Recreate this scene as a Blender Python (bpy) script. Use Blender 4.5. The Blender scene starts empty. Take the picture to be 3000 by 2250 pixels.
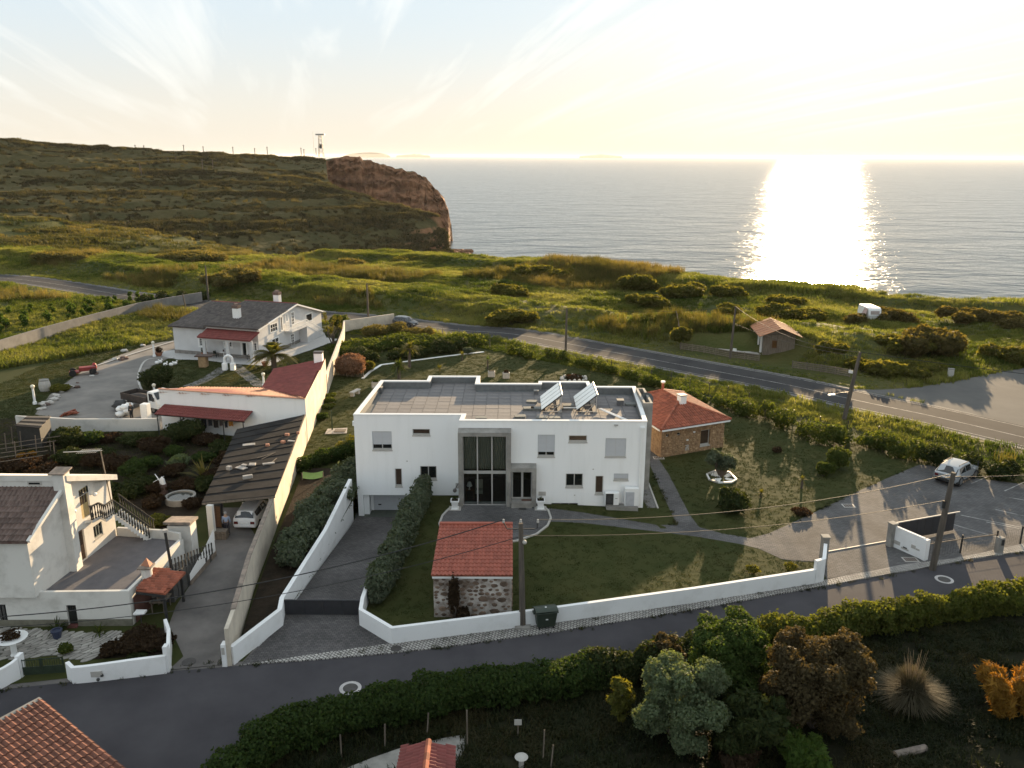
import bpy,bmesh,math,random
from mathutils import Vector,Matrix,noise
R=math.radians
scene=bpy.context.scene
COL=scene.collection
F,CX,CY,CAMZ=2427.0,1500.0,1125.0,26.0
PITCH,ROLL=R(15.4),R(0.2)
_fw=Vector((0,math.cos(PITCH),-math.sin(PITCH)))
_up0=Vector((0,math.sin(PITCH),math.cos(PITCH)))
_rt0=Vector((1,0,0))
_ex=_rt0*math.cos(ROLL)+_up0*math.sin(ROLL)
_ey=_up0*math.cos(ROLL)-_rt0*math.sin(ROLL)
CAM=Vector((0,0,CAMZ))
cd=bpy.data.cameras.new("camera")
cd.sensor_width=36;cd.lens=36*F/3000
cd.clip_start=0.5;cd.clip_end=300000
cam=bpy.data.objects.new("camera",cd);COL.objects.link(cam)
M4=Matrix.Identity(4)
for i in range(3):
 M4[i][0]=_ex[i];M4[i][1]=_ey[i];M4[i][2]=-_fw[i];M4[i][3]=CAM[i]
cam.matrix_world=M4
scene.camera=cam
SUN_AZ,SUN_EL=R(19.6),R(7.6)
SUN=Vector((math.sin(SUN_AZ)*math.cos(SUN_EL),math.cos(SUN_AZ)*math.cos(SUN_EL),math.sin(SUN_EL)))
world=bpy.data.worlds.new("World");scene.world=world;world.use_nodes=True
wn,wl=world.node_tree.nodes,world.node_tree.links
wn.clear()
def W(t,**kw):
 n=wn.new(t)
 for k,v in kw.items():setattr(n,k,v)
 return n
sky=W('ShaderNodeTexSky',sky_type='NISHITA',sun_disc=False,sun_elevation=SUN_EL,sun_rotation=SUN_AZ,altitude=60,air_density=1.0,dust_density=1.6,ozone_density=1.6)
bg=W('ShaderNodeBackground');wo=W('ShaderNodeOutputWorld')
bg.inputs['Strength'].default_value=0.05
tc=W('ShaderNodeTexCoord');sep=W('ShaderNodeSeparateXYZ')
wl.new(tc.outputs['Generated'],sep.inputs[0])
zc=W('ShaderNodeMath',operation='MAXIMUM');zc.inputs[1].default_value=0.02;wl.new(sep.outputs['Z'],zc.inputs[0])
zc2=W('ShaderNodeMath',operation='ADD');zc2.inputs[1].default_value=0.08;wl.new(zc.outputs[0],zc2.inputs[0])
dx=W('ShaderNodeMath',operation='DIVIDE');wl.new(sep.outputs['X'],dx.inputs[0]);wl.new(zc2.outputs[0],dx.inputs[1])
dy=W('ShaderNodeMath',operation='DIVIDE');wl.new(sep.outputs['Y'],dy.inputs[0]);wl.new(zc2.outputs[0],dy.inputs[1])
comb=W('ShaderNodeCombineXYZ');wl.new(dx.outputs[0],comb.inputs[0]);wl.new(dy.outputs[0],comb.inputs[1])
mp=W('ShaderNodeMapping',vector_type='TEXTURE');mp.inputs['Rotation'].default_value=(0,0,R(14));mp.inputs['Scale'].default_value=(0.62,8.0,1)
wl.new(comb.outputs[0],mp.inputs[0])
nz=W('ShaderNodeTexNoise');nz.inputs['Scale'].default_value=1.5;nz.inputs['Detail'].default_value=7;nz.inputs['Roughness'].default_value=0.56
nz.inputs['Distortion'].default_value=0.5
wl.new(mp.outputs[0],nz.inputs['Vector'])
cr=W('ShaderNodeValToRGB');cr.color_ramp.elements[0].position=0.50;cr.color_ramp.elements[1].position=0.72
wl.new(nz.outputs[0],cr.inputs[0])
hz=W('ShaderNodeMapRange');hz.inputs[1].default_value=0.01;hz.inputs[2].default_value=0.09;hz.clamp=True
wl.new(sep.outputs['Z'],hz.inputs[0])
cm=W('ShaderNodeMath',operation='MULTIPLY');wl.new(cr.outputs[0],cm.inputs[0]);wl.new(hz.outputs[0],cm.inputs[1])
cm2=W('ShaderNodeMath',operation='MULTIPLY');wl.new(cm.outputs[0],cm2.inputs[0]);cm2.inputs[1].default_value=0.85
vg=W('ShaderNodeMapRange',interpolation_type='SMOOTHSTEP');vg.inputs[1].default_value=0.0;vg.inputs[2].default_value=0.17
wl.new(sep.outputs['Z'],vg.inputs[0])
veil=W('ShaderNodeMix',data_type='RGBA');veil.inputs[6].default_value=(6.5,6.05,5.2,1);veil.inputs[7].default_value=(5.3,6.05,6.5,1)
wl.new(vg.outputs[0],veil.inputs[0])
streak=W('ShaderNodeMix',data_type='RGBA');streak.inputs[7].default_value=(8.2,8.1,7.7,1)
wl.new(cm2.outputs[0],streak.inputs[0]);wl.new(veil.outputs[2],streak.inputs[6])
cmix=W('ShaderNodeMix',data_type='RGBA');cmix.inputs[0].default_value=0.945
wl.new(sky.outputs[0],cmix.inputs[6]);wl.new(streak.outputs[2],cmix.inputs[7])
wl.new(cmix.outputs[2],bg.inputs['Color']);wl.new(bg.outputs[0],wo.inputs['Surface'])
sl=bpy.data.lights.new("sun",'SUN');sl.energy=5.0;sl.angle=R(0.5);sl.color=(1.0,0.73,0.43)
sun=bpy.data.objects.new("sun",sl);COL.objects.link(sun)
sun.rotation_euler=SUN.to_track_quat('Z','Y').to_euler()
sun.location=SUN*200
scene.view_settings.view_transform='Standard'
scene.view_settings.look='None'
scene.view_settings.exposure=1.55
scene.view_settings.gamma=1
scene.view_settings.use_curve_mapping=False
scene.cycles.use_denoising=True
scene.cycles.max_bounces=6
scene.cycles.diffuse_bounces=3
scene.cycles.glossy_bounces=3
scene.cycles.transmission_bounces=4
scene.cycles.transparent_max_bounces=8
scene.cycles.volume_bounces=0
scene.cycles.sample_clamp_indirect=4
def ray(px,py):
 return(_fw*F+_ex*(px-CX)+_ey*(CY-py)).normalized()
def G(px,py,z=0.0):
 d=ray(px,py);t=(z-CAMZ)/d.z
 return CAM+d*t
def GY(px,py,Y):
 d=ray(px,py);return CAM+d*(Y/d.y)
def GD(px,py,dist):
 d=ray(px,py);return CAM+d*(dist/math.hypot(d.x,d.y))
def ZT(p,py,px=None):
 h=math.hypot(p[0],p[1])
 lo,hi=-100.,100.
 for _ in range(50):
  m=(lo+hi)/2
  v=Vector((p[0],p[1],m))-CAM
  y=CY-F*v.dot(_ey)/v.dot(_fw)
  if y>py:lo=m
  else:hi=m
 return(lo+hi)/2
def PX(p):
 v=Vector(p)-CAM
 return CX+F*v.dot(_ex)/v.dot(_fw),CY-F*v.dot(_ey)/v.dot(_fw)
MATS={}
def mat(name,col,rough=0.7,var=0.12,scale=3.0,bump=0.0,bscale=None,metal=0.0,col2=None,spec=0.4,detail=6,dist=0.02,island=0.0,stretch=None,lo=0.35,hi=0.65):
 """procedural surface: two tones mixed by fractal noise, optional relief"""
 if name in MATS:return MATS[name]
 m=bpy.data.materials.new(name);m.use_nodes=True
 n,l=m.node_tree.nodes,m.node_tree.links
 b=n['Principled BSDF']
 b.inputs['Roughness'].default_value=rough;b.inputs['Metallic'].default_value=metal
 b.inputs['Specular IOR Level'].default_value=spec
 c2=col2 or tuple(max(0,c*(1-var))for c in col)
 c1=col if col2 else tuple(min(1,c*(1+var))for c in col)
 t=n.new('ShaderNodeTexCoord')
 vec=t.outputs['Object']
 if stretch:
  mpn=n.new('ShaderNodeMapping');mpn.inputs['Scale'].default_value=stretch
  l.new(vec,mpn.inputs[0]);vec=mpn.outputs[0]
 z=n.new('ShaderNodeTexNoise');z.inputs['Scale'].default_value=scale;z.inputs['Detail'].default_value=detail;z.inputs['Roughness'].default_value=0.62
 l.new(vec,z.inputs['Vector'])
 r=n.new('ShaderNodeMapRange');r.inputs[1].default_value=lo;r.inputs[2].default_value=hi
 l.new(z.outputs[0],r.inputs[0])
 mx=n.new('ShaderNodeMix');mx.data_type='RGBA'
 l.new(r.outputs[0],mx.inputs[0]);mx.inputs[6].default_value=(*c2,1);mx.inputs[7].default_value=(*c1,1)
 out=mx.outputs[2]
 if island:
  g=n.new('ShaderNodeNewGeometry')
  oi=n.new('ShaderNodeObjectInfo')
  ad=n.new('ShaderNodeMath');ad.operation='ADD';l.new(g.outputs['Random Per Island'],ad.inputs[0]);l.new(oi.outputs['Random'],ad.inputs[1])
  fr=n.new('ShaderNodeMath');fr.operation='FRACT';l.new(ad.outputs[0],fr.inputs[0])
  mr=n.new('ShaderNodeMapRange');mr.inputs[3].default_value=1-island;mr.inputs[4].default_value=1+island
  l.new(fr.outputs[0],mr.inputs[0])
  hs=n.new('ShaderNodeHueSaturation');l.new(out,hs.inputs['Color']);l.new(mr.outputs[0],hs.inputs['Value'])
  out=hs.outputs[0]
 l.new(out,b.inputs['Base Color'])
 if bump:
  z2=n.new('ShaderNodeTexNoise');z2.inputs['Scale'].default_value=bscale or scale*4;z2.inputs['Detail'].default_value=5
  l.new(vec,z2.inputs['Vector'])
  bp=n.new('ShaderNodeBump');bp.inputs['Strength'].default_value=bump;bp.inputs['Distance'].default_value=dist
  l.new(z2.outputs[0],bp.inputs['Height']);l.new(bp.outputs[0],b.inputs['Normal'])
 MATS[name]=m
 return m
def leafmat(name,col,col2,trans=0.45,tcol=None,scale=0.6,rough=0.75):
 """foliage: each leaf its own tone, light passes through"""
 if name in MATS:return MATS[name]
 m=bpy.data.materials.new(name);m.use_nodes=True
 n,l=m.node_tree.nodes,m.node_tree.links
 b=n['Principled BSDF'];b.inputs['Roughness'].default_value=rough;b.inputs['Specular IOR Level'].default_value=0.12
 g=n.new('ShaderNodeNewGeometry');t=n.new('ShaderNodeTexCoord')
 z=n.new('ShaderNodeTexNoise');z.inputs['Scale'].default_value=scale;z.inputs['Detail'].default_value=3
 l.new(t.outputs['Object'],z.inputs['Vector'])
 a=n.new('ShaderNodeMath');a.operation='MULTIPLY_ADD';a.inputs[1].default_value=0.75;a.inputs[2].default_value=-0.12
 l.new(g.outputs['Random Per Island'],a.inputs[0])
 a2=n.new('ShaderNodeMath');a2.operation='MULTIPLY_ADD';a2.inputs[1].default_value=0.5;a2.use_clamp=True
 l.new(z.outputs[0],a2.inputs[0]);l.new(a.outputs[0],a2.inputs[2])
 mx=n.new('ShaderNodeMix');mx.data_type='RGBA'
 mx.inputs[6].default_value=(*col,1);mx.inputs[7].default_value=(*col2,1)
 l.new(a2.outputs[0],mx.inputs[0]);l.new(mx.outputs[2],b.inputs['Base Color'])
 tr=n.new('ShaderNodeBsdfTranslucent')
 hs=n.new('ShaderNodeMix');hs.data_type='RGBA';hs.blend_type='MULTIPLY';hs.inputs[0].default_value=1
 l.new(mx.outputs[2],hs.inputs[6]);hs.inputs[7].default_value=(*(tcol or(1.7,1.5,0.6)),1)
 l.new(hs.outputs[2],tr.inputs['Color'])
 sh=n.new('ShaderNodeMixShader');sh.inputs[0].default_value=trans
 l.new(b.outputs[0],sh.inputs[1]);l.new(tr.outputs[0],sh.inputs[2])
 l.new(sh.outputs[0],n['Material Output'].inputs['Surface'])
 MATS[name]=m
 return m
class MB:
 def __init__(s):s.v=[];s.f=[]
 def add(s,vs,fs):
  o=len(s.v);s.v+=[tuple(v)for v in vs];s.f+=[tuple(i+o for i in f)for f in fs];return s
 def box(s,x0,x1,y0,y1,z0,z1):
  return s.add([(x0,y0,z0),(x1,y0,z0),(x1,y1,z0),(x0,y1,z0),(x0,y0,z1),(x1,y0,z1),(x1,y1,z1),(x0,y1,z1)],[(3,2,1,0),(4,5,6,7),(0,1,5,4),(1,2,6,5),(2,3,7,6),(3,0,4,7)])
 def obox(s,c,size,rz=0.0,rx=0.0,ry=0.0):
  m=Matrix.Translation(c)@Matrix.Rotation(rz,4,'Z')@Matrix.Rotation(ry,4,'Y')@Matrix.Rotation(rx,4,'X')
  a,b,d=size[0]/2,size[1]/2,size[2]/2
  vs=[m@Vector(p)for p in((-a,-b,-d),(a,-b,-d),(a,b,-d),(-a,b,-d),(-a,-b,d),(a,-b,d),(a,b,d),(-a,b,d))]
  return s.add(vs,[(3,2,1,0),(4,5,6,7),(0,1,5,4),(1,2,6,5),(2,3,7,6),(3,0,4,7)])
 def bar(s,p,q,w,h=None,upv=(0,0,1)):
  p,q=Vector(p),Vector(q);h=h or w
  d=(q-p).normalized();u=Vector(upv)
  if abs(d.dot(u))>0.98:u=Vector((0,1,0))
  sd=d.cross(u).normalized();u=sd.cross(d)
  a,b=sd*w/2,u*h/2
  return s.add([p-a-b,p+a-b,p+a+b,p-a+b,q-a-b,q+a-b,q+a+b,q-a+b],[(0,1,2,3),(7,6,5,4),(4,5,1,0),(5,6,2,1),(6,7,3,2),(7,4,0,3)])
 def quad(s,a,b,c,d):return s.add([a,b,c,d],[(0,1,2,3)])
 def poly(s,pts):return s.add(pts,[tuple(range(len(pts)))])
 def prism(s,pts,z0,z1):
  n=len(pts)
  a=z0 if isinstance(z0,(list,tuple))else[z0]*n
  b=z1 if isinstance(z1,(list,tuple))else[z1]*n
  area=sum(pts[i][0]*pts[(i+1)%n][1]-pts[(i+1)%n][0]*pts[i][1]for i in range(n))
  if area<0:pts=pts[::-1];a=a[::-1];b=b[::-1]
  vs=[(p[0],p[1],a[i])for i,p in enumerate(pts)]+[(p[0],p[1],b[i])for i,p in enumerate(pts)]
  fs=[tuple(range(n-1,-1,-1)),tuple(range(n,2*n))]+[(i,(i+1)%n,n+(i+1)%n,n+i)for i in range(n)]
  return s.add(vs,fs)
 def tube(s,path,r,n=8,cap=True):
  path=[Vector(p)for p in path];rs=r if isinstance(r,(list,tuple))else[r]*len(path)
  o=len(s.v);u=None
  for i,p in enumerate(path):
   d=(path[min(i+1,len(path)-1)]-path[max(i-1,0)])
   d=d.normalized()if d.length>1e-9 else Vector((0,0,1))
   if u is None:u=d.cross(Vector((0,0,1))if abs(d.z)<0.95 else Vector((1,0,0))).normalized()
   else:u=(u-d*u.dot(d)).normalized()
   w=d.cross(u)
   for k in range(n):
    a=2*math.pi*k/n
    s.v.append(tuple(p+(u*math.cos(a)+w*math.sin(a))*rs[i]))
  for i in range(len(path)-1):
   for k in range(n):
    k2=(k+1)%n;s.f.append((o+i*n+k,o+i*n+k2,o+(i+1)*n+k2,o+(i+1)*n+k))
  if cap:
   s.f.append(tuple(o+k for k in range(n-1,-1,-1)));e=o+(len(path)-1)*n;s.f.append(tuple(e+k for k in range(n)))
  return s
 def lathe(s,c,prof,n=16,cap=True):
  return s.tube([(c[0],c[1],c[2]+h)for _,h in prof],[max(r,1e-4)for r,_ in prof],n,cap)if all(prof[i][1]<prof[i+1][1]for i in range(len(prof)-1))else s._lathe(c,prof,n)
 def _lathe(s,c,prof,n):
  o=len(s.v)
  for r,h in prof:
   for k in range(n):
    a=2*math.pi*k/n;s.v.append((c[0]+r*math.cos(a),c[1]+r*math.sin(a),c[2]+h))
  for i in range(len(prof)-1):
   for k in range(n):
    k2=(k+1)%n;s.f.append((o+i*n+k,o+i*n+k2,o+(i+1)*n+k2,o+(i+1)*n+k))
  s.f.append(tuple(o+k for k in range(n-1,-1,-1)));e=o+(len(prof)-1)*n;s.f.append(tuple(e+k for k in range(n)))
  return s
 def ball(s,c,r,seg=10,ring=6,jit=0.0,rng=random):
  r=r if isinstance(r,(tuple,list))else(r,r,r)
  o=len(s.v);s.v.append((c[0],c[1],c[2]-r[2]))
  for i in range(1,ring):
   t=math.pi*i/ring-math.pi/2
   for k in range(seg):
    a=2*math.pi*k/seg;q=1+jit*rng.uniform(-1,1)
    s.v.append((c[0]+r[0]*q*math.cos(t)*math.cos(a),c[1]+r[1]*q*math.cos(t)*math.sin(a),c[2]+r[2]*q*math.sin(t)))
  s.v.append((c[0],c[1],c[2]+r[2]));top=len(s.v)-1
  for k in range(seg):
   k2=(k+1)%seg
   s.f.append((o,o+1+k2,o+1+k));b=o+1+(ring-2)*seg;s.f.append((top,b+k,b+k2))
  for i in range(ring-2):
   for k in range(seg):
    k2=(k+1)%seg;a=o+1+i*seg;s.f.append((a+k,a+k2,a+seg+k2,a+seg+k))
  return s
 def grid(s,fn,nu,nv):
  o=len(s.v)
  for i in range(nu+1):
   for j in range(nv+1):s.v.append(tuple(fn(i/nu,j/nv)))
  for i in range(nu):
   for j in range(nv):
    a=o+i*(nv+1)+j;s.f.append((a,a+nv+1,a+nv+2,a+1))
  return s
 def build(s,name,m,parent=None,smooth=False,local=False):
  me=bpy.data.meshes.new(name)
  vs=s.v
  if parent is not None and not local:
   inv=world_of(parent).inverted();vs=[tuple(inv@Vector(v))for v in vs]
  me.from_pydata(vs,[],s.f)
  if m:me.materials.append(m)
  if smooth:me.polygons.foreach_set('use_smooth',[True]*len(me.polygons))
  me.validate(verbose=False);me.update()
  o=bpy.data.objects.new(name,me);COL.objects.link(o)
  if parent is not None:o.parent=parent
  return o
def world_of(o):
 m=Matrix.LocRotScale(o.location,o.rotation_euler,o.scale)
 return world_of(o.parent)@m if o.parent else m
def recalc(o):
 bm=bmesh.new();bm.from_mesh(o.data);bmesh.ops.recalc_face_normals(bm,faces=bm.faces);bm.to_mesh(o.data);bm.free();return o
def bevel(o,w=0.03,seg=2):
 md=o.modifiers.new('bevel','BEVEL');md.width=w;md.segments=seg;md.limit_method='ANGLE';md.angle_limit=R(40);return o
def tag(o,label=None,cat=None,group=None,kind=None):
 if label:o['label']=label
 if cat:o['category']=cat
 if group:o['group']=group
 if kind:o['kind']=kind
 return o
def thing(name,label,cat,loc=(0,0,0),rz=0.0,group=None):
 o=bpy.data.objects.new(name,None);COL.objects.link(o);o.empty_display_size=0.3
 o.location=loc;o.rotation_euler=(0,0,rz)
 return tag(o,label,cat,group)
def struct(o):o['kind']='structure';return o
def stuff(o):o['kind']='stuff';return o
def kids(o):return[c for c in COL.objects if c.parent==o]
KIDS={}
def copy_tree(o,parent=None,idx=None):
 if idx is None:
  idx={}
  for c in COL.objects:
   if c.parent:idx.setdefault(c.parent,[]).append(c)
 c=o.copy();COL.objects.link(c)
 if parent:c.parent=parent
 for ch in idx.get(o,[]):copy_tree(ch,c,idx)
 return c
def piece(name,me,parent,mw):
 o=bpy.data.objects.new(name,me);COL.objects.link(o);o.parent=parent
 o.matrix_local=world_of(parent).inverted()@mw
 return o
def mesh_only(mb,name,m,smooth=False):
 me=bpy.data.meshes.new(name);me.from_pydata(mb.v,[],mb.f);me.materials.append(m)
 if smooth:me.polygons.foreach_set('use_smooth',[True]*len(me.polygons))
 me.update();return me
# ================================================================== LAND, SEA, ROADS
K=3000/2212.0
def D(x,y,z=0.0):return G(x*K,y*K,z)
def DY(x,y,Y):return GY(x*K,y*K,Y)
def DD(x,y,d):return GD(x*K,y*K,d)
SEA_Z=-45.0
def nz2(x,y,s,o=0):return noise.noise(Vector((x*s,y*s,o)))
def fbm(x,y,s,o=0,n=4):
 a,t=1.0,0.0
 for i in range(n):t+=a*noise.noise(Vector((x*s,y*s,o+i*7.3)));s*=2.1;a*=0.5
 return t
def seg_d(p,a,b):
 ax,ay=a;bx,by=b;dx,dy=bx-ax,by-ay
 t=max(0,min(1,((p[0]-ax)*dx+(p[1]-ay)*dy)/(dx*dx+dy*dy)))
 return math.hypot(p[0]-ax-t*dx,p[1]-ay-t*dy)
def poly_d(p,pl):return min(seg_d(p,pl[i],pl[i+1])for i in range(len(pl)-1))
def inside(p,pg):
 c=False;n=len(pg);x,y=p[0],p[1]
 for i in range(n):
  x1,y1=pg[i];x2,y2=pg[(i+1)%n]
  if(y1>y)!=(y2>y)and x<(x2-x1)*(y-y1)/(y2-y1)+x1:c=not c
 return c
def smooth(a,b,x):
 t=max(0,min(1,(x-a)/(b-a)));return t*t*(3-2*t)
ROAD=[(-260,232),(-190,206),(-140,190),(-104,177.0),(-69.5,154.6),(-45,142.5),(-22.6,133.6),(-9,126.2),(0.6,122.8),(12.7,112.4),(23.6,102.8),(32.8,94.6),(38.6,88.0),(44.0,82.5),(49.6,75.8),(60,63),(80,40),(110,5)]
EDGE=[(-330,262),(-146,238.5),(-78,232),(-45,231),(-12,230),(4,226),(16.3,220.6),(31,207),(45.8,193.3),(57,180),(66.3,170),(74,161),(84.2,156),(99.4,158),(130,150),(190,120),(260,60)]
LAND=EDGE+[(300,-40),(-330,-40)]
YARD=[(-75,20),(-75,88),(-46,122),(-27,131),(-17,126),(1,115),(20,97),(33,84),(42,70),(62,44),(62,20)]
LOTG=[(37,96),(80,126),(140,120),(140,20),(70,20),(40,88)]
def ground_z(x,y):
 p=(x,y)
 if inside(p,YARD):return-2.6 if poly_d(p,YARD+YARD[:1])>2.0 else-0.12
 z=0.0
 dr=poly_d(p,ROAD)
 k=smooth(4.5,14,dr)
 if inside(p,LOTG):k*=smooth(0,1,0)
 elif dr<40 and x>30:k*=smooth(0,8,poly_d(p,LOTG))
 if x<-40:
  for i in range(len(ROAD)-1):
   a,b=ROAD[i],ROAD[i+1]
   if a[0]<=x<b[0]and y<a[1]+(b[1]-a[1])*(x-a[0])/(b[0]-a[0]):k*=0.12;break
 if k>0 and(inside(p,LAND)):
  z+=k*(0.9*fbm(x,y,0.035,1)+0.5*fbm(x,y,0.15,5))
  b=math.sin(0.11*(y*0.9+x*0.55)+2.2*nz2(x,y,0.012,3))
  z+=k*1.5*smooth(.45,.8,b)
  z-=k*0.5*smooth(5,10,dr)*(1-smooth(10,18,dr))
  de=poly_d(p,EDGE)
  z-=1.0*smooth(30,0,de)*k
 if not inside(p,LAND):
  de=poly_d(p,EDGE);z=max(SEA_Z-2,-1.0-de*1.7-0.6*abs(fbm(x,y,0.08,9))*min(de,6))
 return z
def tz(x,y):return 0.0 if inside((x,y),YARD)else ground_z(x,y)
M_field=mat('field_turf',(0.045,0.058,0.014),0.9,col2=(0.085,0.078,0.026),scale=0.09,bump=0.9,bscale=1.3,dist=0.5,detail=9,spec=0.1)
mb=MB();nx_,ny_=210,150
X0,X1,Y0,Y1=-190.,210.,12.,268.
mb.grid(lambda u,v:(X0+(X1-X0)*u,Y0+(Y1-Y0)*v,ground_z(X0+(X1-X0)*u,Y0+(Y1-Y0)*v)),nx_,ny_)
o=mb.build('ground',M_field,smooth=True);struct(o)
ground=o
mb=MB();mb.box(-330,300,-260,12.0,-3.0,-0.05);struct(mb.build('ground_behind',M_field))
def sea_material():
 m=bpy.data.materials.new('sea_water');m.use_nodes=True
 n,l=m.node_tree.nodes,m.node_tree.links;n.remove(n['Principled BSDF'])
 df=n.new('ShaderNodeBsdfDiffuse');df.inputs[0].default_value=(0.040,0.062,0.070,1)
 gl=n.new('ShaderNodeBsdfGlossy');gl.distribution='BECKMANN';gl.inputs['Roughness'].default_value=0.295;gl.inputs[0].default_value=(0.78,0.78,0.77,1)
 fr=n.new('ShaderNodeFresnel');fr.inputs[0].default_value=1.33;mx=n.new('ShaderNodeMixShader')
 l.new(fr.outputs[0],mx.inputs[0]);l.new(df.outputs[0],mx.inputs[1]);l.new(gl.outputs[0],mx.inputs[2]);l.new(mx.outputs[0],n['Material Output'].inputs[0])
 t=n.new('ShaderNodeTexCoord');
 mp=n.new('ShaderNodeMapping');mp.inputs['Rotation'].default_value=(0,0,R(-20));mp.inputs['Scale'].default_value=(0.55,1.0,1)
 l.new(t.outputs['Object'],mp.inputs[0])
 prev=None
 for sc,st,ds in((0.022,1.0,5.0),(0.10,1.0,1.3),(0.42,1.0,0.4)):
  z=n.new('ShaderNodeTexNoise');z.inputs['Scale'].default_value=sc;z.inputs['Detail'].default_value=3;z.inputs['Distortion'].default_value=0.4
  l.new(mp.outputs[0],z.inputs['Vector'])
  bp=n.new('ShaderNodeBump');bp.inputs['Strength'].default_value=st;bp.inputs['Distance'].default_value=ds
  l.new(z.outputs[0],bp.inputs['Height'])
  if prev:l.new(prev.outputs[0],bp.inputs['Normal'])
  prev=bp
 for q in(df,gl,fr):l.new(prev.outputs[0],q.inputs['Normal'])
 return m
mb=MB();S=60000.
mb.quad((-S,-2000,SEA_Z),(S,-2000,SEA_Z),(S,S,SEA_Z),(-S,S,SEA_Z))
struct(mb.build('sea',sea_material()))
M_hill=mat('hillside_scrub',(0.040,0.042,0.016),0.95,col2=(0.078,0.068,0.030),scale=0.035,bump=1.0,bscale=0.22,dist=2.0,detail=10,spec=0.05)
def hill_material():
 m=M_hill;n,l=m.node_tree.nodes,m.node_tree.links;b=n['Principled BSDF']
 src=b.inputs['Base Color'].links[0].from_socket
 g=n.new('ShaderNodeNewGeometry');sp=n.new('ShaderNodeSeparateXYZ');l.new(g.outputs['Normal'],sp.inputs[0])
 r=n.new('ShaderNodeMapRange');r.inputs[1].default_value=0.30;r.inputs[2].default_value=0.55;l.new(sp.outputs['Z'],r.inputs[0])
 t=n.new('ShaderNodeTexCoord');z=n.new('ShaderNodeTexNoise');z.inputs['Scale'].default_value=0.08;z.inputs['Detail'].default_value=8;l.new(t.outputs['Object'],z.inputs['Vector'])
 rk=n.new('ShaderNodeMix');rk.data_type='RGBA';rk.inputs[6].default_value=(0.17,0.085,0.045,1);rk.inputs[7].default_value=(0.31,0.17,0.095,1);l.new(z.outputs[0],rk.inputs[0])
 mx=n.new('ShaderNodeMix');mx.data_type='RGBA';l.new(r.outputs[0],mx.inputs[0]);l.new(rk.outputs[2],mx.inputs[6]);l.new(src,mx.inputs[7])
 l.new(mx.outputs[2],b.inputs['Base Color'])
hill_material()
M_cliff=mat('red_cliff_rock',(0.29,0.145,0.080),0.9,col2=(0.085,0.045,0.030),scale=0.06,stretch=(1,1,2.2),lo=.3,hi=.62,bump=1.0,bscale=0.12,dist=4.0,detail=10,spec=0.1)
def lerp_row(row,u):
 n=len(row)-1;t=u*n;i=min(int(t),n-1);f=t-i
 return row[i].lerp(row[i+1],f)
def row(pts):return[DD(x,y,d)for x,y,d in pts]
HROWS=[row([(-300,600,330),(0,600,340),(200,602,360),(400,602,390),(600,600,430),(800,590,500),(955,575,560),(990,556,604)]),row([(-300,560,430),(0,560,430),(200,556,440),(400,550,450),(600,545,480),(800,540,540),(940,535,585),(975,548,602)]),row([(-300,500,500),(0,500,500),(200,500,505),(400,496,510),(600,495,530),(800,495,565),(930,490,592),(967,530,603)]),row([(-300,452,560),(0,452,560),(200,452,560),(400,450,565),(600,448,575),(780,452,590),(905,470,598),(963,505,605)]),row([(-300,418,615),(0,418,615),(200,418,615),(400,418,617),(560,418,620),(720,424,618),(860,448,610),(948,468,607)]),row([(-300,385,660),(0,388,660),(200,393,660),(360,396,661),(510,396,663),(640,400,660),(740,412,640),(880,449,613)]),row([(-300,352,715),(0,358,712),(170,366,708),(320,371,705),(470,373,702),(590,380,695),(680,392,680),(800,431,640)]),row([(-300,322,765),(0,330,760),(150,340,755),(280,349,752),(400,352,750),(520,360,742),(620,372,728),(722,408,672)]),row([(-300,310,800),(0,318,795),(120,329,790),(230,337,786),(340,343,785),(450,346,780),(570,352,772),(708,386,700)]),row([(-300,290,840),(0,303,835),(105,313,830),(200,319,828),(300,323,825),(430,331,822),(570,335,818),(704,347,800)]),row([(-300,293,1000),(0,306,990),(105,316,985),(200,322,983),(300,326,980),(430,333,978),(570,337,975),(706,349,900)]),]
def cat_u(rows,u,v):
 n=len(rows)-1;t=v*n;i=min(int(t),n-1);f=t-i
 f2=f*0.35+0.65*smooth(0.32,0.72,f)
 return lerp_row(rows[i],u).lerp(lerp_row(rows[i+1],u),f2)
def hillpt(u,v):
 p=cat_u(HROWS,u,v);k=min(1,(1-u)*12)*min(1,v*8)
 p.z+=k*(1.6*fbm(p.x,p.y,0.012,2)+1.3*fbm(p.x,p.y,0.05,11)+0.0)
 zz=(p.z+9*nz2(p.x,p.y,.006,4)+3*nz2(p.x,p.y,.02,9))/6.2;i=math.floor(zz);f=zz-i;p.z+=k*smooth(-.25,.25,nz2(p.x*.6,p.z*4,.012,15))*.85*6.2*(smooth(.45,.9,f)-f)
 return p
mb=MB();mb.grid(hillpt,230,230);o=mb.build('headland',M_hill,smooth=True);struct(o);headland=o
CTOP=row([(660,346,800),(706,348,800),(735,339,800),(775,340,800),(800,347,795),(830,356,790),(862,366,782),(888,372,775),(920,384,765),(944,410,755),(960,428,748),(968,452,740),(975,487,732),(978,520,728),(982,556,722)])
CBASE=[]
for i,p in enumerate(CTOP):
 d=Vector((p.x,p.y,0)).normalized();off=34+8*math.sin(i*1.7)if i<12 else 12
 CBASE.append(Vector((p.x,p.y,0))-d*off+Vector((0,0,SEA_Z-1)))
def jag(u):return Vector((0,0,2.2*fbm(u*26,1,1,3,5)*min(1,u*12)))
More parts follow.
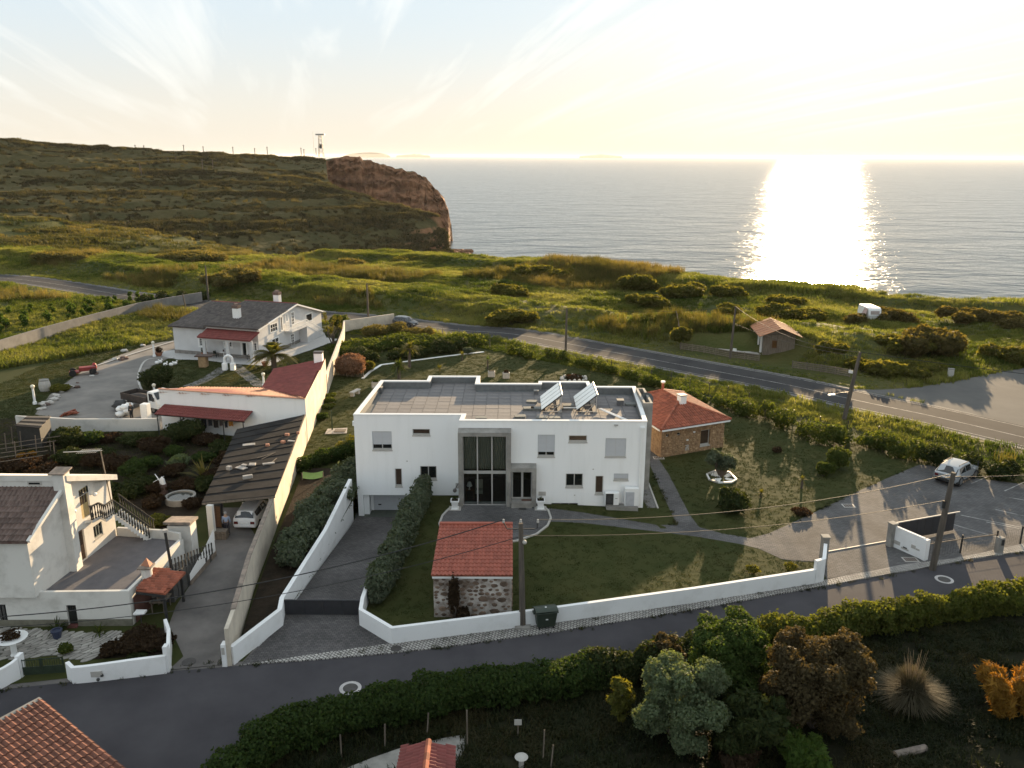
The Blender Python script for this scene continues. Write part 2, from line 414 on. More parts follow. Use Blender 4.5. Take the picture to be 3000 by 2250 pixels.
def cliffpt(u,v):
 a,b=lerp_row(CTOP,u)+jag(u),lerp_row(CBASE,u)
 w=v*0.75+0.25*smooth(0.2,0.8,v)
 p=a.lerp(b,w)
 k=smooth(0,0.06,v)
 d=Vector((-p.x,-p.y,0)).normalized()
 st=v*9+1.5*nz2(u*14,v*3,1.0,5);p+=d*k*5*(math.floor(st)+smooth(.55,1,st-math.floor(st))-st)
 p+=d*k*(9*fbm(p.x*1.8,p.z*0.35,0.05,3,6)+7*abs(fbm(p.x*1.2,p.z*0.15,0.11,8,4))+1.6*math.sin(p.z*0.55+3*nz2(p.x,p.z,0.02,2)))
 p.z+=k*1.2*fbm(p.x,p.z,0.2,5,2)
 return p
mb=MB();mb.grid(cliffpt,260,80);o=mb.build('sea_cliff',M_cliff,smooth=False);struct(o)
CBACK=[Vector((p.x*1.25-10,p.y*1.25,p.z-2))for p in CTOP]
mb=MB();mb.grid(lambda u,v:(lerp_row(CTOP,u)+jag(u)).lerp(lerp_row(CBACK,u),v)+Vector((0,0,0.6*fbm(u*60,v*30,0.3,2)if v>0 else 0)),260,8)
struct(mb.build('headland_top',M_hill,smooth=True))
CB2=[Vector((p.x+5,p.y+30,SEA_Z-1))for p in CBACK]
mb=MB();mb.grid(lambda u,v:lerp_row(CBACK,u).lerp(lerp_row(CB2,u),v),40,4);struct(mb.build('sea_cliff_far_side',M_cliff))
mb=MB();rg=random.Random(4)
for i in range(60):
 p=D(rg.uniform(982,1016),555+rg.uniform(-3,1.0),SEA_Z)
 p=DD(rg.uniform(980,1014),553,rg.uniform(604,640));r=rg.uniform(1,3.2)*(1.2-(p.x+130)/60 if False else 1)
 mb.ball((p.x,p.y,SEA_Z),(r*1.3,r,r*0.9),7,5,0.25,rg)
tag(mb.build('shore_rocks',M_cliff),'low reddish rocks in the sea at the foot of the headland','rocks',kind='stuff')
SROWS=[row([(-300,585,300),(0,585,300),(200,590,305),(350,592,315),(500,592,330),(640,585,350)]),row([(-300,548,325),(0,550,325),(200,556,330),(350,558,340),(500,560,350),(625,566,365)]),row([(-300,532,345),(0,536,345),(180,541,350),(330,546,360),(480,552,368),(610,560,378)]),row([(-300,515,360),(0,522,362),(95,519,364),(200,520,368),(440,541,380),(590,556,388)]),row([(-300,480,385),(0,492,385),(75,500,385),(180,503,388),(400,528,396),(570,550,400)]),row([(-300,462,410),(0,466,410),(90,471,410),(190,488,412),(380,510,415),(550,547,418)]),row([(-300,468,470),(0,470,470),(90,474,470),(190,492,468),(380,520,460),(550,556,450)]),]
def spurpt(u,v):
 p=cat_u(SROWS,u,v);zz=(p.z+3*nz2(p.x,p.y,.012,4))/3.2;i=math.floor(zz);f=zz-i;p.z+=min(1,v*6)*.8*3.2*(smooth(.4,.9,f)-f);p.z+=min(1,v*6)*(0.6*fbm(p.x,p.y,0.03,6)+0.4*fbm(p.x,p.y,0.12,3));return p
mb=MB();mb.grid(spurpt,120,70);o=mb.build('terraced_spur',M_field,smooth=True);struct(o);spur=o
M_isl=mat('island_rock',(0.12,0.10,0.085),0.9)
def island(pts,d):
 top=[DD(x,y,d)for x,y in pts]
 mb=MB();n=len(top)
 mb.grid(lambda u,v:(lambda p:Vector((p.x,p.y+v*900,SEA_Z-5+(p.z-SEA_Z+5)*math.sin(math.pi*min(1,0.12+v*0.88))if 0<v<1 else SEA_Z-5)))(lerp_row(top,u)),40,8)
 return struct(mb.build('island',M_isl,smooth=True))
island([(740,335.5),(752,332),(770,330),(800,329),(815,330),(826,332),(836,335.5)],30000)
island([(855,335.6),(875,334),(885,333.6),(893,332),(898,333.8),(903,332.2),(912,334.5),(925,335.8)],31000)
island([(1255,336.6),(1290,334.5),(1300,333.2),(1320,335),(1345,336.6)],32000)
mb=MB();mb.box(-64000,64000,-3000,64000,SEA_Z-4,66.0)
hm=bpy.data.materials.new('haze');hm.use_nodes=True;hn,hl=hm.node_tree.nodes,hm.node_tree.links
hn.remove(hn['Principled BSDF']);pv=hn.new('ShaderNodeVolumePrincipled')
pv.inputs['Color'].default_value=(0.98,0.97,0.95,1);pv.inputs['Density'].default_value=0.00002;pv.inputs['Anisotropy'].default_value=0.2
hl.new(pv.outputs[0],hn['Material Output'].inputs['Volume'])
haze=mb.build('haze',hm);tag(haze,kind='stuff',label='pale sea haze over the coast',cat='haze')
# ================================================================== BUILDING KIT
def view(x0,y0,s):return lambda x,y:(x0+x*s,y0+y*s)
V1=view(0,350,.45208);V2=view(400,850,.33937);V3=view(0,1100,.31646);V4=view(0,1600,.39177);V5=view(1000,1050,.42986)
V6=view(700,1600,.45208);V7=view(1600,750,.45208);V8=view(2400,850,.27125);V9=view(2300,1250,.31646);V10=view(1600,1650,.63291)
V11=view(900,850,.36166);V12=view(1020,1180,.20492);V13=view(1700,1180,.20492);V14=view(1300,1180,.19286);V15=view(2350,1000,.16878);V16=view(200,1550,.27129)
class Fr:
 def __init__(s,o,u):s.o=Vector(o);s.u=Vector((u[0],u[1],0)).normalized();s.n=Vector((s.u.y,-s.u.x,0))
 def p(s,a,b,c=0.0):return s.o+s.u*a+Vector((0,0,b))+s.n*c
 def box(s,mb,a0,a1,b0,b1,c0,c1):
  return mb.add([s.p(a0,b0,c1),s.p(a1,b0,c1),s.p(a1,b0,c0),s.p(a0,b0,c0),s.p(a0,b1,c1),s.p(a1,b1,c1),s.p(a1,b1,c0),s.p(a0,b1,c0)],[(3,2,1,0),(4,5,6,7),(0,1,5,4),(1,2,6,5),(2,3,7,6),(3,0,4,7)])
 def quad(s,mb,a0,a1,b0,b1,c):return mb.quad(s.p(a0,b0,c),s.p(a1,b0,c),s.p(a1,b1,c),s.p(a0,b1,c))
 def hit(s,px,py,c=0.0):
  d=ray(px,py);o=s.p(0,0,c);t=(o-CAM).dot(s.n)/d.dot(s.n);q=CAM+d*t
  return(q-s.o).dot(s.u),q.z-s.o.z
 def rect(s,pa,pb):
  a0,b1=s.hit(*pa);a1,b0=s.hit(*pb);return a0,a1,b0,b1
def holes_wall(mb,fr,w,h,holes,depth=0.18,top=None):
 """a wall face with openings and their reveals; top(a) gives a sloping top"""
 us=sorted({0.0,w}|{min(w,max(0,x))for q in holes for x in q[:2]})
 vs=sorted({0.0,h}|{min(h,max(0,x))for q in holes for x in q[2:4]})
 for i in range(len(us)-1):
  for j in range(len(vs)-1):
   a,b=(us[i]+us[i+1])/2,(vs[j]+vs[j+1])/2
   if any(q[0]<a<q[1]and q[2]<b<q[3]for q in holes):continue
   fr.quad(mb,us[i],us[i+1],vs[j],vs[j+1],0)
 for a0,a1,b0,b1 in[q[:4]for q in holes]:
  for(p,q,r,t)in(((a0,b0),(a0,b1),1,0),((a1,b1),(a1,b0),1,0),((a1,b0),(a0,b0),1,0),((a0,b1),(a1,b1),1,0)):
   mb.quad(fr.p(*p,0),fr.p(*q,0),fr.p(*q,-depth),fr.p(*p,-depth))
 return mb
M_white=mat('white_render',(0.86,0.86,0.855),0.75,col2=(0.80,0.80,0.79),stretch=(2.2,2.2,.22),lo=.22,hi=.5,detail=9,scale=0.9,bump=0.12,bscale=30,dist=0.01)
M_old=mat('aged_white_render',(0.63,0.61,0.57),0.85,col2=(0.40,0.38,0.345),scale=0.8,bump=0.2,bscale=22,dist=0.012,lo=0.2,hi=0.5,detail=10)
M_conc=mat('raw_concrete',(0.31,0.295,0.27),0.85,col2=(0.19,0.18,0.165),scale=1.1,bump=0.15,bscale=25,detail=9)
M_alu=mat('grey_aluminium_frame',(0.46,0.45,0.43),0.4,var=0.04,metal=0.3)
M_whitep=mat('white_paint',(0.8,0.8,0.79),0.4,var=0.02)
M_glass=mat('dark_window_glass',(0.012,0.014,0.014),0.06,var=0.1,spec=0.6)
M_brownglass=mat('brown_blind_behind_glass',(0.055,0.036,0.026),0.25,var=0.15,spec=0.5)
M_shut=mat('grey_roller_shutter',(0.50,0.51,0.53),0.5,var=0.02)
M_stone=mat('pale_stone_sill',(0.42,0.40,0.37),0.6,var=0.08)
M_dark=mat('dark_metal',(0.03,0.03,0.03),0.5,var=0.2)
M_wood=mat('brown_wood',(0.14,0.075,0.04),0.6,col2=(0.075,0.04,0.022),scale=2.5,stretch=(1,1,8))
M_oldwood=mat('weathered_wood',(0.20,0.165,0.13),0.85,col2=(0.10,0.08,0.062),scale=2,stretch=(6,6,0.6),bump=0.3,bscale=12)
def shutter_slats(mb,fr,a0,a1,b0,b1,c,pitch=0.09):
 n=max(2,int((b1-b0)/pitch));h=(b1-b0)/n
 for i in range(n):
  z0=b0+i*h
  mb.quad(fr.p(a0,z0,c),fr.p(a1,z0,c),fr.p(a1,z0+h*0.82,c+0.012),fr.p(a0,z0+h*0.82,c+0.012))
  mb.quad(fr.p(a0,z0+h*0.82,c+0.012),fr.p(a1,z0+h*0.82,c+0.012),fr.p(a1,z0+h,c),fr.p(a0,z0+h,c))
def window(parent,fr,a0,a1,b0,b1,panes=2,shut=0.0,fm=None,gm=None,depth=0.12,sill=True,fw=0.06,bars=0,sillh=0.05,name='window',label=None):
 """window part: frame with panes, sill and roller shutter as its sub-parts; set back in its opening"""
 fm=fm or M_alu;gm=gm or M_glass
 f=MB();c1,c0=-depth+0.05,-depth-0.01
 sh=b0+(0.10 if sill else 0)
 fr.box(f,a0,a1,sh,sh+fw,c0,c1);fr.box(f,a0,a1,b1-fw,b1,c0,c1)
 fr.box(f,a0,a0+fw,sh+fw,b1-fw,c0,c1);fr.box(f,a1-fw,a1,sh+fw,b1-fw,c0,c1)
 pw=(a1-a0-2*fw)/panes
 for i in range(1,panes):fr.box(f,a0+fw+i*pw-fw*0.6,a0+fw+i*pw+fw*0.6,sh+fw,b1-fw,c0,c1+0.004)
 for k in range(bars):
  z=sh+fw+(b1-sh-2*fw)*(k+1)/(bars+1);fr.box(f,a0+fw,a1-fw,z-0.015,z+0.015,c0+0.03,c1-0.01)
 if bars:
  for i in range(panes):
   x=a0+fw+(i+0.5)*pw;fr.box(f,x-0.012,x+0.012,sh+fw,b1-fw,c0+0.032,c1-0.012)
 w=f.build(name,fm,parent)
 if label:w['label']=label
 for i in range(panes):
  g=MB();fr.quad(g,a0+fw+i*pw,a0+fw+(i+1)*pw,sh+fw,b1-fw,-depth+0.02);g.build('pane',gm,w)
 if sill:
  q=MB();fr.box(q,a0-0.04,a1+0.04,b0-sillh+0.0,b0+0.02,-depth,0.05);fr.box(q,a0+0.002,a1-0.002,b0+0.02,sh-0.002,-depth-0.01,-0.03);q.build('sill',M_stone,w)
 if shut:
  q=MB();zb=b1-(b1-sh)*shut;shutter_slats(q,fr,a0+0.01,a1-0.01,zb,b1-0.004,-0.07);fr.box(q,a0+0.01,a1-0.01,zb-0.03,zb,-0.075,-0.05);q.build('shutter',M_shut,w)
 return w
def tile_mesh(w,l,m,simple=False):
 """one half-round roof tile, lying along +y (up the slope), x across"""
 mb=MB();prof=[(-0.5,0.0),(-0.38,0.012),(-0.22,0.10),(-0.02,0.16),(0.18,0.10),(0.32,0.012),(0.5,0.0)]
 if simple:prof=[(-0.5,0.0),(-0.2,0.11),(0.05,0.14),(0.3,0.0),(0.5,0.0)]
 n=len(prof);ov=l*0.10
 vs=[(x*w,-ov,z*w*1.6+0.055)for x,z in prof]+[(x*w,l*0.98,z*w*1.6+0.012)for x,z in prof]
 fs=[(i,i+1,n+i+1,n+i)for i in range(n-1)]
 o=len(vs);vs+=[(x*w,-ov,z*w*1.6+0.02)for x,z in prof]
 fs+=[(o+i,o+i+1,i+1,i)for i in range(n-1)]
 mb.add(vs,fs)
 return mb
def tile_roof(parent,corners,tw,tl,m,limit=300,seed=1,simple=False,name='roof_tile',poly=None,jit=0.012):
 """cover the plane region corners (eave left, eave right, ridge right, ridge left) with single tiles"""
 c=[Vector(p)for p in corners];rng=random.Random(seed)
 if(c[1]-c[0]).cross(c[-1]-c[0]).z<0:c=[c[1],c[0]]+c[2:][::-1]
 u=(c[1]-c[0]).normalized();n=u.cross(c[-1]-c[0]).normalized()
 v=n.cross(u)
 P=[((p-c[0]).dot(u),(p-c[0]).dot(v))for p in c]
 U0,U1=min(p[0]for p in P),max(p[0]for p in P);V1_=max(p[1]for p in P)
 nu=max(1,round((U1-U0)/tw));tw=(U1-U0)/nu;nv=max(1,round(V1_/tl));tl=V1_/nv
 base=Matrix(((u.x,v.x,n.x,c[0].x),(u.y,v.y,n.y,c[0].y),(u.z,v.z,n.z,c[0].z),(0,0,0,1)))
 src=tile_mesh(tw,tl,m,simple)
 spots=[]
 for j in range(nv):
  for i in range(nu):
   a,b=U0+(i+0.5)*tw,(j+0.5)*tl
   if inside((a,b),P):
    q=base@Vector((a,b,0));spots.append(((q-CAM).length,a,j*tl))
 spots.sort()
 me=None
 for k,(_,a,b)in enumerate(spots[:limit]):
  if me is None:me=mesh_only(src,name,m)
  mw=base@Matrix.Translation((a,b,rng.uniform(0,jit)))@Matrix.Rotation(rng.uniform(-.02,.02),4,'Z')
  piece(name,me,parent,mw)
 rest=spots[limit:]
 if rest:
  mb=MB()
  for _,a,b in rest:
   mw=base@Matrix.Translation((a,b,rng.uniform(0,jit)))
   mb.add([mw@Vector(p)for p in src.v],src.f)
  stuff(mb.build(name+'s_beyond' if limit else 'roof_tiling',m,parent))
 return len(spots)
def ridge_tiles(parent,p,q,r,m,step=0.4,name='ridge_tile',each=True):
 p,q=Vector(p),Vector(q);L=(q-p).length;n=max(1,int(L/step));mb=MB()
 for i in range(n):
  a,b=p.lerp(q,i/n),p.lerp(q,(i+1.06)/n)
  t=MB();t.tube([a,b],[r*1.08,r*0.94],8);
  if each:t.build(name,m,parent)
  else:mb.add(t.v,t.f)
 if not each:mb.build('ridge_tiles',m,parent)
def offset_poly(pg,d):
 n=len(pg);out=[]
 for i in range(n):
  a,b,c=Vector(pg[i-1]),Vector(pg[i]),Vector(pg[(i+1)%n])
  e1,e2=(b-a).normalized(),(c-b).normalized()
  n1,n2=Vector((-e1.y,e1.x)),Vector((-e2.y,e2.x))
  k=(n1+n2);den=1+n1.dot(n2)
  out.append(tuple(b+k*(d/den)))
 return out
def yard_z(x,y):
 return 0.36*smooth(13,1.5,seg_d((x,y),(-9,60.5),(-0.5,58.8)))
def sheet(pts,name,m,off=0.0,zf=None,step=2.0,parent=None,hole=None):
 """ground sheet over a plan polygon, cut into a grid so it can follow the ground"""
 bm=bmesh.new();vs=[bm.verts.new((p[0],p[1],0))for p in pts];bm.faces.new(vs)
 xs,ys=[p[0]for p in pts],[p[1]for p in pts]
 if zf:
  for ax,lo,hi in((0,min(xs),max(xs)),(1,min(ys),max(ys))):
   k=lo+step
   while k<hi:
    co=[0,0,0];no=[0,0,0];co[ax]=k;no[ax]=1
    bmesh.ops.bisect_plane(bm,geom=bm.verts[:]+bm.edges[:]+bm.faces[:],plane_co=co,plane_no=no);k+=step
 bmesh.ops.triangulate(bm,faces=[f for f in bm.faces if len(f.verts)>4])
 for v in bm.verts:v.co.z=(zf(v.co.x,v.co.y)if zf else 0)+off
 bm.normal_update()
 for f in bm.faces:
  if f.normal.z<0:f.normal_flip()
 me=bpy.data.meshes.new(name);bm.to_mesh(me);bm.free();me.materials.append(m)
 o=bpy.data.objects.new(name,me);COL.objects.link(o)
 if parent:o.parent=parent
 return o
def wall_run(mb,path,h,t,cap=None,z=None):
 n=len(path);P=[Vector((p[0],p[1]))for p in path]
 hs=h if isinstance(h,(list,tuple))else[h]*n;zs=z if isinstance(z,(list,tuple))else[z or 0.0]*n
 L,Rr=[],[]
 for i in range(n):
  d1=(P[i]-P[i-1]).normalized()if i else None;d2=(P[i+1]-P[i]).normalized()if i<n-1 else None
  d1=d1 or d2;d2=d2 or d1
  n1,n2=Vector((-d1.y,d1.x)),Vector((-d2.y,d2.x));k=(n1+n2)*(t/2/(1+n1.dot(n2)))
  L.append(P[i]+k);Rr.append(P[i]-k)
 o=len(mb.v)
 for i in range(n):
  mb.v+=[(L[i].x,L[i].y,zs[i]-0.3),(Rr[i].x,Rr[i].y,zs[i]-0.3),(Rr[i].x,Rr[i].y,zs[i]+hs[i]),(L[i].x,L[i].y,zs[i]+hs[i])]
 for i in range(n-1):
  a=o+4*i;b=a+4
  mb.f+=[(a,b,b+3,a+3)[::-1],(a+1,a+2,b+2,b+1)[::-1],(a+3,b+3,b+2,a+2)[::-1],(a,a+1,b+1,b)[::-1]]
 e=o+4*(n-1);mb.f+=[(o,o+3,o+2,o+1)[::-1],(e,e+1,e+2,e+3)[::-1]]
 return mb
# ================================================================== ROADS, YARDS, LAWN
M_asph=mat('coast_road_asphalt',(0.060,0.058,0.058),0.95,spec=0.12,col2=(0.040,0.039,0.041),scale=0.25,bump=0.25,bscale=20,dist=0.01,detail=10)
M_asph2=mat('lane_asphalt',(0.076,0.072,0.078),0.92,spec=0.15,col2=(0.040,0.038,0.043),scale=0.16,bump=0.3,bscale=25,dist=0.012,detail=12,lo=0.3,hi=0.7)
M_lot=mat('worn_lot_asphalt',(0.135,0.130,0.122),0.95,spec=0.12,col2=(0.10,0.098,0.095),scale=0.2,bump=0.3,bscale=18,dist=0.01,detail=11)
M_line=mat('worn_white_road_paint',(0.40,0.39,0.37),0.8,col2=(0.10,0.097,0.095),scale=1.1,lo=0.32,hi=0.62)
M_lawn=mat('lawn_turf',(0.033,0.042,0.012),0.95,col2=(0.052,0.054,0.018),scale=0.35,bump=0.35,bscale=14,dist=0.03,detail=10,spec=0.1)
M_soil=mat('brown_garden_soil',(0.034,0.025,0.017),0.95,col2=(0.018,0.014,0.010),scale=1.5,bump=0.8,bscale=6,dist=0.08,detail=9,spec=0.1)
M_concyard=mat('stained_concrete_yard',(0.165,0.150,0.140),0.85,col2=(0.085,0.078,0.075),scale=0.35,bump=0.3,bscale=9,dist=0.02,detail=12)
M_gravel=mat('grey_gravel',(0.20,0.19,0.18),0.9,col2=(0.10,0.095,0.09),scale=9,bump=0.9,bscale=14,dist=0.03)
def setts(name,c1,c2,mortar,sx,sy,off=0.5,rough=0.9,bump=0.6,rot=0.0,msize=0.08):
 """small laid blocks too fine to pick apart: tone per block, sunk joints"""
 m=bpy.data.materials.new(name);m.use_nodes=True
 n,l=m.node_tree.nodes,m.node_tree.links;b=n['Principled BSDF'];b.inputs['Roughness'].default_value=rough;b.inputs['Specular IOR Level'].default_value=0.15
 t=n.new('ShaderNodeTexCoord');mp=n.new('ShaderNodeMapping');mp.inputs['Rotation'].default_value=(0,0,rot);l.new(t.outputs['Object'],mp.inputs[0])
 nd=n.new('ShaderNodeTexNoise');nd.inputs['Scale'].default_value=1.2;l.new(mp.outputs[0],nd.inputs['Vector'])
 ad=n.new('ShaderNodeMix');ad.data_type='RGBA';ad.blend_type='ADD';ad.inputs[0].default_value=0.05;l.new(mp.outputs[0],ad.inputs[6]);l.new(nd.outputs[1],ad.inputs[7])
 br=n.new('ShaderNodeTexBrick');br.inputs['Scale'].default_value=1;br.inputs['Brick Width'].default_value=sx;br.inputs['Row Height'].default_value=sy
 br.offset=off;br.inputs['Mortar Size'].default_value=sy*msize;br.inputs['Mortar Smooth'].default_value=0.4;br.inputs['Bias'].default_value=0
 br.inputs['Color1'].default_value=(*c1,1);br.inputs['Color2'].default_value=(*c2,1);br.inputs['Mortar'].default_value=(*mortar,1)
 l.new(ad.outputs[2],br.inputs['Vector'])
 z=n.new('ShaderNodeTexNoise');z.inputs['Scale'].default_value=0.35;z.inputs['Detail'].default_value=8;l.new(t.outputs['Object'],z.inputs['Vector'])
 r=n.new('ShaderNodeMapRange');r.inputs[1].default_value=0.3;r.inputs[2].default_value=0.7;r.inputs[3].default_value=0.72;r.inputs[4].default_value=1.25;l.new(z.outputs[0],r.inputs[0])
 hs=n.new('ShaderNodeHueSaturation');l.new(br.outputs['Color'],hs.inputs['Color']);l.new(r.outputs[0],hs.inputs['Value'])
 l.new(hs.outputs[0],b.inputs['Base Color'])
 bp=n.new('ShaderNodeBump');bp.invert=True;bp.inputs['Strength'].default_value=bump;bp.inputs['Distance'].default_value=0.02
 l.new(br.outputs['Fac'],bp.inputs['Height']);l.new(bp.outputs[0],b.inputs['Normal'])
 return m
M_sett=setts('pale_limestone_setts',(0.46,0.44,0.41),(0.30,0.285,0.27),(0.075,0.07,0.065),0.20,0.17,rot=R(38),msize=0.16)
M_paver=setts('grey_block_paving',(0.135,0.13,0.13),(0.098,0.095,0.096),(0.05,0.048,0.047),0.30,0.17,rot=R(8))
M_paver2=setts('driveway_block_paving',(0.130,0.122,0.120),(0.088,0.083,0.084),(0.04,0.038,0.038),0.24,0.16,rot=R(0))
def strip(path,w0,w1,off,zf=lambda x,y:0.0,sub=6):
 """ribbon between offsets w0 (left) and w1 along a smoothed plan path"""
 pts=[]
 n=len(path)
 for i in range(n-1):
  p0,p1,p2,p3=(Vector(path[max(0,i-1)]),Vector(path[i]),Vector(path[i+1]),Vector(path[min(n-1,i+2)]))
  for k in range(sub):
   t=k/sub
   pts.append(0.5*((2*p1)+(p2-p0)*t+(2*p0-5*p1+4*p2-p3)*t*t+(3*p1-p0-3*p2+p3)*t**3))
 pts.append(Vector(path[-1]));mb=MB();o=0
 for i,p in enumerate(pts):
  d=(pts[min(i+1,len(pts)-1)]-pts[max(i-1,0)]).normalized();nn=Vector((-d.y,d.x))
  a,b=p+nn*w0,p+nn*w1
  mb.v+=[(a.x,a.y,zf(a.x,a.y)+off),(b.x,b.y,zf(b.x,b.y)+off)]
  if i:mb.f.append((2*i-2,2*i,2*i+1,2*i-1)[::-1])
 return mb,pts
def flip_up(o):
 me=o.data;bm=bmesh.new();bm.from_mesh(me);bm.normal_update()
 for f in bm.faces:
  if f.normal.z<0:f.normal_flip()
 bm.to_mesh(me);bm.free();return o
mb,RP=strip(ROAD,3.5,-3.5,0.02);road=struct(flip_up(mb.build('coast_road',M_asph)))
mb,_=strip(ROAD,4.1,-4.1,0.008);struct(flip_up(mb.build('road_shoulder',M_gravel)))
def dash(path_pts,off,w,on,gap,z,start=0.0):
 mb=MB();acc=-start;on_=False
 for i in range(len(path_pts)-1):
  a,b=path_pts[i],path_pts[i+1];L=(b-a).length;n=max(1,int(L/0.5))
  for k in range(n):
   p,q=a.lerp(b,k/n),a.lerp(b,(k+1)/n)
   acc+=L/n
   if gap and(acc%(on+gap))>on:continue
   d=(b-a).normalized();nn=Vector((-d.y,d.x))
   mb.quad((p+nn*(off-w)).to_3d()+Vector((0,0,z)),(q+nn*(off-w)).to_3d()+Vector((0,0,z)),(q+nn*(off+w)).to_3d()+Vector((0,0,z)),(p+nn*(off+w)).to_3d()+Vector((0,0,z)))
 return mb
struct(flip_up(dash(RP,3.1,0.06,1,0,0.026).build('edge_line',M_line)))
struct(flip_up(dash(RP,-3.1,0.05,1,0,0.026).build('edge_line',M_line)))
struct(flip_up(dash(RP,-0.3,0.06,4,0,0.026).build('centre_line',M_line)))
LOT=[D(*p)[:2]for p in((1850,841),(1905,842),(1990,836),(2090,818),(2150,806),(2240,790),(2420,760))]+[(120,95),(110,30),(90,30)]+[D(*p)[:2]for p in((2300,958),(2212,930),(2100,893),(2000,871),(1900,851))]
struct(sheet(LOT,'asphalt_lot',M_lot,0.012))
LF=[(-60,29),(-40,32.8),(-25.7,36.1),(-17.8,37.7),(-14.3,38.2),(-6.5,39.9),(2.6,42.3),(19.9,47.3),(35.1,51.6),(52,57),(80,66)]
LN=[(-60,5),(-30,10),(-20,20),(-13.5,26.5),(-11.6,31.2),(-4.7,34.9),(0.9,36.3),(7.3,38.3),(15.1,41.0),(31,44.6),(50,50),(80,60)]
struct(sheet(LF+LN[::-1],'lower_lane',M_asph2,0.004))
mb,_=strip(LF,1.7,-1.7,-.02);struct(flip_up(mb.build('lane_apron',M_concyard)))
SOUTH=LN+[(90,60),(90,-30),(-60,-30)]
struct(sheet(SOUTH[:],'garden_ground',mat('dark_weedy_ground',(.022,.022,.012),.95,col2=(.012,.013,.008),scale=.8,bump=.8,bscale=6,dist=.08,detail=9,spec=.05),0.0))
RAMP=[(-13.25,43.2),(-8.75,43.3),(-7.3,59.9),(-12.2,59.9)]
YIN=[(-75,20),(-75,88),(-46,122),(-27,131),(-17,126),(1,115),(20,97),(33,84),(42,70),(62,44),(62,20)]
def ramp_z(x,y):return-1.36*max(0,min(1,(y-43.2)/15.0))
laneL=lambda x:0
north_w=[(-13.25,43.2),(-12.2,59.9),(-12.04,60.07),(-11.6,68),(-20,128.5),(-27,131),(-46,122),(-75,88),(-75,27),(-40,33.2),(-25.7,36.5),(-17.8,38.1),(-14.3,38.6)]
struct(sheet(north_w,'garden_turf',M_lawn,0.0,yard_z,2.0))
north_e=[(-8.75,43.3),(-6.5,40.3),(2.6,42.7),(19.9,47.7),(35.1,52),(62,60.5),(62,44),(60,47),(42,70),(33,84),(20,97),(1,115),(-17,126),(-20,128.5),(-11.6,68),(-12.04,60.07),(-7.3,59.9)]
north_e=[(-8.75,43.3),(-6.5,40.3),(2.6,42.7),(19.9,47.7),(35.1,52),(55,57.7),(42,70),(33,84),(20,97),(1,115),(-17,126),(-20,128.5),(-11.6,68),(-7.3,62.6),(-7.3,59.9)]
lawn=struct(sheet(north_e,'lawn',M_lawn,0.0,yard_z,2.0))
struct(sheet(RAMP,'garage_drive',M_paver2,0.0,ramp_z,1.0))
mb=MB();mb.box(-12.3,-7.2,59.9,62.5,-1.66,-1.358);struct(mb.build('garage_apron',mat('green_grey_apron',(0.075,0.085,0.07),0.85)))
FC=[D(516,1440)[:2],(-13.25,42.0),(-13.25,43.2),(-8.75,43.3),(-8.6,42.2),(-6.6,40.25),(-6.6,40.1),(-9,39.45),(-12,38.72)]
struct(sheet(FC,'drive_forecourt',M_paver2,0.012))
CL=[(-17.9,37.8),(-15.15,38.3)]+[D(*p)[:2]for p in((500,1400),(535,1290),(563,1180),(575,1120))]+[(-17.0,58.5),(-22.5,58.5)]+[D(*p)[:2]for p in((455,1170),(420,1250),(380,1310),(365,1350))]+[(-17.6,39)]
struct(sheet(CL,'concrete_lane',M_concyard,0.02))
PV=[D(520,1438)[:2],D(850,1391)[:2],D(1030,1366)[:2],D(1200,1341)[:2],D(1500,1298)[:2],D(1775,1256)[:2],D(1960,1220)[:2],D(2060,1208)[:2],D(2212,1176)[:2],(60,60.5),(60,58.6),D(2212,1192)[:2],D(2100,1208)[:2],D(1990,1229)[:2],D(1780,1267)[:2],D(1500,1318)[:2],D(1200,1366)[:2],D(1000,1394)[:2],D(850,1412)[:2],D(700,1425)[:2]]
mb=MB();mb.prism([tuple(p)for p in PV],-0.2,0.075);struct(mb.build('sett_pavement',M_sett))
def ell(cx,cy,rx,ry,a0,a1,n=28):return[(cx+rx*math.cos(R(a0+(a1-a0)*i/n)),cy+ry*math.sin(R(a0+(a1-a0)*i/n)))for i in range(n+1)]
PLC=[V5(x,y)for x,y in((800,1010),(735,1040),(690,1085),(668,1140),(690,1190),(760,1235),(900,1262),(1050,1268),(1190,1250),(1330,1205),(1405,1150),(1428,1100),(1410,1050),(1370,1018),(1330,1005))]
PL=[tuple(G(x,y,0.2)[:2])for x,y in PLC]+[(1.9,58.6),(-3.9,58.6)]
struct(sheet(PL,'entrance_plaza',M_paver,0.012,yard_z,1.0))
mb=MB();kp=PL[:-2];n=len(kp)
kpath=[Vector((p[0],p[1],yard_z(*p)+0.03))for p in kp]
for i in range(n-1):mb.bar(kpath[i],kpath[i+1],0.14,0.12)
struct(mb.build('plaza_kerb',M_stone))
PT=[V5(*p)for p in((1410,1045),(1500,1060),(1700,1090),(1900,1108),(2100,1128),(2212,1140))]
def path_pts(top,bot):return[tuple(G(x*K,y*K,0.02)[:2])for x,y in top]+[tuple(G(x*K,y*K,0.02)[:2])for x,y in bot[::-1]]
PATH=path_pts([(1185,1106),(1260,1113),(1340,1123),(1420,1134),(1462,1133),(1428,1060),(1396,985),(1397,965),(1412,975),(1445,1025),(1490,1112),(1510,1138),(1560,1152),(1620,1162),(1660,1152),(1700,1134)],[(1188,1134),(1260,1135),(1340,1141),(1420,1148),(1500,1158),(1560,1168),(1600,1175),(1640,1185),(1690,1208),(1720,1212),(1766,1213),(1790,1190),(1790,1150),(1740,1120)])
struct(sheet(PATH,'garden_path',M_paver,0.008,yard_z,1.0))
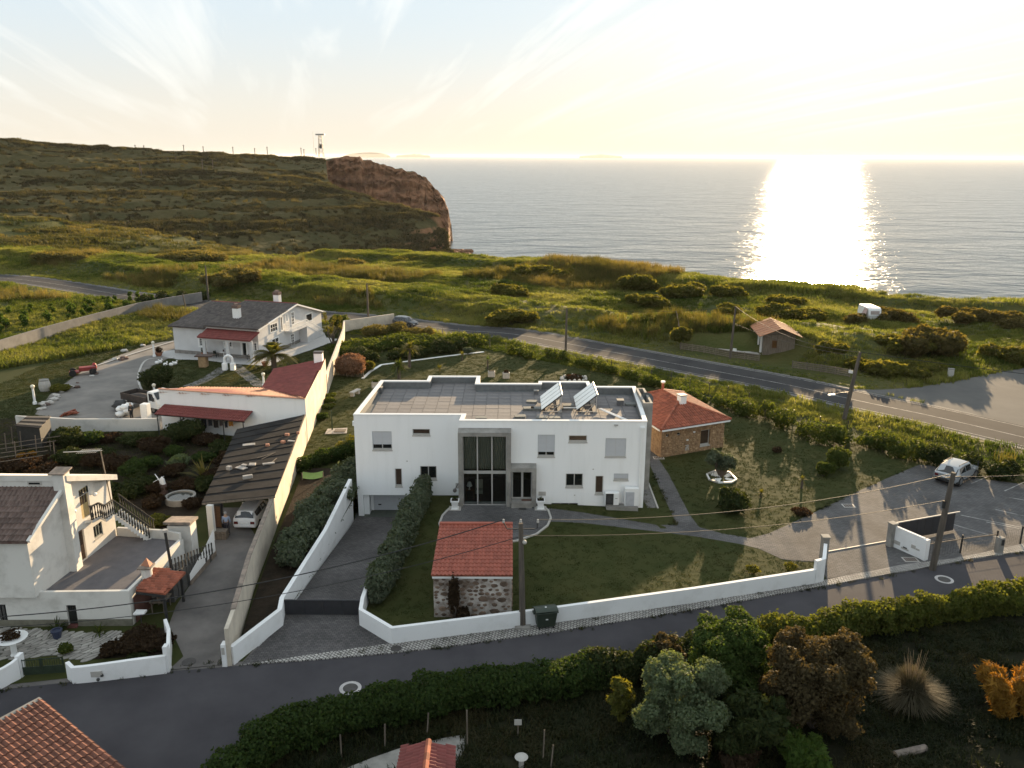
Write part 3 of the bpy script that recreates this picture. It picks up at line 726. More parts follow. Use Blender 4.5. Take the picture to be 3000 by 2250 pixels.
COURT=[tuple(D(*p,0.02)[:2])for p in((1700,1134),(1780,1097),(1860,1058),(1930,1027),(1985,1004),(2010,1005),(2060,1020),(2110,1033),(2212,1046))]+[(58,58)]+[tuple(D(*p,0.02)[:2])for p in((2212,1178),(2060,1208),(1960,1222),(1785,1250),(1768,1213),(1690,1208))]
struct(sheet(COURT,'parking_court',M_paver,0.016))
mb=MB()
for a,b in(((2060,1037),(2110,1026)),((2098,1045),(2143,1026)),((2170,1061),(2212,1042)),((2180,1075),(2225,1083)),((2150,1101),(2225,1118)),((2075,1113),(2212,1141)),((2044,1129),(2170,1166)),((2130,1128),(2240,1150))):
 p,q=D(*a),D(*b);p.z=q.z=0.022;d=(q-p).normalized();nn=Vector((-d.y,d.x,0))*0.05
 mb.quad(p-nn,q-nn,q+nn,p+nn)
struct(flip_up(mb.build('parking_line',M_line)))
mb=MB();mb.bar((*D(1783,1193)[:2],0.03),(*D(1925,1168)[:2],0.03),0.08,0.05);struct(mb.build('gate_track',M_stone))
mb=MB();mb.box(1.9,10.6,57.95,58.66,-0.1,0.03);mb.box(10.2,11.2,58.7,66,-0.1,0.034);struct(mb.build('gravel_strip',M_gravel))
mb=MB();mb.bar((11.2,58.6,0.03),(11.3,66,0.03),0.12,0.1);struct(mb.build('gravel_kerb',M_stone))
NY=[tuple(D(*p)[:2])for p in((75,895),(110,850),(180,800),(250,770),(330,742),(378,735),(385,765),(330,790),(305,815),(300,845),(330,862),(352,868),(352,930),(250,905),(120,905))]
struct(sheet(NY,'neighbour_drive',mat('pale_gravel_drive',(0.23,0.21,0.19),0.9,col2=(0.14,0.13,0.12),scale=0.3,bump=0.5,bscale=8,dist=0.02,detail=10),0.012))
# ================================================================== THE WHITE HOUSE
HT,DK=7.0,6.42
YL,YR=60.07,58.66
OUT=[(-12.04,YL),(-3.8,YL),(-3.9,YR),(10.05,YR),(10.55,68.3),(6.75,68.3),(6.7,69.9),(2.35,69.9),(2.3,69.2),(-2.9,69.2),(-2.85,71.6),(-7.4,71.6),(-7.45,70.0),(-11.47,70.0)]
house=thing('house','large white flat roofed modern house with concrete framed glass entrance','house',(-1,64,0))
fl=Fr((-12.04,YL,0),(1,0));fr_=Fr((-3.9,YR,0),(1,0))
def wl_(f,V,x0,y0,x1,y1):return f.rect(V(x0,y0),V(x1,y1))
wins=[(fl,wl_(fl,V12,340,408,630,681),dict(panes=2,shut=0.72)),(fl,wl_(fl,V12,918,375,1172,470),dict(panes=1,gm=M_brownglass)),(fl,wl_(fl,V12,667,940,775,1200),dict(panes=1,gm=M_brownglass)),(fl,wl_(fl,V12,1027,905,1268,1103),dict(panes=2)),(fr_,wl_(fr_,V14,1430,485,1683,826),dict(panes=2,shut=0.80)),(fr_,wl_(fr_,V5,1550,525,1674,573),dict(panes=1,gm=M_brownglass)),(fr_,wl_(fr_,V13,363,508,648,780),dict(panes=2,shut=0.985)),(fr_,wl_(fr_,V5,1530,785,1645,880),dict(panes=2)),(fr_,wl_(fr_,V13,218,1045,324,1310),dict(panes=1,gm=M_brownglass)),(fr_,wl_(fr_,V13,480,1012,685,1112),dict(panes=1,shut=0.8)),(fr_,wl_(fr_,V14,1635,1522,2040,1584),dict(panes=3,fw=0.05)),]
BL=0.42
PF=Fr((-3.98,58.05,0),(1,0))
mb=MB()
hl=[q for f,q,_ in wins if f is fl];hr=[q for f,q,_ in wins if f is fr_]
fl2=Fr((-12.04,YL,BL),(1,0));holes_wall(mb,fl2,8.24,HT-BL,[(a,b,c-BL,d-BL)for a,b,c,d in hl])
frb=Fr((-3.9,YR,-0.3),(1,0))
port=[(0.25,3.6,0.75,6.4),(3.95,5.6,0.75,3.75)]
holes_wall(mb,frb,13.95,HT+0.3,[(a,b,c+0.3,d+0.3)for a,b,c,d in hr]+port,0.2)
n=len(OUT)
for i in range(n):
 a,b=OUT[i],OUT[(i+1)%n]
 if i in(0,2):continue
 z0=BL if i==n-1 else-0.3
 mb.quad((a[0],a[1],z0),(b[0],b[1],z0),(b[0],b[1],HT),(a[0],a[1],HT))
mb.quad((-12.04,YL,BL),(-3.9,YL,BL),(-3.9,62.6,BL),(-11.9,62.6,BL))
wall=mb.build('wall',M_white,house)
for f,q,kw in wins:window(house,f,*q,**kw)
cop_o,cop_i=offset_poly(OUT,-0.03),offset_poly(OUT,0.30);lin=offset_poly(OUT,0.26)
mb=MB()
for i in range(n):
 j=(i+1)%n
 for pa,pb,za,zb in((cop_o,cop_o,HT-0.07,HT+0.03),):
  mb.quad((*cop_o[i],za),(*cop_o[j],za),(*cop_o[j],zb),(*cop_o[i],zb))
 mb.quad((*cop_o[i],HT+0.03),(*cop_o[j],HT+0.03),(*cop_i[j],HT+0.03),(*cop_i[i],HT+0.03))
 mb.quad((*cop_i[j],HT-0.07),(*cop_i[i],HT-0.07),(*cop_i[i],HT+0.03),(*cop_i[j],HT+0.03))
 mb.quad((*cop_o[i],HT-0.07),(*cop_i[i],HT-0.07),(*cop_i[j],HT-0.07),(*cop_o[j],HT-0.07))
mb.build('coping',M_whitep,house)
M_membrane=mat('grey_roof_membrane',(0.15,0.155,0.155),0.8,var=0.15)
mb=MB()
for i in range(n):
 j=(i+1)%n
 mb.quad((*lin[j],DK-0.1),(*lin[i],DK-0.1),(*lin[i],HT-0.05),(*lin[j],HT-0.05))
mb.build('parapet_lining',M_membrane,house)
mb=MB();mb.poly([(*p,DK-0.06)for p in offset_poly(OUT,0.1)]);roof=mb.build('roof',M_membrane,house)
M_pav=mat('roof_paver_concrete',(0.205,0.190,0.184),0.85,col2=(0.130,0.125,0.128),scale=0.5,island=0.09,bump=0.2,bscale=20,dist=0.005,detail=9)
rng=random.Random(3);shapes={}
np_=0
for i in range(23):
 for j in range(14):
  x,y=-12.1+i*1.0+0.5,58.95+j*0.95+0.475
  if not inside((x,y),offset_poly(OUT,0.42)):continue
  x0,x1,y0,y1=x-0.488,x+0.488,y-0.463,y+0.463
  mb=MB();mb.box(-0.488,0.488,-0.463,0.463,-0.04,0.0)
  me=shapes.setdefault('p',None)or shapes.update(p=mesh_only(mb,'roof_paver',M_pav))or shapes['p']
  piece('roof_paver',me,roof,Matrix.Translation((x,y,DK+rng.uniform(-.006,.006)))@Matrix.Rotation(rng.uniform(-.012,.012),4,'Z')@Matrix.Rotation(rng.uniform(-.006,.006),4,'X'))
T=0.34
def portal(x0,x1,zt_f,zt_b,zb,yf,name):
 mb=MB()
 mb.add([(x0,yf,zt_f-0.3),(x1,yf,zt_f-0.3),(x1,YR-0.002,zt_f-0.3),(x0,YR-0.002,zt_f-0.3),(x0,yf,zt_f),(x1,yf,zt_f),(x1,YR-0.002,zt_b),(x0,YR-0.002,zt_b)],[(3,2,1,0),(4,5,6,7),(0,1,5,4),(1,2,6,5),(2,3,7,6),(3,0,4,7)])
 mb.box(x0,x0+T,yf,YR-0.002,zb,zt_f-0.3);mb.box(x1-T,x1,yf,YR-0.002,zb,zt_f-0.3)
 return mb.build(name,M_conc,house)
portal(-4.0,-0.05,6.28,6.44,0.1,58.0,'concrete_frame')
mb=MB();x0,x1,yf=-0.05,1.86,58.0
mb.add([(x0,yf,3.18),(x1,yf,3.18),(x1,YR-.002,3.18),(x0,YR-.002,3.18),(x0,yf,3.5),(x1,yf,3.5),(x1,YR-.002,3.66),(x0,YR-.002,3.66)],[(3,2,1,0),(4,5,6,7),(0,1,5,4),(1,2,6,5),(2,3,7,6),(3,0,4,7)])
mb.box(x1-0.32,x1,yf,YR-.002,0.1,3.18);mb.build('concrete_frame',M_conc,house)
gf=Fr((-3.66,58.3,0),(1,0));gw=3.27;zb,zm,zt=0.44,3.05,5.98
mb=MB();fw=0.05
for a in(0,gw/3,2*gw/3,gw):gf.box(mb,a-fw if a else 0,a+fw if a<gw else gw,zb,zt,-0.06,0)
for z0,z1 in((zb-0.16,zb+0.02),(zm-0.12,zm+0.12),(zt-0.06,zt)):gf.box(mb,0,gw,z0,z1,-0.055,0.004)
glz=mb.build('glazing_frame',M_alu,house)
def clear_glass():
 m=bpy.data.materials.new('clear_glass');m.use_nodes=True;n,l=m.node_tree.nodes,m.node_tree.links
 n.remove(n['Principled BSDF']);tr=n.new('ShaderNodeBsdfTransparent');tr.inputs[0].default_value=(0.62,0.66,0.64,1)
 gl=n.new('ShaderNodeBsdfGlossy');gl.inputs['Roughness'].default_value=0.03;fr=n.new('ShaderNodeFresnel');fr.inputs[0].default_value=1.5
 mx=n.new('ShaderNodeMixShader');l.new(fr.outputs[0],mx.inputs[0]);l.new(tr.outputs[0],mx.inputs[1]);l.new(gl.outputs[0],mx.inputs[2]);l.new(mx.outputs[0],n['Material Output'].inputs[0]);return m
M_clear=clear_glass()
for i in range(3):
 for z0,z1 in((zb+0.02,zm-0.12),(zm+0.12,zt-0.06)):
  q=MB();gf.quad(q,i*gw/3+fw,(i+1)*gw/3-fw,z0,z1,-0.03);q.build('pane',M_clear,glz)
M_room=mat('dark_room_plaster',(0.075,0.065,0.055),0.9);
mb=MB();mb.box(-3.66,1.55,58.88,63.5,0.3,0.42);mb.box(-3.66,1.55,63.4,63.5,0.42,6.2);mb.box(-3.7,-3.64,58.9,63.5,0.42,6.2);mb.box(1.5,1.56,58.9,63.5,0.42,6.2);mb.box(-3.66,1.5,58.9,63.4,2.95,3.1);mb.box(-3.66,1.5,58.9,63.4,6.15,6.2)
mb.box(-0.3,-0.22,58.9,63.4,0.42,6.15)
mb.build('room',M_room,house)
M_curt=mat('grey_green_curtain',(0.36,0.36,0.30),0.9,var=0.08,scale=6)
for i in range(3):
 q=MB();x0=-3.62+i*1.09;nn_=44
 q.grid(lambda u,v:(x0+1.06*u,58.62+0.055*math.sin(u*2*math.pi*7)+0.012*math.sin(u*31+v*3),3.2+2.72*v),84,2)
 q.build('curtain',M_curt,house,smooth=True)
t=thing('table_lamp','small white table lamp on a dark side table behind the lower left pane','lamp',(-3.25,59.4,0.42))
mb=MB();mb.lathe((-3.25,59.4,1.22),[(0.1,0),(0.03,0.04),(0.05,0.2),(0.02,0.3)],10);mb.build('lamp_base',M_whitep,t)
mb=MB();mb.lathe((-3.25,59.4,1.5),[(0.22,0),(0.12,0.3)],14);mb.build('lamp_shade',M_whitep,t)
t=thing('side_table','dark wooden side table inside the lower left glass pane','table',(-3.2,59.4,0.42))
mb=MB();mb.box(-3.55,-2.85,59.15,59.65,1.17,1.22);mb.build('table_top',M_wood,t)
for sx in(-3.5,-2.9):
 for sy in(59.2,59.6):q=MB();q.box(sx-0.03,sx+0.03,sy-0.03,sy+0.03,0.42,1.17);q.build('leg',M_wood,t)
t=thing('armchair','dim beige armchair standing inside the lower left glass pane','armchair',(-2.55,60.2,0.42))
mb=MB();mb.box(-2.85,-2.25,59.9,60.5,0.6,0.9);bevel(mb.build('seat',M_curt,t));mb=MB();mb.box(-2.85,-2.25,60.4,60.55,0.9,1.6);bevel(mb.build('backrest',M_curt,t))
df=Fr((0.02,58.45,0),(1,0));mb=MB()
for a0,a1 in((0,0.08),(0.70,0.86),(1.44,1.52)):df.box(mb,a0,a1,0.86,3.18,-0.08,0)
df.box(mb,0.08,0.70,3.0,3.1,-0.07,-0.005);df.box(mb,0.86,1.44,3.0,3.1,-0.07,-0.005);df.box(mb,0.08,0.70,0.86,0.97,-0.07,-0.005);df.box(mb,0.86,1.44,0.86,0.97,-0.07,-0.005)
dr=mb.build('entrance_door',M_alu,house)
for a0,a1 in((0.08,0.70),(0.86,1.44)):
 q=MB();df.quad(q,a0,a1,0.97,3.0,-0.04);q.build('pane',M_clear,dr)
q=MB();df.box(q,0.76,0.79,1.7,2.2,0.03,0.06);q.build('handle',M_stone,dr)
mb=MB();mb.box(-0.02,1.54,57.75,58.65,0.1,0.84);mb.build('porch_step',M_conc,house)
for(x0,x1,y0,y1,z,lb)in((0.75,1.5,58.05,58.35,0.842,'reddish brown door mat on the porch step'),(0.55,1.1,57.45,57.72,yard_z(0.8,57.6)+0.03,'small dark mat in front of the porch step')):
 mb=MB();mb.box(x0,x1,y0,y1,z,z+0.02);tag(mb.build('door_mat',mat('rust_mat',(0.10,0.045,0.03),0.9)if z>0.5 else M_dark),lb,'mat')
gd=Fr((-11.0,61.25,-1.36),(1,0));mb=MB()
M_gd=mat('pale_garage_door',(0.52,0.53,0.55),0.5,var=0.03)
for k in range(6):gd.box(mb,0,3.6,k*0.3,k*0.3+0.285,-0.05,0)
g=mb.build('garage_door',M_gd,house);q=MB();gd.box(q,0.35,0.6,0.42,0.52,0,0.02);q.build('handle',M_dark,g)
mb=MB();mb.box(-12.02,-11.6,60.09,60.4,-1.5,0.418);mb.build('garage_pillar',M_white,house)
mb=MB();mb.box(-11.6,-11.0,61.2,61.4,-1.5,0.418);mb.build('garage_wall',M_white,house);mb=MB();mb.box(-11.62,-11.2,60.4,61.2,-1.5,0.418);mb.build('garage_wall',M_white,house);mb=MB();mb.box(-7.4,-7.2,59.95,62.4,-1.5,0.41);mb.build('garage_wall',M_white,house)
mb=MB();mb.box(9.62,9.84,YR-0.10,YR-0.002,0.1,6.35);mb.box(9.56,9.9,YR-0.16,YR-0.002,6.35,6.55);mb.build('drainpipe',M_whitep,house)
mb=MB();fr_.box(mb,*wl_(fr_,V14,1440,1348,1550,1408),0.002,0.03);mb.build('stone_plaque',M_stone,house)
mb=MB();fl.box(mb,*wl_(fl,V14,180,1220,228,1300),0.002,0.02);mb.build('meter_cover',M_stone,house)
for f,V,x,y in((fl,V12,842,834),(fr_,V13,185,950),(fr_,V5,1590,932)):
 a,b=f.hit(*V(x,y));mb=MB();f.box(mb,a-0.05,a+0.05,b-0.04,b+0.04,0.002,0.02);mb.build('vent_cap',M_stone,house)
a,b=fr_.hit(*V13(512,316));mb=MB();fr_.box(mb,a-0.13,a+0.13,b-0.05,b+0.05,0.0,0.14);mb.build('wall_light',M_stone,house)
mb=MB();mb.box(-12.25,-12.03,60.5,60.75,5.95,6.3);mb.build('overflow_spout',M_whitep,house)
mb=MB();x0,x1,y0,y1=10.32,11.05,62.2,66.6
for b_ in((x0,x0+.18,y0,y1),(x1-.18,x1,y0,y1),(x0+.18,x1-.18,y0,y0+.18),(x0+.18,x1-.18,y1-.18,y1)):mb.box(*b_,5.2,7.35)
mb.box(x0,x1,y0,y1,-0.2,5.198);mb.build('concrete_shaft',M_conc,house)
t=thing('satellite_dish','dark satellite dish in the open top of the concrete shaft at the roof edge','satellite dish',(10.9,64.6,5.2))
mb=MB();mb.tube([(10.9,64.6,5.2),(10.9,64.6,6.9)],0.04);mb.build('mast',M_dark,t)
mb=MB();c=Vector((10.9,64.45,7.0));dn=Vector((0.1,-0.85,0.4)).normalized();e1=dn.cross(Vector((0,0,1))).normalized();e2=e1.cross(dn)
mb.grid(lambda u,v:c+(e1*math.cos(u*2*math.pi)+e2*math.sin(u*2*math.pi))*0.55*v+dn*0.14*v*v,20,4);mb.build('dish',mat('dark_dish',(0.10,0.11,0.11),0.5),t,smooth=True)
M_pv=mat('sky_white_collector_glass',(0.80,0.81,0.78),0.18,var=0.04,spec=0.6)  # base colour whitened to carry the sky's reflection on the collectors
def collector(x,y,label):
 t=thing('solar_panel',label,'solar panel',(x,y,DK),group='tilted solar collectors on the roof')
 a=math.atan2(1.25,1.55);L=2.0;dx,dz=math.cos(a),math.sin(a)
 for k in range(4):
  mb=MB();y0,y1=y+k*0.96,y+k*0.96+0.935
  p=lambda s,yy,h:(x+dx*s*L-dz*h,yy,DK+0.2+dz*s*L+dx*h)
  mb.add([p(0,y0,0),p(1,y0,0),p(1,y1,0),p(0,y1,0),p(0,y0,.09),p(1,y0,.09),p(1,y1,.09),p(0,y1,.09)],[(3,2,1,0),(4,5,6,7),(0,1,5,4),(1,2,6,5),(2,3,7,6),(3,0,4,7)])
  o=mb.build('collector_panel',mat('dark_collector_casing',(0.05,0.045,0.04),0.5),t)
  q=MB();q.quad(p(.015,y0+.03,.094),p(.985,y0+.03,.094),p(.985,y1-.03,.094),p(.015,y1-.03,.094));q.build('collector_glass',M_pv,o)
 mb=MB();mb.tube([(x+dx*L,y,DK+0.25+dz*L),(x+dx*L,y+3.82,DK+0.25+dz*L)],0.07);mb.build('header_tank',M_alu,t)
 for yy in(y+0.15,y+1.9,y+3.65):
  mb=MB();mb.bar((x+dx*L-0.05,yy,DK),(x+dx*L-0.05,yy,DK+0.2+dz*L-0.06),0.06);mb.bar((x+0.1,yy,DK+0.1),(x+dx*L-0.05,yy,DK+0.1),0.05);mb.bar((x+dx*L*0.45,yy,DK+0.1),(x+dx*L-0.05,yy,DK+0.85),0.04);mb.build('support_leg',M_alu,t)
 for xx in(x+0.3,x+1.25):
  mb=MB();mb.box(xx,xx+0.35,y+0.05,y+3.7,DK+0.002,DK+0.1);mb.build('footing',M_conc,t)
 return t
collector(2.37,62.4,'tilted solar collector nearer the middle of the flat roof')
collector(5.15,62.4,'tilted solar collector nearer the right edge of the flat roof')
mb=MB();mb.bar((4.05,62.55,DK+0.42),(5.3,62.55,DK+0.42),0.05);tag(mb.build('pipe_rail',M_whitep),'white pipe joining the two solar collectors low at the front','pipe')
mb=MB();mb.tube([(6.9,62.9,DK+0.25),(8.9,60.2,DK+0.06),(9.2,59.4,DK+0.05)],0.05,6);mb.tube([(7.05,62.95,DK+0.25),(9.05,60.3,DK+0.06),(9.35,59.4,DK+0.05)],0.05,6);tag(mb.build('insulated_pipe',M_whitep),'pair of white lagged pipes running from the right collector to the parapet','pipes')
rdz=lambda V,x,y:G(*V(x,y),DK)
for V,x,y,s,h,lb in((V5,1900,318,(0.5,0.5),0.42,'dark square vent box right of the right solar collector'),(V5,1328,244,(0.36,0.36),0.3,'small dark vent box on the roof behind the left collector'),(V5,250,232,(0.7,0.5),0.45,'dark vent box in the back left corner of the roof')):
 p=rdz(V,x,y);t=thing('roof_vent',lb,'vent',(p.x,p.y,DK),group='vent boxes on the flat roof')
 mb=MB();mb.box(p.x-s[0]/2,p.x+s[0]/2,p.y-s[1]/2,p.y+s[1]/2,DK,DK+h);mb.build('vent_box',mat('vent_grey',(0.12,0.12,0.125),0.7),t)
 mb=MB();mb.box(p.x-s[0]/2-.04,p.x+s[0]/2+.04,p.y-s[1]/2-.04,p.y+s[1]/2+.04,DK+h,DK+h+0.06);mb.build('vent_cover',M_conc,t)
stk=[(955,418,3,'at the front beside the step in the parapet'),(1220,402,2,'lying askew left of the left collector'),(1300,300,2,'furthest back of those left of the collector'),(1278,352,3,'left one of the pair beside the left collector'),(1330,352,3,'right one of the pair beside the left collector'),(1368,415,3,'below the front corner of the left collector'),(1455,418,3,'at the front parapet below the collectors'),(1545,345,5,'tallest, between the two collectors'),(1972,318,2,'near the concrete shaft')]
M_slab=mat('grey_green_slab',(0.17,0.175,0.165),0.85,var=0.15)
for x,y,k,lb in stk:
 p=rdz(V5,x,y);t=thing('slab_stack','spare grey roof slabs '+lb,'slab stack',(p.x,p.y,DK),group='stacks of spare slabs on the roof')
 rg=random.Random(x)
 for i in range(k):
  mb=MB();mb.obox((p.x+rg.uniform(-.03,.03),p.y+rg.uniform(-.03,.03),DK+0.045+i*0.075),(0.85,0.6,0.055),rg.uniform(-.15,.15));mb.build('slab',M_slab,t)
def heat_pump(rect,label,fan):
 a0,a1,b0,b1=rect;f=Fr((-3.9,YR-0.55,0),(1,0))
 t=thing('heat_pump',label,'heat pump',tuple(f.p((a0+a1)/2,b0)),group='heat pump units by the front wall')
 mb=MB();f.box(mb,a0,a1,b0,b1,-0.4,0);bevel(mb.build('casing',M_whitep,t),0.05)
 w=a1-a0
 if fan:
  mb=MB();f.box(mb,a0+.06,a0+w*.6,b0+.05,b1-.06,0.002,0.02);mb.build('fan_panel',M_dark,t)
  c=f.p(a0+w*.33,(b0+b1)/2,0.03);mb=MB()
  for r in(0.1,0.19,0.28):mb.tube([c+Vector((r*math.cos(q*math.pi/10),0,r*math.sin(q*math.pi/10)))for q in range(21)],0.008,4,False)
  for q in range(8):mb.tube([c,c+Vector((.29*math.cos(q*math.pi/4),0,.29*math.sin(q*math.pi/4)))],0.006,4)
  mb.build('fan_guard',mat('guard_grey',(0.10,0.10,0.10),0.5),t)
  mb=MB();f.box(mb,a0+w*.72,a0+w*.88,(b0+b1)/2+.05,(b0+b1)/2+.08,0.002,0.01);mb.build('badge',M_dark,t)
 else:
  mb=MB();f.box(mb,a0+.07,a0+w*.68,b0+.04,b1-.3,0.002,0.02);mb.build('grille',mat('pump_grille',(0.42,0.43,0.46),0.6),t)
fp=Fr((-3.9,YR-0.55,0),(1,0))
heat_pump(fp.rect(V13(357,1290),V13(552,1468)),'white heat pump with a dark fan panel by the front wall',True)
heat_pump(fp.rect(V13(640,1225),V13(830,1478)),'taller white heat pump with a plain grey grille beside the corner',False)
mb=MB();a0,a1,b0,b1=fp.rect(V13(372,1478),V13(822,1540));fp.box(mb,a0,a1,-0.2,b1,-0.5,0.12);tag(mb.build('concrete_plinth',M_conc),'low concrete plinth under the two heat pumps','plinth')
def planter(px,py,label):
 p=G(px,py,0.33);p.z=yard_z(p.x,p.y)
 t=thing('stone_planter',label,'planter',tuple(p),group='white stone planters at the entrance')
 mb=MB();
 for w,z0,z1 in((0.56,0,0.1),(0.40,0.1,0.16)):mb.obox((p.x,p.y,p.z+(z0+z1)/2),(w,w,z1-z0))
 mb.add([(p.x+sx*w,p.y+sy*w,p.z+z)for z,w in((0.16,0.19),(0.62,0.27))for sx,sy in((-1,-1),(1,-1),(1,1),(-1,1))],[(0,1,5,4),(1,2,6,5),(2,3,7,6),(3,0,4,7)])
 mb.obox((p.x,p.y,p.z+0.67),(0.64,0.64,0.1));mb.build('pot',M_whitep,t)
 mb=MB();mb.obox((p.x,p.y,p.z+0.725),(0.5,0.5,0.02));mb.build('soil',M_soil,t)
 mb=MB();mb.obox((p.x,p.y,p.z+0.0),(0.9,0.8,0.06));mb.build('base_slab',M_stone,t)
 rg=random.Random(px)
 mb=MB()
 for i in range(40):
  a=rg.uniform(0,6.28);e=rg.uniform(.3,1.3);l=rg.uniform(.12,.3);d=Vector((math.cos(a)*math.cos(e),math.sin(a)*math.cos(e),math.sin(e)))
  q=Vector((p.x,p.y,p.z+.73));s=d.cross(Vector((0,0,1))).normalized()*0.03;mb.add([q-s,q+s,q+d*l+s*.3,q+d*l-s*.3],[(0,1,2,3)])
 mb.build('plant',leafmat('potted_green',(0.035,0.05,0.02),(0.06,0.075,0.03)),t)
planter(*V14(172,1612),'white stone planter left of the glass entrance')
planter(*V14(1470,1608),'white stone planter right of the entrance frame')
t=thing('wall_lantern','dark globe garden lamp leaning on a bracket left of the concrete frame','lamp',(-4.3,59.2,yard_z(-4.3,59.2)))
mb=MB();mb.tube([(-4.05,58.6,2.0),(-4.3,58.75,1.5)],0.025);mb.build('bracket',M_dark,t)
mb=MB();mb.ball((-4.33,58.75,1.38),0.16);mb.build('globe',mat('smoky_globe',(0.10,0.09,0.085),0.15),t,smooth=True)
# ================================================================== GARDEN WALLS AND GATES
VV=view(480,860,.22604);VL=view(0,1300,.18083);VC=view(560,1450,.15371);VS=view(1860,1120,.18087)
M_wallw=mat('garden_wall_white',(0.80,0.80,0.80),0.8,col2=(0.66,0.655,0.64),scale=0.9,bump=0.15,bscale=18,lo=0.2,hi=0.5,detail=10)
M_wallo=mat('old_sun_warmed_render',(0.62,0.55,0.45),0.9,col2=(0.40,0.35,0.29),scale=0.7,bump=0.4,bscale=10,dist=0.02,detail=10,lo=0.25,hi=0.6)  # old render whose cream tone has the warm sunlight painted in
M_coping=mat('mossy_coping',(0.30,0.235,0.19),0.9,col2=(0.14,0.12,0.10),scale=2,bump=0.4)
def cap_run(mb,path,z,t,h=0.06):
 n=len(path);zs=z if isinstance(z,(list,tuple))else[z]*n
 for i in range(n-1):
  mb.bar((*path[i][:2],zs[i]+h/2),(*path[i+1][:2],zs[i+1]+h/2),t,h)
t=thing('garden_wall','low white garden wall along the sett pavement in front of the lawn','wall',(0,41.6,0))
p=[(-8.72,45.0),(-8.72,43.45),(-8.6,42.2),(-6.55,40.3)]+[tuple(D(*q)[:2])for q in((1000,1371),(1200,1345),(1500,1302),(1757,1261))]
mb=MB();wall_run(mb,p,1.02,0.22);mb.build('wall',M_wallw,t)
e=Vector(p[-1]);e2=D(1775,1256);bk=D(1786,1176)
mb=MB();wall_run(mb,[tuple(e),tuple(e2[:2])],1.62,0.24);mb.build('end_pier',M_wallw,t)
mb=MB();wall_run(mb,[tuple(e2[:2]),(e2.x+0.85,e2.y+2.1)],1.6,0.22);mb.build('return_wall',M_wallw,t)
mb=MB();q=(e2.x+0.95,e2.y+2.45);mb.obox((*q,0.95),(0.42,0.42,1.9));mb.obox((*q,1.94),(0.52,0.52,0.1));mb.build('gate_post',M_conc,t)
t=thing('drive_wall','white wall along the left side of the sunken block paved drive','wall',(-13,48,0))
mb=MB();p=[(-14.75,38.35),(-13.2,42.1),(-13.42,43.4),(-12.75,52),(-12.45,59.6)]
wall_run(mb,p,[1.05,1.05,1.05,1.3,1.95],0.26,z=0.0);wall_run(mb,[(-13.42,43.4),(-12.45,59.6)],1.6,0.24,z=-1.62);mb.build('wall',M_wallw,t)
t=thing('retaining_wall','white retaining wall under the grey green hedge beside the drive','wall',(-8,51,0))
mb=MB();wall_run(mb,[(-8.68,45.0),(-7.42,59.85)],[0.12,0.3],0.2,z=0.0);wall_run(mb,[(-8.68,45.0),(-7.42,59.85)],1.55,0.18,z=-1.6);mb.build('wall',M_wallw,t)
t=thing('drive_gate','low dark grey sliding gate across the sunken drive','gate',(-11,43.3,0))
M_gate=mat('anthracite_gate',(0.028,0.028,0.032),0.6,var=0.15)
for k in range(4):
 mb=MB();a=-13.25+k*1.14;mb.box(a,a+1.125,43.22,43.28,0.03,0.93);mb.build('gate_panel',M_gate,t)
mb=MB();mb.box(-13.25,-8.75,43.2,43.3,0.931,0.985);mb.build('gate_rail',M_gate,t)
t=thing('boundary_wall','long tall weathered boundary wall between the lane yard and the white house garden','wall',(-16,50,0))
BW=[(-14.85,38.2),(-15.1,40.1),(-16.05,46.07),(-18.05,63.65),(-19.3,73.5)]
mb=MB();wall_run(mb,BW,[2.2,2.2,2.35,2.6,2.7],0.22);mb.build('wall',M_wallo,t)
mb=MB();cap_run(mb,BW[1:],[2.205,2.355,2.605,2.705],0.28,0.05);mb.build('coping',M_coping,t)
mb=MB();mb.box(-15.2,-14.95,38.08,38.5,-0.1,1.32);bevel(mb.build('meter_pier',M_wallw,t),.03)
mb=MB();mb.box(-15.16,-15.0,38.05,38.079,0.75,1.15);mb.build('meter_box',M_stone,t)
BW2=[(-20.9,89.9),(-21.55,95),(-24.25,116.5),(-25.6,124.2),(-19.0,131.0)]
mb=MB();wall_run(mb,BW2,[2.3,2.2,1.9,1.7,1.55],0.22)
t=thing('boundary_wall','whitewashed back boundary wall bending towards the coast road','wall',(-23,115,0));mb.build('wall',M_wallo,t)
t=thing('front_wall','white curved end front wall with the flower bed behind it','wall',(-19.5,37.2,0))
c=[tuple(G(*V4(*q),0.0)[:2])for q in((520,985),(560,1022),(640,1015),(800,998),(1000,975),(1250,945))]
c=[c[0]]+c[1:]
mb=MB();wall_run(mb,c,[0.95,0.92,0.92,0.95,1.0,1.02],0.2);wall_run(mb,[c[-1],(c[-1][0]+0.0,c[-1][1]+0.35)],1.5,0.22);wall_run(mb,[(c[-1][0],c[-1][1]+0.3),tuple(G(*V4(1275,740),0)[:2]),tuple(G(*V4(1245,640),0.2)[:2])],[0.9,1.0,1.0],0.18)
mb.build('wall',M_wallw,t)
a,b=G(*V4(690,968),.35),G(*V4(760,965),.35)
mb=MB();mb.obox((*(G(*V4(725,952),0.45)-Vector((0,0.06,0))),),(0.55,0.06,0.32),R(3));mb.build('meter_cover',M_stone,t)
for V,x,y in((V4,768,958),(V4,740,990)):
 q=G(*V(x,y),0.35);mb=MB();mb.ball((q.x,q.y-0.09,q.z),0.09);mb.build('water_valve',M_dark,t)
t=thing('front_wall','white front wall at the far left with a swept down top','wall',(-25,35.5,0))
c=[tuple(G(*V4(*q),0.0)[:2])for q in((0,1062),(60,1030),(110,1005),(150,985))]
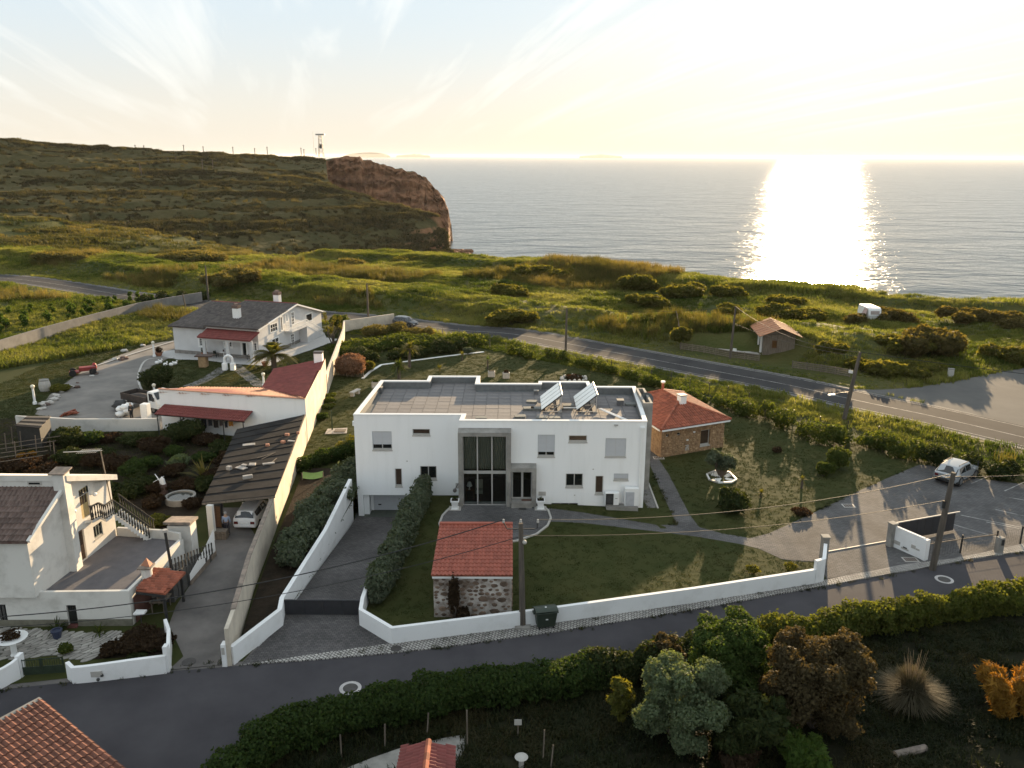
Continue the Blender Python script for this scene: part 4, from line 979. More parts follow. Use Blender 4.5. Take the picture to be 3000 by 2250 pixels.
mb=MB();wall_run(mb,[(-29,34)]+c,[1.0,1.0,1.0,1.05,1.15],0.2);wall_run(mb,[c[-1],(c[-1][0]+.02,c[-1][1]+.4)],1.25,0.22);mb.build('wall',M_wallw,t)
t=thing('garden_gate','low green metal double gate between the two curved white walls','gate',(-23,37,0))
M_gg=mat('dark_green_gate',(0.022,0.035,0.022),0.5,var=0.2)
ga,gb=G(*V4(152,975),0.0),G(*V4(488,950),0.0)
for k in range(2):
 p,q=ga.lerp(gb,k*0.5+0.01),ga.lerp(gb,k*0.5+0.49);leafg=MB()
 for z in(0.08,0.5,0.92):leafg.bar((p.x,p.y,z),(q.x,q.y,z),0.04)
 leafg.bar((p.x,p.y,0.05),(p.x,p.y,1.0),0.05);leafg.bar((q.x,q.y,0.05),(q.x,q.y,1.0),0.05)
 leafg.bar((p.x,p.y,0.29),(q.x,q.y,0.29),0.02,0.38);lf=leafg.build('gate_leaf',M_gg,t)
 for i in range(9):
  s=p.lerp(q,(i+.5)/9);m_=MB();m_.bar((s.x,s.y,0.5),(s.x,s.y,0.98),0.02);m_.build('bar',M_gg,lf)
t=thing('entrance_wall','short white slanted wall with meter boxes beside the parking court gate','wall',(25,50,0))
q0,q1=G(*V9(990,1110),0.0),G(*V9(1290,1245),0.0)
f=Fr((q0.x,q0.y,0),(q1-q0));L=(q1-q0).length;hh=1.55
mb=MB();f.box(mb,0,L-0.25,-0.2,hh,-0.2,0);f.box(mb,L-0.25,L,-0.2,hh-0.06,-0.35,0.03);mb.build('wall',M_wallw,t)
for x0,y0,x1,y1,mm in((1003,1035,1062,1108,M_stone),(1078,1105,1142,1160,M_stone),(1172,1082,1205,1142,M_stone),(1213,1118,1243,1160,M_stone)):
 a0,b1=f.hit(*V9(x0,y0));a1,b0=f.hit(*V9(x1,y1));mb=MB();f.box(mb,min(a0,a1),max(a0,a1),min(b0,b1)+.05,max(b0,b1)-.05 if abs(b1-b0)>.15 else max(b0,b1)+.1,0.002,0.02);o=mb.build('meter_box',M_stone,t)
a0,b1=f.hit(*V9(1093,1115));a1,b0=f.hit(*V9(1128,1140));mb=MB();f.box(mb,a0,a1,b0+.06,b1-.02 if b1-b0>.1 else b0+.14,0.022,0.03);mb.build('letter_slot',M_dark,t)
mb=MB();g=G(*V9(972,1105),0);mb.obox((g.x,g.y,0.85),(0.42,0.42,1.7),R(20));mb.obox((g.x,g.y,1.73),(0.5,0.5,0.07),R(20));mb.build('gate_post',M_conc,t)
t=thing('sliding_gate','dark grey sliding gate standing open behind the white entrance wall','gate',(28,53,0))
p,q=G(*V9(1000,1060),0.0),G(*V9(1468,1010),0.05);p=Vector((g.x+0.4,g.y+0.55,0));q=Vector((p.x+5.2,p.y+1.9,0))
n_=8
for k in range(n_):
 a,b=p.lerp(q,(k+.02)/n_),p.lerp(q,(k+.98)/n_);mb=MB();mb.bar((a.x,a.y,0.75),(b.x,b.y,0.75),0.05,1.35);mb.build('gate_panel',M_gate,t)
mb=MB();mb.bar((p.x-.1,p.y,1.46),(q.x+.35,q.y+.1,1.46),0.08,0.06);mb.build('gate_rail',M_stone,t)
t=thing('mesh_fence','low dark post and rail fence between the parking court and the pavement','fence',(33,51.5,0))
fp_=[G(*V9(*q),0.0)for q in((1305,1220),(1620,1170),(1945,1125),(2175,1085))]+[Vector((44,55.6,0)),Vector((48,56.8,0))]
for s in fp_:
 mb=MB();mb.bar((s.x,s.y,-.1),(s.x,s.y,1.35),0.09);mb.build('post',M_dark,t)
for i in range(len(fp_)-1):
 a,b=fp_[i],fp_[i+1]
 if i<2:mb=MB();mb.bar((a.x,a.y,1.05),(b.x,b.y,1.05),0.06);mb.build('rail',M_oldwood,t)
 mb=MB()
 for k in range(1,13):s=a.lerp(b,k/13);mb.bar((s.x,s.y,.08),(s.x,s.y,1.2),0.008)
 for z in(.1,.4,.7,1.2):mb.bar((a.x,a.y,z),(b.x,b.y,z),0.008)
 mb.build('wire_mesh',M_dark,t)
mb=MB();
t=thing('letter_box_pillar','small concrete letter box pillar with a dark door on the pavement edge','pillar',tuple(G(*V9(1985,1165),0.07)))
s=G(*V9(1975,1160),0.07);mb.obox((s.x,s.y,.6),(.42,.36,1.15),R(15));mb.build('pillar',M_conc,t)
mb=MB();mb.obox((s.x+.1,s.y-.17,.85),(.2,.06,.4),R(15));mb.build('door',M_dark,t)
def manhole(p,r,label,ring=True,group='round manhole covers'):
 t=thing('manhole_cover',label,'manhole',tuple(p),group=group)
 mb=MB();mb._lathe(tuple(p),[(r,0.0),(r,0.022)],20);mb.build('cover',mat('iron_cover',(0.05,0.045,0.042),0.6,var=.2),t)
 if ring:
  mb=MB();n=24
  for k in range(n):
   a0,a1=2*math.pi*k/n,2*math.pi*(k+1)/n;mb.quad(*[Vector((p.x+q*math.cos(a),p.y+q*math.sin(a),p.z+0.012))for q,a in((r+.02,a0),(r+.2,a0),(r+.2,a1),(r+.02,a1))])
  flip_up(mb.build('ring',mat('pale_concrete_ring',(0.42,0.40,0.39),0.8,var=.15),t))
manhole(G(*V6(722,920),0.004),0.36,'dark manhole cover with a pale ring in the lower lane near the hedge bend')
manhole(G(*V9(1473,1415),0.004),0.36,'manhole cover with a pale ring in the lane near the right pole')
manhole(G(*V6(1018,664),0.07),0.30,'plain dark round cover in the sett pavement by the drive',False)
manhole(G(*V4(1412,866),0.02),0.36,'round cover sunk in the concrete lane near the road',False)
for V,x,y,w,l,lb,z in((V9,588,733,.75,.5,'dark drain grate in the parking court with a pale rim',.016),(V9,1160,1232,.8,.5,'rusty drain grate in the gateway by the white entrance wall',.016),(VS,385,1225,.8,.5,'brown grate at the corner of the stone cottage',.01)):
 s=G(*V(x,y),z);t=thing('drain_grate',lb,'grate',tuple(s),group='rectangular drain grates')
 mb=MB();mb.obox((s.x,s.y,z+.01),(w+.16,l+.16,.02));mb.build('rim',M_stone,t)
 for k in range(6):mb=MB();mb.obox((s.x-w/2+w*(k+.5)/6,s.y,z+.022),(w/6*.7,l,.012));mb.build('bar',mat('rusty_iron',(0.06,0.035,0.025),0.7),t)
# ================================================================== NEIGHBOURS ON THE LEFT
M_tile=mat('terracotta_tile',(0.34,0.105,0.055),0.8,col2=(0.22,0.065,0.038),scale=1.2,island=0.28,bump=0.15,bscale=20,dist=0.006)
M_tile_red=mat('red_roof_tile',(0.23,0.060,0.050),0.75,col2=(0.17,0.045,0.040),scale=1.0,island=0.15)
M_tile_old=mat('lichened_dark_tile',(0.085,0.040,0.030),0.9,col2=(0.14,0.10,0.085),scale=2.5,island=0.3,lo=0.45,hi=0.75,bump=0.3)
M_tile_grey=mat('grey_brown_tile',(0.125,0.108,0.100),0.85,col2=(0.085,0.074,0.070),scale=0.8,island=0.25)
M_tile_lit=mat('sunlit_terracotta_tile',(0.42,0.20,0.12),0.75,col2=(0.30,0.13,0.08),scale=1.5,island=0.2)  # paler terracotta for sunlit tiles, sunlight put into the colour
barn=thing('outbuilding','long white windowless outbuilding with sunlit tiles and a dark red wing','outbuilding',(-27,79,0))
A,B,C=(-34.2,77.1),(-19.15,73.55),(-20.85,89.9)
A2,V_,C2=tuple(G(*V2(440,838),3.15)[:2]),tuple(G(*V2(1080,848),3.15)[:2]),tuple(G(*V2(1190,680),2.9)[:2])
mb=MB()
def uq(a,b,z0a,z1a,z0b,z1b):mb.quad((*a,z0a),(*b,z0b),(*b,z1b),(*a,z1a))
uq(A,B,-.2,4.15,-.2,4.25);uq(C,C2,-.2,4.1,-.2,2.9);uq(C2,V_,-.2,2.9,-.2,3.1);uq(V_,A2,-.2,3.1,-.2,3.1);uq(A2,A,-.2,3.1,-.2,4.15)
recalc(mb.build('wall',M_white,barn))
mb=MB();uq(B,C,-.2,4.25,-.2,4.1);mb.build('wall',M_wallo,barn)  # side facing the sun gets the sun-warmed cream instead of white
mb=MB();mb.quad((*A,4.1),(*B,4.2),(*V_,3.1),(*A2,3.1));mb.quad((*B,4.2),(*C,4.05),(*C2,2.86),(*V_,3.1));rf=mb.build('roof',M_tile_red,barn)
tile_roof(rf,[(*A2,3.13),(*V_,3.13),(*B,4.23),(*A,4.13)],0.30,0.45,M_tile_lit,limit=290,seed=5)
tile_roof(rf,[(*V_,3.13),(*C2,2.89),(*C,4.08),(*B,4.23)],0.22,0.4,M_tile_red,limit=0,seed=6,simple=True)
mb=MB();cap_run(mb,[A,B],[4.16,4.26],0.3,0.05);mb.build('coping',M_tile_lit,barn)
s=Vector((-21.3,88.7,4.0));mb=MB();mb.obox((s.x,s.y,4.5),(.9,.7,1.1));ch=mb.build('chimney',M_white,barn);mb=MB();mb.obox((s.x,s.y,5.12),(1.0,.8,.16));mb.build('chimney_cap',M_dark,ch)
t=thing('lean_to','red tiled lean-to roof on posts against the white outbuilding wall','lean-to',(-29,75.5,0))
d=(Vector(B)-Vector(A)).normalized();nn=Vector((d.y,-d.x));L0,L1=0.5,10.0
pt=lambda a,c,z:(A[0]+d.x*a+nn.x*c,A[1]+d.y*a+nn.y*c,z)
mb=MB();mb.quad(pt(L0,1.7,2.12),pt(L1,1.7,2.12),pt(L1,0.02,2.62),pt(L0,0.02,2.62));rr=mb.build('roof',M_tile_red,t)
tile_roof(rr,[pt(L0,1.7,2.14),pt(L1,1.7,2.14),pt(L1,0.02,2.64),pt(L0,0.02,2.64)],0.23,0.42,M_tile_red,limit=300,seed=7,simple=True)
for a in(0.7,3.2,5.4,7.7,9.8):
 mb=MB();mb.bar(pt(a,1.55,-.1),pt(a,1.55,2.1),0.08);mb.build('post',M_dark,t)
mb=MB();mb.bar(pt(L0,1.6,2.06),pt(L1,1.6,2.06),0.08);mb.build('beam',M_dark,t)
rg=random.Random(12)
for i,(a,c,w,h,col)in enumerate([(4.6,.9,.5,.8,(.02,.02,.022)),(5.2,.9,.55,.9,(.015,.015,.02)),(5.9,.9,.4,.7,(.03,.03,.035)),(6.5,.9,.5,.85,(.02,.018,.018)),(7.1,.9,.45,.6,(.06,.05,.05)),(7.6,.9,.35,.75,(.025,.03,.04)),(8.1,.9,.5,.55,(.35,.16,.03))]):
 lb=['dark long garment, leftmost on the line under the red lean-to','black jacket, second on the line under the lean-to','short black garment, third on the line under the lean-to','dark trousers, fourth on the line under the lean-to','brownish cloth, fifth on the line under the lean-to','blue grey garment, sixth on the line under the lean-to','orange cloth hanging at the right end of the lean-to line'][i]
 mb=MB();mb.grid(lambda u,v:Vector(pt(a+w*(u-.5),c+.04*math.sin(u*9+i),1.85-h*v-.03*math.sin(u*7))),8,4)
 tag(mb.build('hung_laundry',mat('cloth_%d'%0 if False else 'laundry_'+'abcdefg'[i],col,.9)),lb,'laundry','washing on the line under the lean-to')
mb=MB();mb.tube([pt(4,.9,1.88),pt(9,.9,1.88)],0.01,4);tag(mb.build('washing_line',M_stone),'thin washing line under the red lean-to roof','line')
t=thing('yard_wall','white yard wall between the gravel drive and the dark vegetable garden','wall',(-40,76.3,0))
mb=MB();wall_run(mb,[(-48.5,77.2),(-42.25,76.4),(-36,76.7),(-34.4,76.9)],[1.35,1.3,1.25,1.25],0.2);mb.build('wall',M_old,t)
t=thing('carport','long carport with a dark weathered felt roof beside the boundary wall','carport',(-20,62,0))
R_=[(-21.55,53.3),(-17.1,56.6),(-19.3,73.4),(-25.2,74.9)];rz=[2.62,2.62,2.72,2.72]
R_=[tuple(G(*VC(205,165),2.62)[:2]),tuple(G(*VC(1600,30),2.62)[:2]),(-19.25,73.4),tuple(D(512,928,2.7)[:2])]
M_felt=mat('weathered_dark_felt',(0.020,0.019,0.019),0.98,spec=0.04,col2=(0.038,0.036,0.035),scale=0.6,bump=0.5,bscale=5,dist=0.03,detail=11,lo=0.4,hi=0.75)
mb=MB();n_=11
for k in range(n_):
 a0,a1=k/n_,(k+1.03)/n_
 l0,l1=Vector(R_[0]).lerp(Vector(R_[3]),a0),Vector(R_[0]).lerp(Vector(R_[3]),min(1,a1));r0,r1=Vector(R_[1]).lerp(Vector(R_[2]),a0),Vector(R_[1]).lerp(Vector(R_[2]),min(1,a1))
 z=2.62+0.1*a0
 q=MB();q.add([(*l0,z+.05),(*r0,z+.05),(*r1,z),(*l1,z),(*l0,z+.10),(*r0,z+.10),(*r1,z+.05),(*l1,z+.05)],[(3,2,1,0),(4,5,6,7),(0,1,5,4),(1,2,6,5),(2,3,7,6),(3,0,4,7)]);q.build('roof_sheet',M_felt,t)
mb=MB();mb.bar((*R_[0],2.6),(*R_[1],2.6),0.12,0.14);mb.build('front_beam',M_oldwood,t)
a=G(*VC(410,860),0.0);mb=MB();mb.obox((a.x,a.y+.1,1.3),(.42,.3,2.6),R(-8));mb.build('pillar',M_old,t)
for k in(.33,.66,1):
 l=Vector(R_[0]).lerp(Vector(R_[3]),k);mb=MB();mb.bar((l.x+.3,l.y,-.1),(l.x+.3,l.y,2.6),.12);mb.build('post',M_oldwood,t)
mb=MB();l=Vector(R_[3]);mb.quad((l.x,l.y-.3,0),(-19.3,73.2,0),(-19.3,73.2,2.7),(l.x,l.y-.3,2.7));mb.build('back_wall',M_old,t)
w0=G(*VC(1470,515),1.15);mb=MB();mb.add([(-17.75,56.3,1.2),(-17.2,56.35,1.35),(-17.2,56.35,2.58),(-18.0,56.3,2.58)],[(0,1,2,3)]);mb.build('white_panel',M_white,t)
cl=[(905,1535,.9,.5,.06,'pale board lying'),(1000,1510,.5,.5,.12,'small upturned crate'),(930,1520,.4,.3,.15,'grey block'),(1140,1500,.9,.3,.1,'pale plank block'),(1300,1255,.35,.25,.2,'brick near the back right'),(1265,1320,.35,.25,.2,'orange brick'),(1130,1345,.3,.25,.2,'small brick'),(1335,1305,.6,.25,.08,'white scrap'),(960,1625,.7,.3,.25,'pale block at the front'),(1395,1240,.25,.2,.2,'brick at the wall edge'),(800,1550,.35,.3,.3,'white stone at the left edge'),(970,1335,1.0,.5,.05,'grey scrap sheet')]
for i,(x,y,w,l,h,lb)in enumerate(cl):
 s=G(*V2(x,y),2.78);mb=MB();mb.obox((s.x,s.y,2.765+h/2+.01*(i%3)),(w,l,h),R(i*37%60-30));bevel(tag(mb.build('rubble_block',mat('rubble_brick',(.42,.2,.13),.9)if 'brick' in lb else mat('rubble_grey',(.32,.30,.28),.9,var=.2)),lb+' on the dark felt carport roof','rubble','odd blocks weighing down the carport roof'),.02)
for i,(p,q)in enumerate((((1040,1450),(1190,1405)),((1080,1460),(1200,1400)),((1150,1500),(1210,1450)))):
 a,b=G(*V2(*p),2.8),G(*V2(*q),2.8);mb=MB();mb.bar(a,b,.06,.04);tag(mb.build('loose_batten',M_oldwood),['upper','middle','short lower'][i]+' loose wooden batten lying on the felt carport roof','batten','battens on the carport roof')
t=thing('old_cupboard','dark old cupboard standing in the carport beside the white pillar','cupboard',(-20.3,54.6,0))
s=G(*VC(480,690),0.0);mb=MB();mb.obox((s.x,s.y+.5,.95),(.7,.5,1.9));mb.build('case',M_dark,t);mb=MB();mb.obox((s.x-.17,s.y+.24,1.0),(.3,.03,1.6));mb.build('door',M_wood,t);mb=MB();mb.obox((s.x+.17,s.y+.24,1.0),(.3,.03,1.6));mb.build('door',M_wood,t)
t=thing('wooden_crate','low grey wooden box on the ground at the foot of the carport pillar','crate',(-20,53.2,0))
s=G(*VC(545,870),0.0);mb=MB()
for k in range(3):q=MB();q.obox((s.x,s.y+.35,.12+k*.21),(.9,.6,.19));bevel(q.build('board',M_oldwood,t),.015)
villa=thing('villa','pale villa with a grey tiled roof, red porch and outside stair','villa',(-38,112,0))
u=Vector((0.956,-0.292));v=Vector((.233,.972));FL=Vector((-45.8,109.7))
VPt=lambda a,b,z:Vector((*(FL+u*a+v*b),z))
M_vw=mat('pale_grey_render',(0.60,0.60,0.60),0.85,col2=(0.52,0.52,0.52),scale=.6,bump=.2,bscale=25)
M_vst=mat('grey_stone_plinth',(0.26,0.24,0.22),0.9,col2=(0.15,0.14,0.13),scale=3,bump=.6,bscale=8,dist=.03)
WID,DEP,MID=13.2,18.3,10.2;SP=5.3
zfL,zfR,zr,zb=3.75,4.15,5.65,3.2
ffr=Fr((*FL,0),u);gfr=Fr((*(FL+u*WID),0),v)
fw_=[ffr.rect(VV(455,575),VV(545,685)),]
pw_=[ffr.rect(VV(785,605),VV(880,695)),ffr.rect(VV(1005,622),VV(1080,835)),ffr.rect(VV(1128,635),VV(1205,745))]
gw_=[gfr.rect(VV(1378,410),VV(1470,470)),gfr.rect(VV(1575,275),VV(1607,352)),gfr.rect(VV(1650,250),VV(1690,398)),gfr.rect(VV(1840,280),VV(1920,338)),gfr.rect(VV(1645,535),VV(1690,655)),gfr.rect(VV(1510,310),VV(1538,470)),gfr.rect(VV(1400,600),VV(1490,670)),gfr.rect(VV(1815,570),VV(1865,715)),gfr.rect(VV(1888,545),VV(1938,700))]
def fixr(q):return(min(q[0],q[1]),max(q[0],q[1]),min(q[2],q[3]),max(q[2],q[3]))
fw_,pw_,gw_=[fixr(q)for q in fw_],[fixr(q)for q in pw_],[fixr(q)for q in gw_]
mb=MB()
holes_wall(mb,ffr,WID,3.6,fw_+pw_,.15)
mb.quad(VPt(0,0,3.6),VPt(SP,0,3.6),VPt(SP,0,zfL),VPt(0,0,zfL));mb.quad(VPt(SP,0,3.6),VPt(WID,0,3.6),VPt(WID,0,zfR),VPt(SP,0,zfR))
holes_wall(mb,gfr,DEP,3.1,[],.15)
mb.poly([VPt(WID,0,3.1),VPt(WID,DEP,3.1),VPt(WID,DEP,zb),VPt(WID,MID,zr),VPt(WID,0,zfR)])
mb.poly([VPt(0,DEP,0),VPt(0,0,0),VPt(0,0,zfL),VPt(0,MID,zr-.4),VPt(0,DEP,zb-.2)])
mb.quad(VPt(WID,DEP,0),VPt(0,DEP,0),VPt(0,DEP,zb-.2),VPt(WID,DEP,zb));mb.quad(VPt(SP,0,zfL),VPt(SP,0,zfR),VPt(SP,MID,zr),VPt(SP,MID,zr-.4))
mb.build('wall',M_vw,villa)
mb=MB();ffr.box(mb,-.03,WID+.03,-.1,.5,0.002,.05);gfr.box(mb,0,DEP,-.1,.45,0.002,.05);mb.build('plinth',M_vst,villa)
M_trim=M_whitep
def framed(fr,q,panes,bars,gm=None,name='window'):
 f=MB();a0,a1,b0,b1=q;w=.16
 for r in((a0-w,a1+w,b1,b1+w),(a0-w,a1+w,b0-w,b0),(a0-w,a0,b0,b1),(a1,a1+w,b0,b1)):fr.box(f,*r,0.002,.035)
 tr=f.build('window_surround' if name=='window' else 'door_surround',M_trim,villa)
 window(villa,fr,*q,panes=panes,bars=bars,fm=M_whitep,gm=gm or M_glass,depth=.1,sill=False,fw=.07,name=name)
framed(ffr,fw_[0],2,2);framed(ffr,pw_[0],2,2);framed(ffr,pw_[1],1,0,name='door');framed(ffr,pw_[2],2,2)
def shallow(fr,q,panes,bars,name='window',gm=None):
 a0,a1,b0,b1=q;f=MB();w=.14
 for r in((a0-w,a1+w,b1,b1+w),(a0-w,a1+w,b0-w,b0),(a0-w,a0,b0,b1),(a1,a1+w,b0,b1)):fr.box(f,*r,0.002,.05)
 f.build('window_surround' if name=='window' else 'door_surround',M_trim,villa)
 f=MB();n=panes
 for i in range(n+1):
  x=a0+(a1-a0)*i/n;fr.box(f,max(a0,x-.03),min(a1,x+.03),b0,b1,.002,.035)
 for k in range(bars+2):
  z=b0+(b1-b0)*k/(bars+1);fr.box(f,a0,a1,max(b0,z-.025),min(b1,z+.025),.002,.03)
 o=f.build(name,M_whitep,villa);q_=MB();fr.quad(q_,a0,a1,b0,b1,.004);q_.build('pane',gm or M_glass,o)
shallow(gfr,gw_[0],3,1);shallow(gfr,gw_[1],1,0,gm=M_vw);shallow(gfr,gw_[2],2,3,'door');shallow(gfr,gw_[3],1,0);shallow(gfr,gw_[4],2,3);shallow(gfr,gw_[5],1,0,gm=M_brownglass);shallow(gfr,gw_[6],2,1)
for q in gw_[7:]:mb=MB();gfr.box(mb,*q,.9,.94);mb.build('white_door',M_whitep,villa)
mb=MB();ov=.45
def slope(a0,a1,b0,b1,z0,z1,th=.12):
 p=[VPt(a0,b0,z0),VPt(a1,b0,z0),VPt(a1,b1,z1),VPt(a0,b1,z1)];mb.add(p+[x-Vector((0,0,th))for x in p],[(0,1,2,3),(7,6,5,4),(4,5,1,0),(5,6,2,1),(6,7,3,2),(7,4,0,3)])
kR=(zr-zfR)/MID;kB=(zr-zb)/(DEP-MID);
slope(SP-.1,WID+ov,-ov,MID,zfR-kR*ov+.1,zr+.1);slope(SP-.1,WID+ov,DEP+ov,MID,zb-kB*ov+.1,zr+.1)
kL=(zr-.4-zfL)/MID;slope(-ov,SP-.1,-ov,MID,zfL-kL*ov+.1,zr-.3);slope(-ov,SP-.1,DEP+ov,MID,zb-.2-kB*ov+.1,zr-.3)
rv=recalc(mb.build('roof',M_tile_grey,villa))
e=.115
tile_roof(rv,[VPt(SP-.1,-ov,zfR-kR*ov+e),VPt(WID+ov,-ov,zfR-kR*ov+e),VPt(WID+ov,MID,zr+e),VPt(SP-.1,MID,zr+e)],.32,.48,M_tile_grey,limit=0,simple=True)
tile_roof(rv,[VPt(-ov,-ov,zfL-kL*ov+e),VPt(SP-.1,-ov,zfL-kL*ov+e),VPt(SP-.1,MID,zr-.4+e),VPt(-ov,MID,zr-.4+e)],.32,.48,M_tile_grey,limit=0,simple=True)
ridge_tiles(rv,VPt(SP-.1,MID,zr+.12),VPt(WID+ov,MID,zr+.12),.14,M_tile_red,each=False);ridge_tiles(rv,VPt(-ov,MID,zr-.28),VPt(SP-.1,MID,zr-.28),.14,M_tile_red,each=False)
mb=MB();mb.bar(VPt(WID+ov,-ov,zfR-kR*ov+.02),VPt(WID+ov,MID,zr+.02),.1,.2);mb.bar(VPt(WID+ov,MID,zr+.02),VPt(WID+ov,DEP+ov,zb-kB*ov+.02),.1,.2);mb.build('verge_board',M_whitep,villa)
for px,py,bb,hgt_,cap in((915,395,3.2,1.7,1),(1120,95,MID+1.6,1.7,1)):
 a_,b_=ffr.hit(*VV(px,py));
 q=VPt(8.2 if bb<5 else 9.6,bb,0);z0=zfR+kR*bb if bb<MID else zr-kB*(bb-MID)
 mb=MB();mb.obox((q.x,q.y,z0+hgt_/2-.2),(.85,.75,hgt_),math.atan2(u.y,u.x));ch=mb.build('chimney',M_whitep,villa)
 mb=MB();mb.obox((q.x,q.y,z0+hgt_-.05),(.95,.85,.4),math.atan2(u.y,u.x));mb._lathe((q.x,q.y,z0+hgt_+.15),[(.5,0),(.3,.25)],4);mb.build('chimney_pot',M_tile_old,ch)
pa0,pa1,pd=5.6,13.2,1.6
mb=MB();p=[VPt(pa0-.5,-pd-.3,2.95),VPt(pa1-.1,-pd-.3,2.95),VPt(pa1+.3,-.002,3.75),VPt(pa0-.1,-.002,3.75)];mb.add(p+[x-Vector((0,0,.12))for x in p],[(0,1,2,3),(7,6,5,4),(4,5,1,0),(5,6,2,1),(6,7,3,2),(7,4,0,3)]);pr=recalc(mb.build('porch_roof',M_tile_red,villa))
tile_roof(pr,[x+Vector((0,0,.015))for x in p],.24,.42,M_tile_red,limit=300,seed=11,simple=True)
pf=Fr((*(FL+u*pa0-v*pd),0),u);mb=MB()
pf.box(mb,0,pa1-pa0,2.55,2.86,-.25,0)
for a in(0.0,3.6,7.2):pf.box(mb,a,a+.45,0,2.55,-.25,0)
for a0,a1 in((.45,3.6),(4.05,7.2)):
 for k in range(6):
  f0,f1=k/6,(k+1)/6;h0=.35*(1-math.sqrt(1-(1-f0)**2));h1=.35*(1-math.sqrt(1-(1-f1)**2))
  for s_ in(0,1):
   x0=a0+.45*f0 if not s_ else a1-.45*f0;x1=a0+.45*f1 if not s_ else a1-.45*f1
   mb.quad(pf.p(min(x0,x1),2.55,-.001),pf.p(max(x0,x1),2.55,-.001),pf.p(max(x0,x1),2.55-(h1 if not s_ else h0),-.001),pf.p(min(x0,x1),2.55-(h0 if not s_ else h1),-.001))
mb.build('porch_arcade',M_vw,villa)
PA=[tuple(G(*V2(*q),0)[:2])for q in((205,565),(345,505),(1130,600),(1640,415),(1740,425),(1660,460),(1260,600),(1150,655),(850,640),(580,605))]
pa=[tuple(G(*V2(*q),0)[:2])for q in((205,568),(350,600),(580,605),(850,640),(1150,655),(1260,600),(1500,520),(1660,460),(1750,425),(1640,410))]
pa=pa+[tuple((FL+u*(WID+.3)+v*(DEP))[:]),tuple((FL+u*2+v*4)[:]),tuple((FL-u*2.2+v*.5)[:])]
tag(sheet(pa,'patio',mat('pale_patio_slab',(0.42,0.41,0.40),.7,var=.08),.03),kind='structure')
M_bal=M_whitep
sf=gfr;zbal=2.55
ba0,ba1=sf.hit(*VV(1560,490))[0]+1.0,11.8
stair=MB();sf.box(stair,6.8,11.2,zbal-.18,zbal,.002,1.25);stair.build('balcony_slab',M_vw,villa)
ns=15;s0,s1=11.2,16.2
for k in range(ns):
 a0=s0+(s1-s0)*k/ns;z1=zbal*(1-(k+1)/(ns+1));mb=MB();sf.box(mb,a0,a0+(s1-s0)/ns-.004,0,z1,.006,1.2);mb.build('stair_step',M_vw,villa)
def baluster(p,h,parent,m):
 mb=MB();mb.lathe(tuple(p),[(.05,0),(.05,.06*h),(.03,.12*h),(.06,.35*h),(.028,.62*h),(.045,.9*h),(.05,h)],6);return mb.build('baluster',m,parent)
rail=MB();rail.bar(sf.p(6.8,zbal+.85,1.22),sf.p(11.2,zbal+.85,1.22),.12,.08);rail.bar(sf.p(6.8,zbal+.85,.05),sf.p(6.8,zbal+.85,1.22),.12,.08);rail.bar(sf.p(11.2,zbal+.85,1.22),sf.p(s1,.95,1.22),.12,.08);hr_=rail.build('handrail',M_bal,villa)
for k in range(15):baluster(sf.p(6.9+k*.3,zbal,1.22),.82,hr_,M_bal)
for k in range(17):a=s0+.2+k*.29;baluster(sf.p(a,zbal*(1-(a-s0)/(s1-s0))*.97+.06,1.22),.82,hr_,M_bal)
for k in range(4):baluster(sf.p(6.8,zbal,.25+k*.28),.82,hr_,M_bal)
# ================================================================== HOUSE AT THE LOWER LEFT
lh=thing('farmhouse','weathered white house with lichened tile roof, roof terrace and outside stair','house',(-30,45,0))
def LG(x,y,z):return G(*VL(x,y),z)
P0=Vector((-26.67,41.62));P1=Vector((-25.77,49.55));Pm=P0.lerp(P1,.42)
zE,zR,zT=5.7,GY(*VL(980,690),45.0).z,GY(*VL(900,515),45.1).z
M_lw=M_old
TZ=2.0
T0,T1,T2=Vector((-29.5,41.75)),Vector((-21.65,42.1)),Vector((-21.2,48.9))
wf=Fr((-40,41.55,0),(1,0.02));gfw=Fr((-31.0,41.85,0),Vector((-21.65,42.05))-Vector((-31.0,41.85)))
d0=fixr(gfw.rect(V4(492,442),V4(598,655)));d0=(d0[0],d0[1],0.02,d0[3]);d1=fixr(gfw.rect(V4(-20,437),V4(68,600)))
mb=MB();holes_wall(mb,gfw,9.35,TZ+.12,[d0,d1],.2);
mb.quad((-21.65,42.05,-.2),(T2.x,T2.y,-.2),(T2.x,T2.y,TZ+.12),(-21.65,42.05,TZ+.12))
mb.quad((T2.x,T2.y,0),(-26,49.6,0),(-26,49.6,TZ),(T2.x,T2.y,TZ))
mb.quad((-50,41.5,-.2),(-31.0,41.85,-.2),(-31.0,41.85,TZ+.12),(-50,41.5,TZ+.12));mb.build('wall',M_lw,lh)
mb=MB();gfw.box(mb,-.02,d0[0],-.1,.42,.002,.04);gfw.box(mb,d0[1],9.37,-.1,.42,.002,.04);mb.build('plinth',mat('olive_plinth',(.16,.15,.115),.9,var=.2),lh)
mb=MB();gfw.quad(mb,*d0,-.15);dd=mb.build('door',mat('dark_green_door',(.012,.014,.012),.5),lh)
for k in range(5):mb=MB();a=d0[0]+(d0[1]-d0[0])*(k+.5)/5;gfw.box(mb,a-.012,a+.012,d0[2]+.9,d0[3]-.05,-.145,-.12);mb.build('door_bar',M_dark,dd)
mb=MB();gfw.box(mb,d0[0],d0[1],.0,.06,-.15,.25);mb.build('door_step',mat('red_step',(.12,.04,.035),.8),lh)
wo_=window(lh,gfw,*d1,panes=2,depth=.15)
for k in range(6):mb=MB();a=d1[0]+(d1[1]-d1[0])*(k+.5)/6;gfw.box(mb,a-.012,a+.012,d1[2]+.1,d1[3],-.06,-.04);mb.build('window_bar',M_dark,wo_)
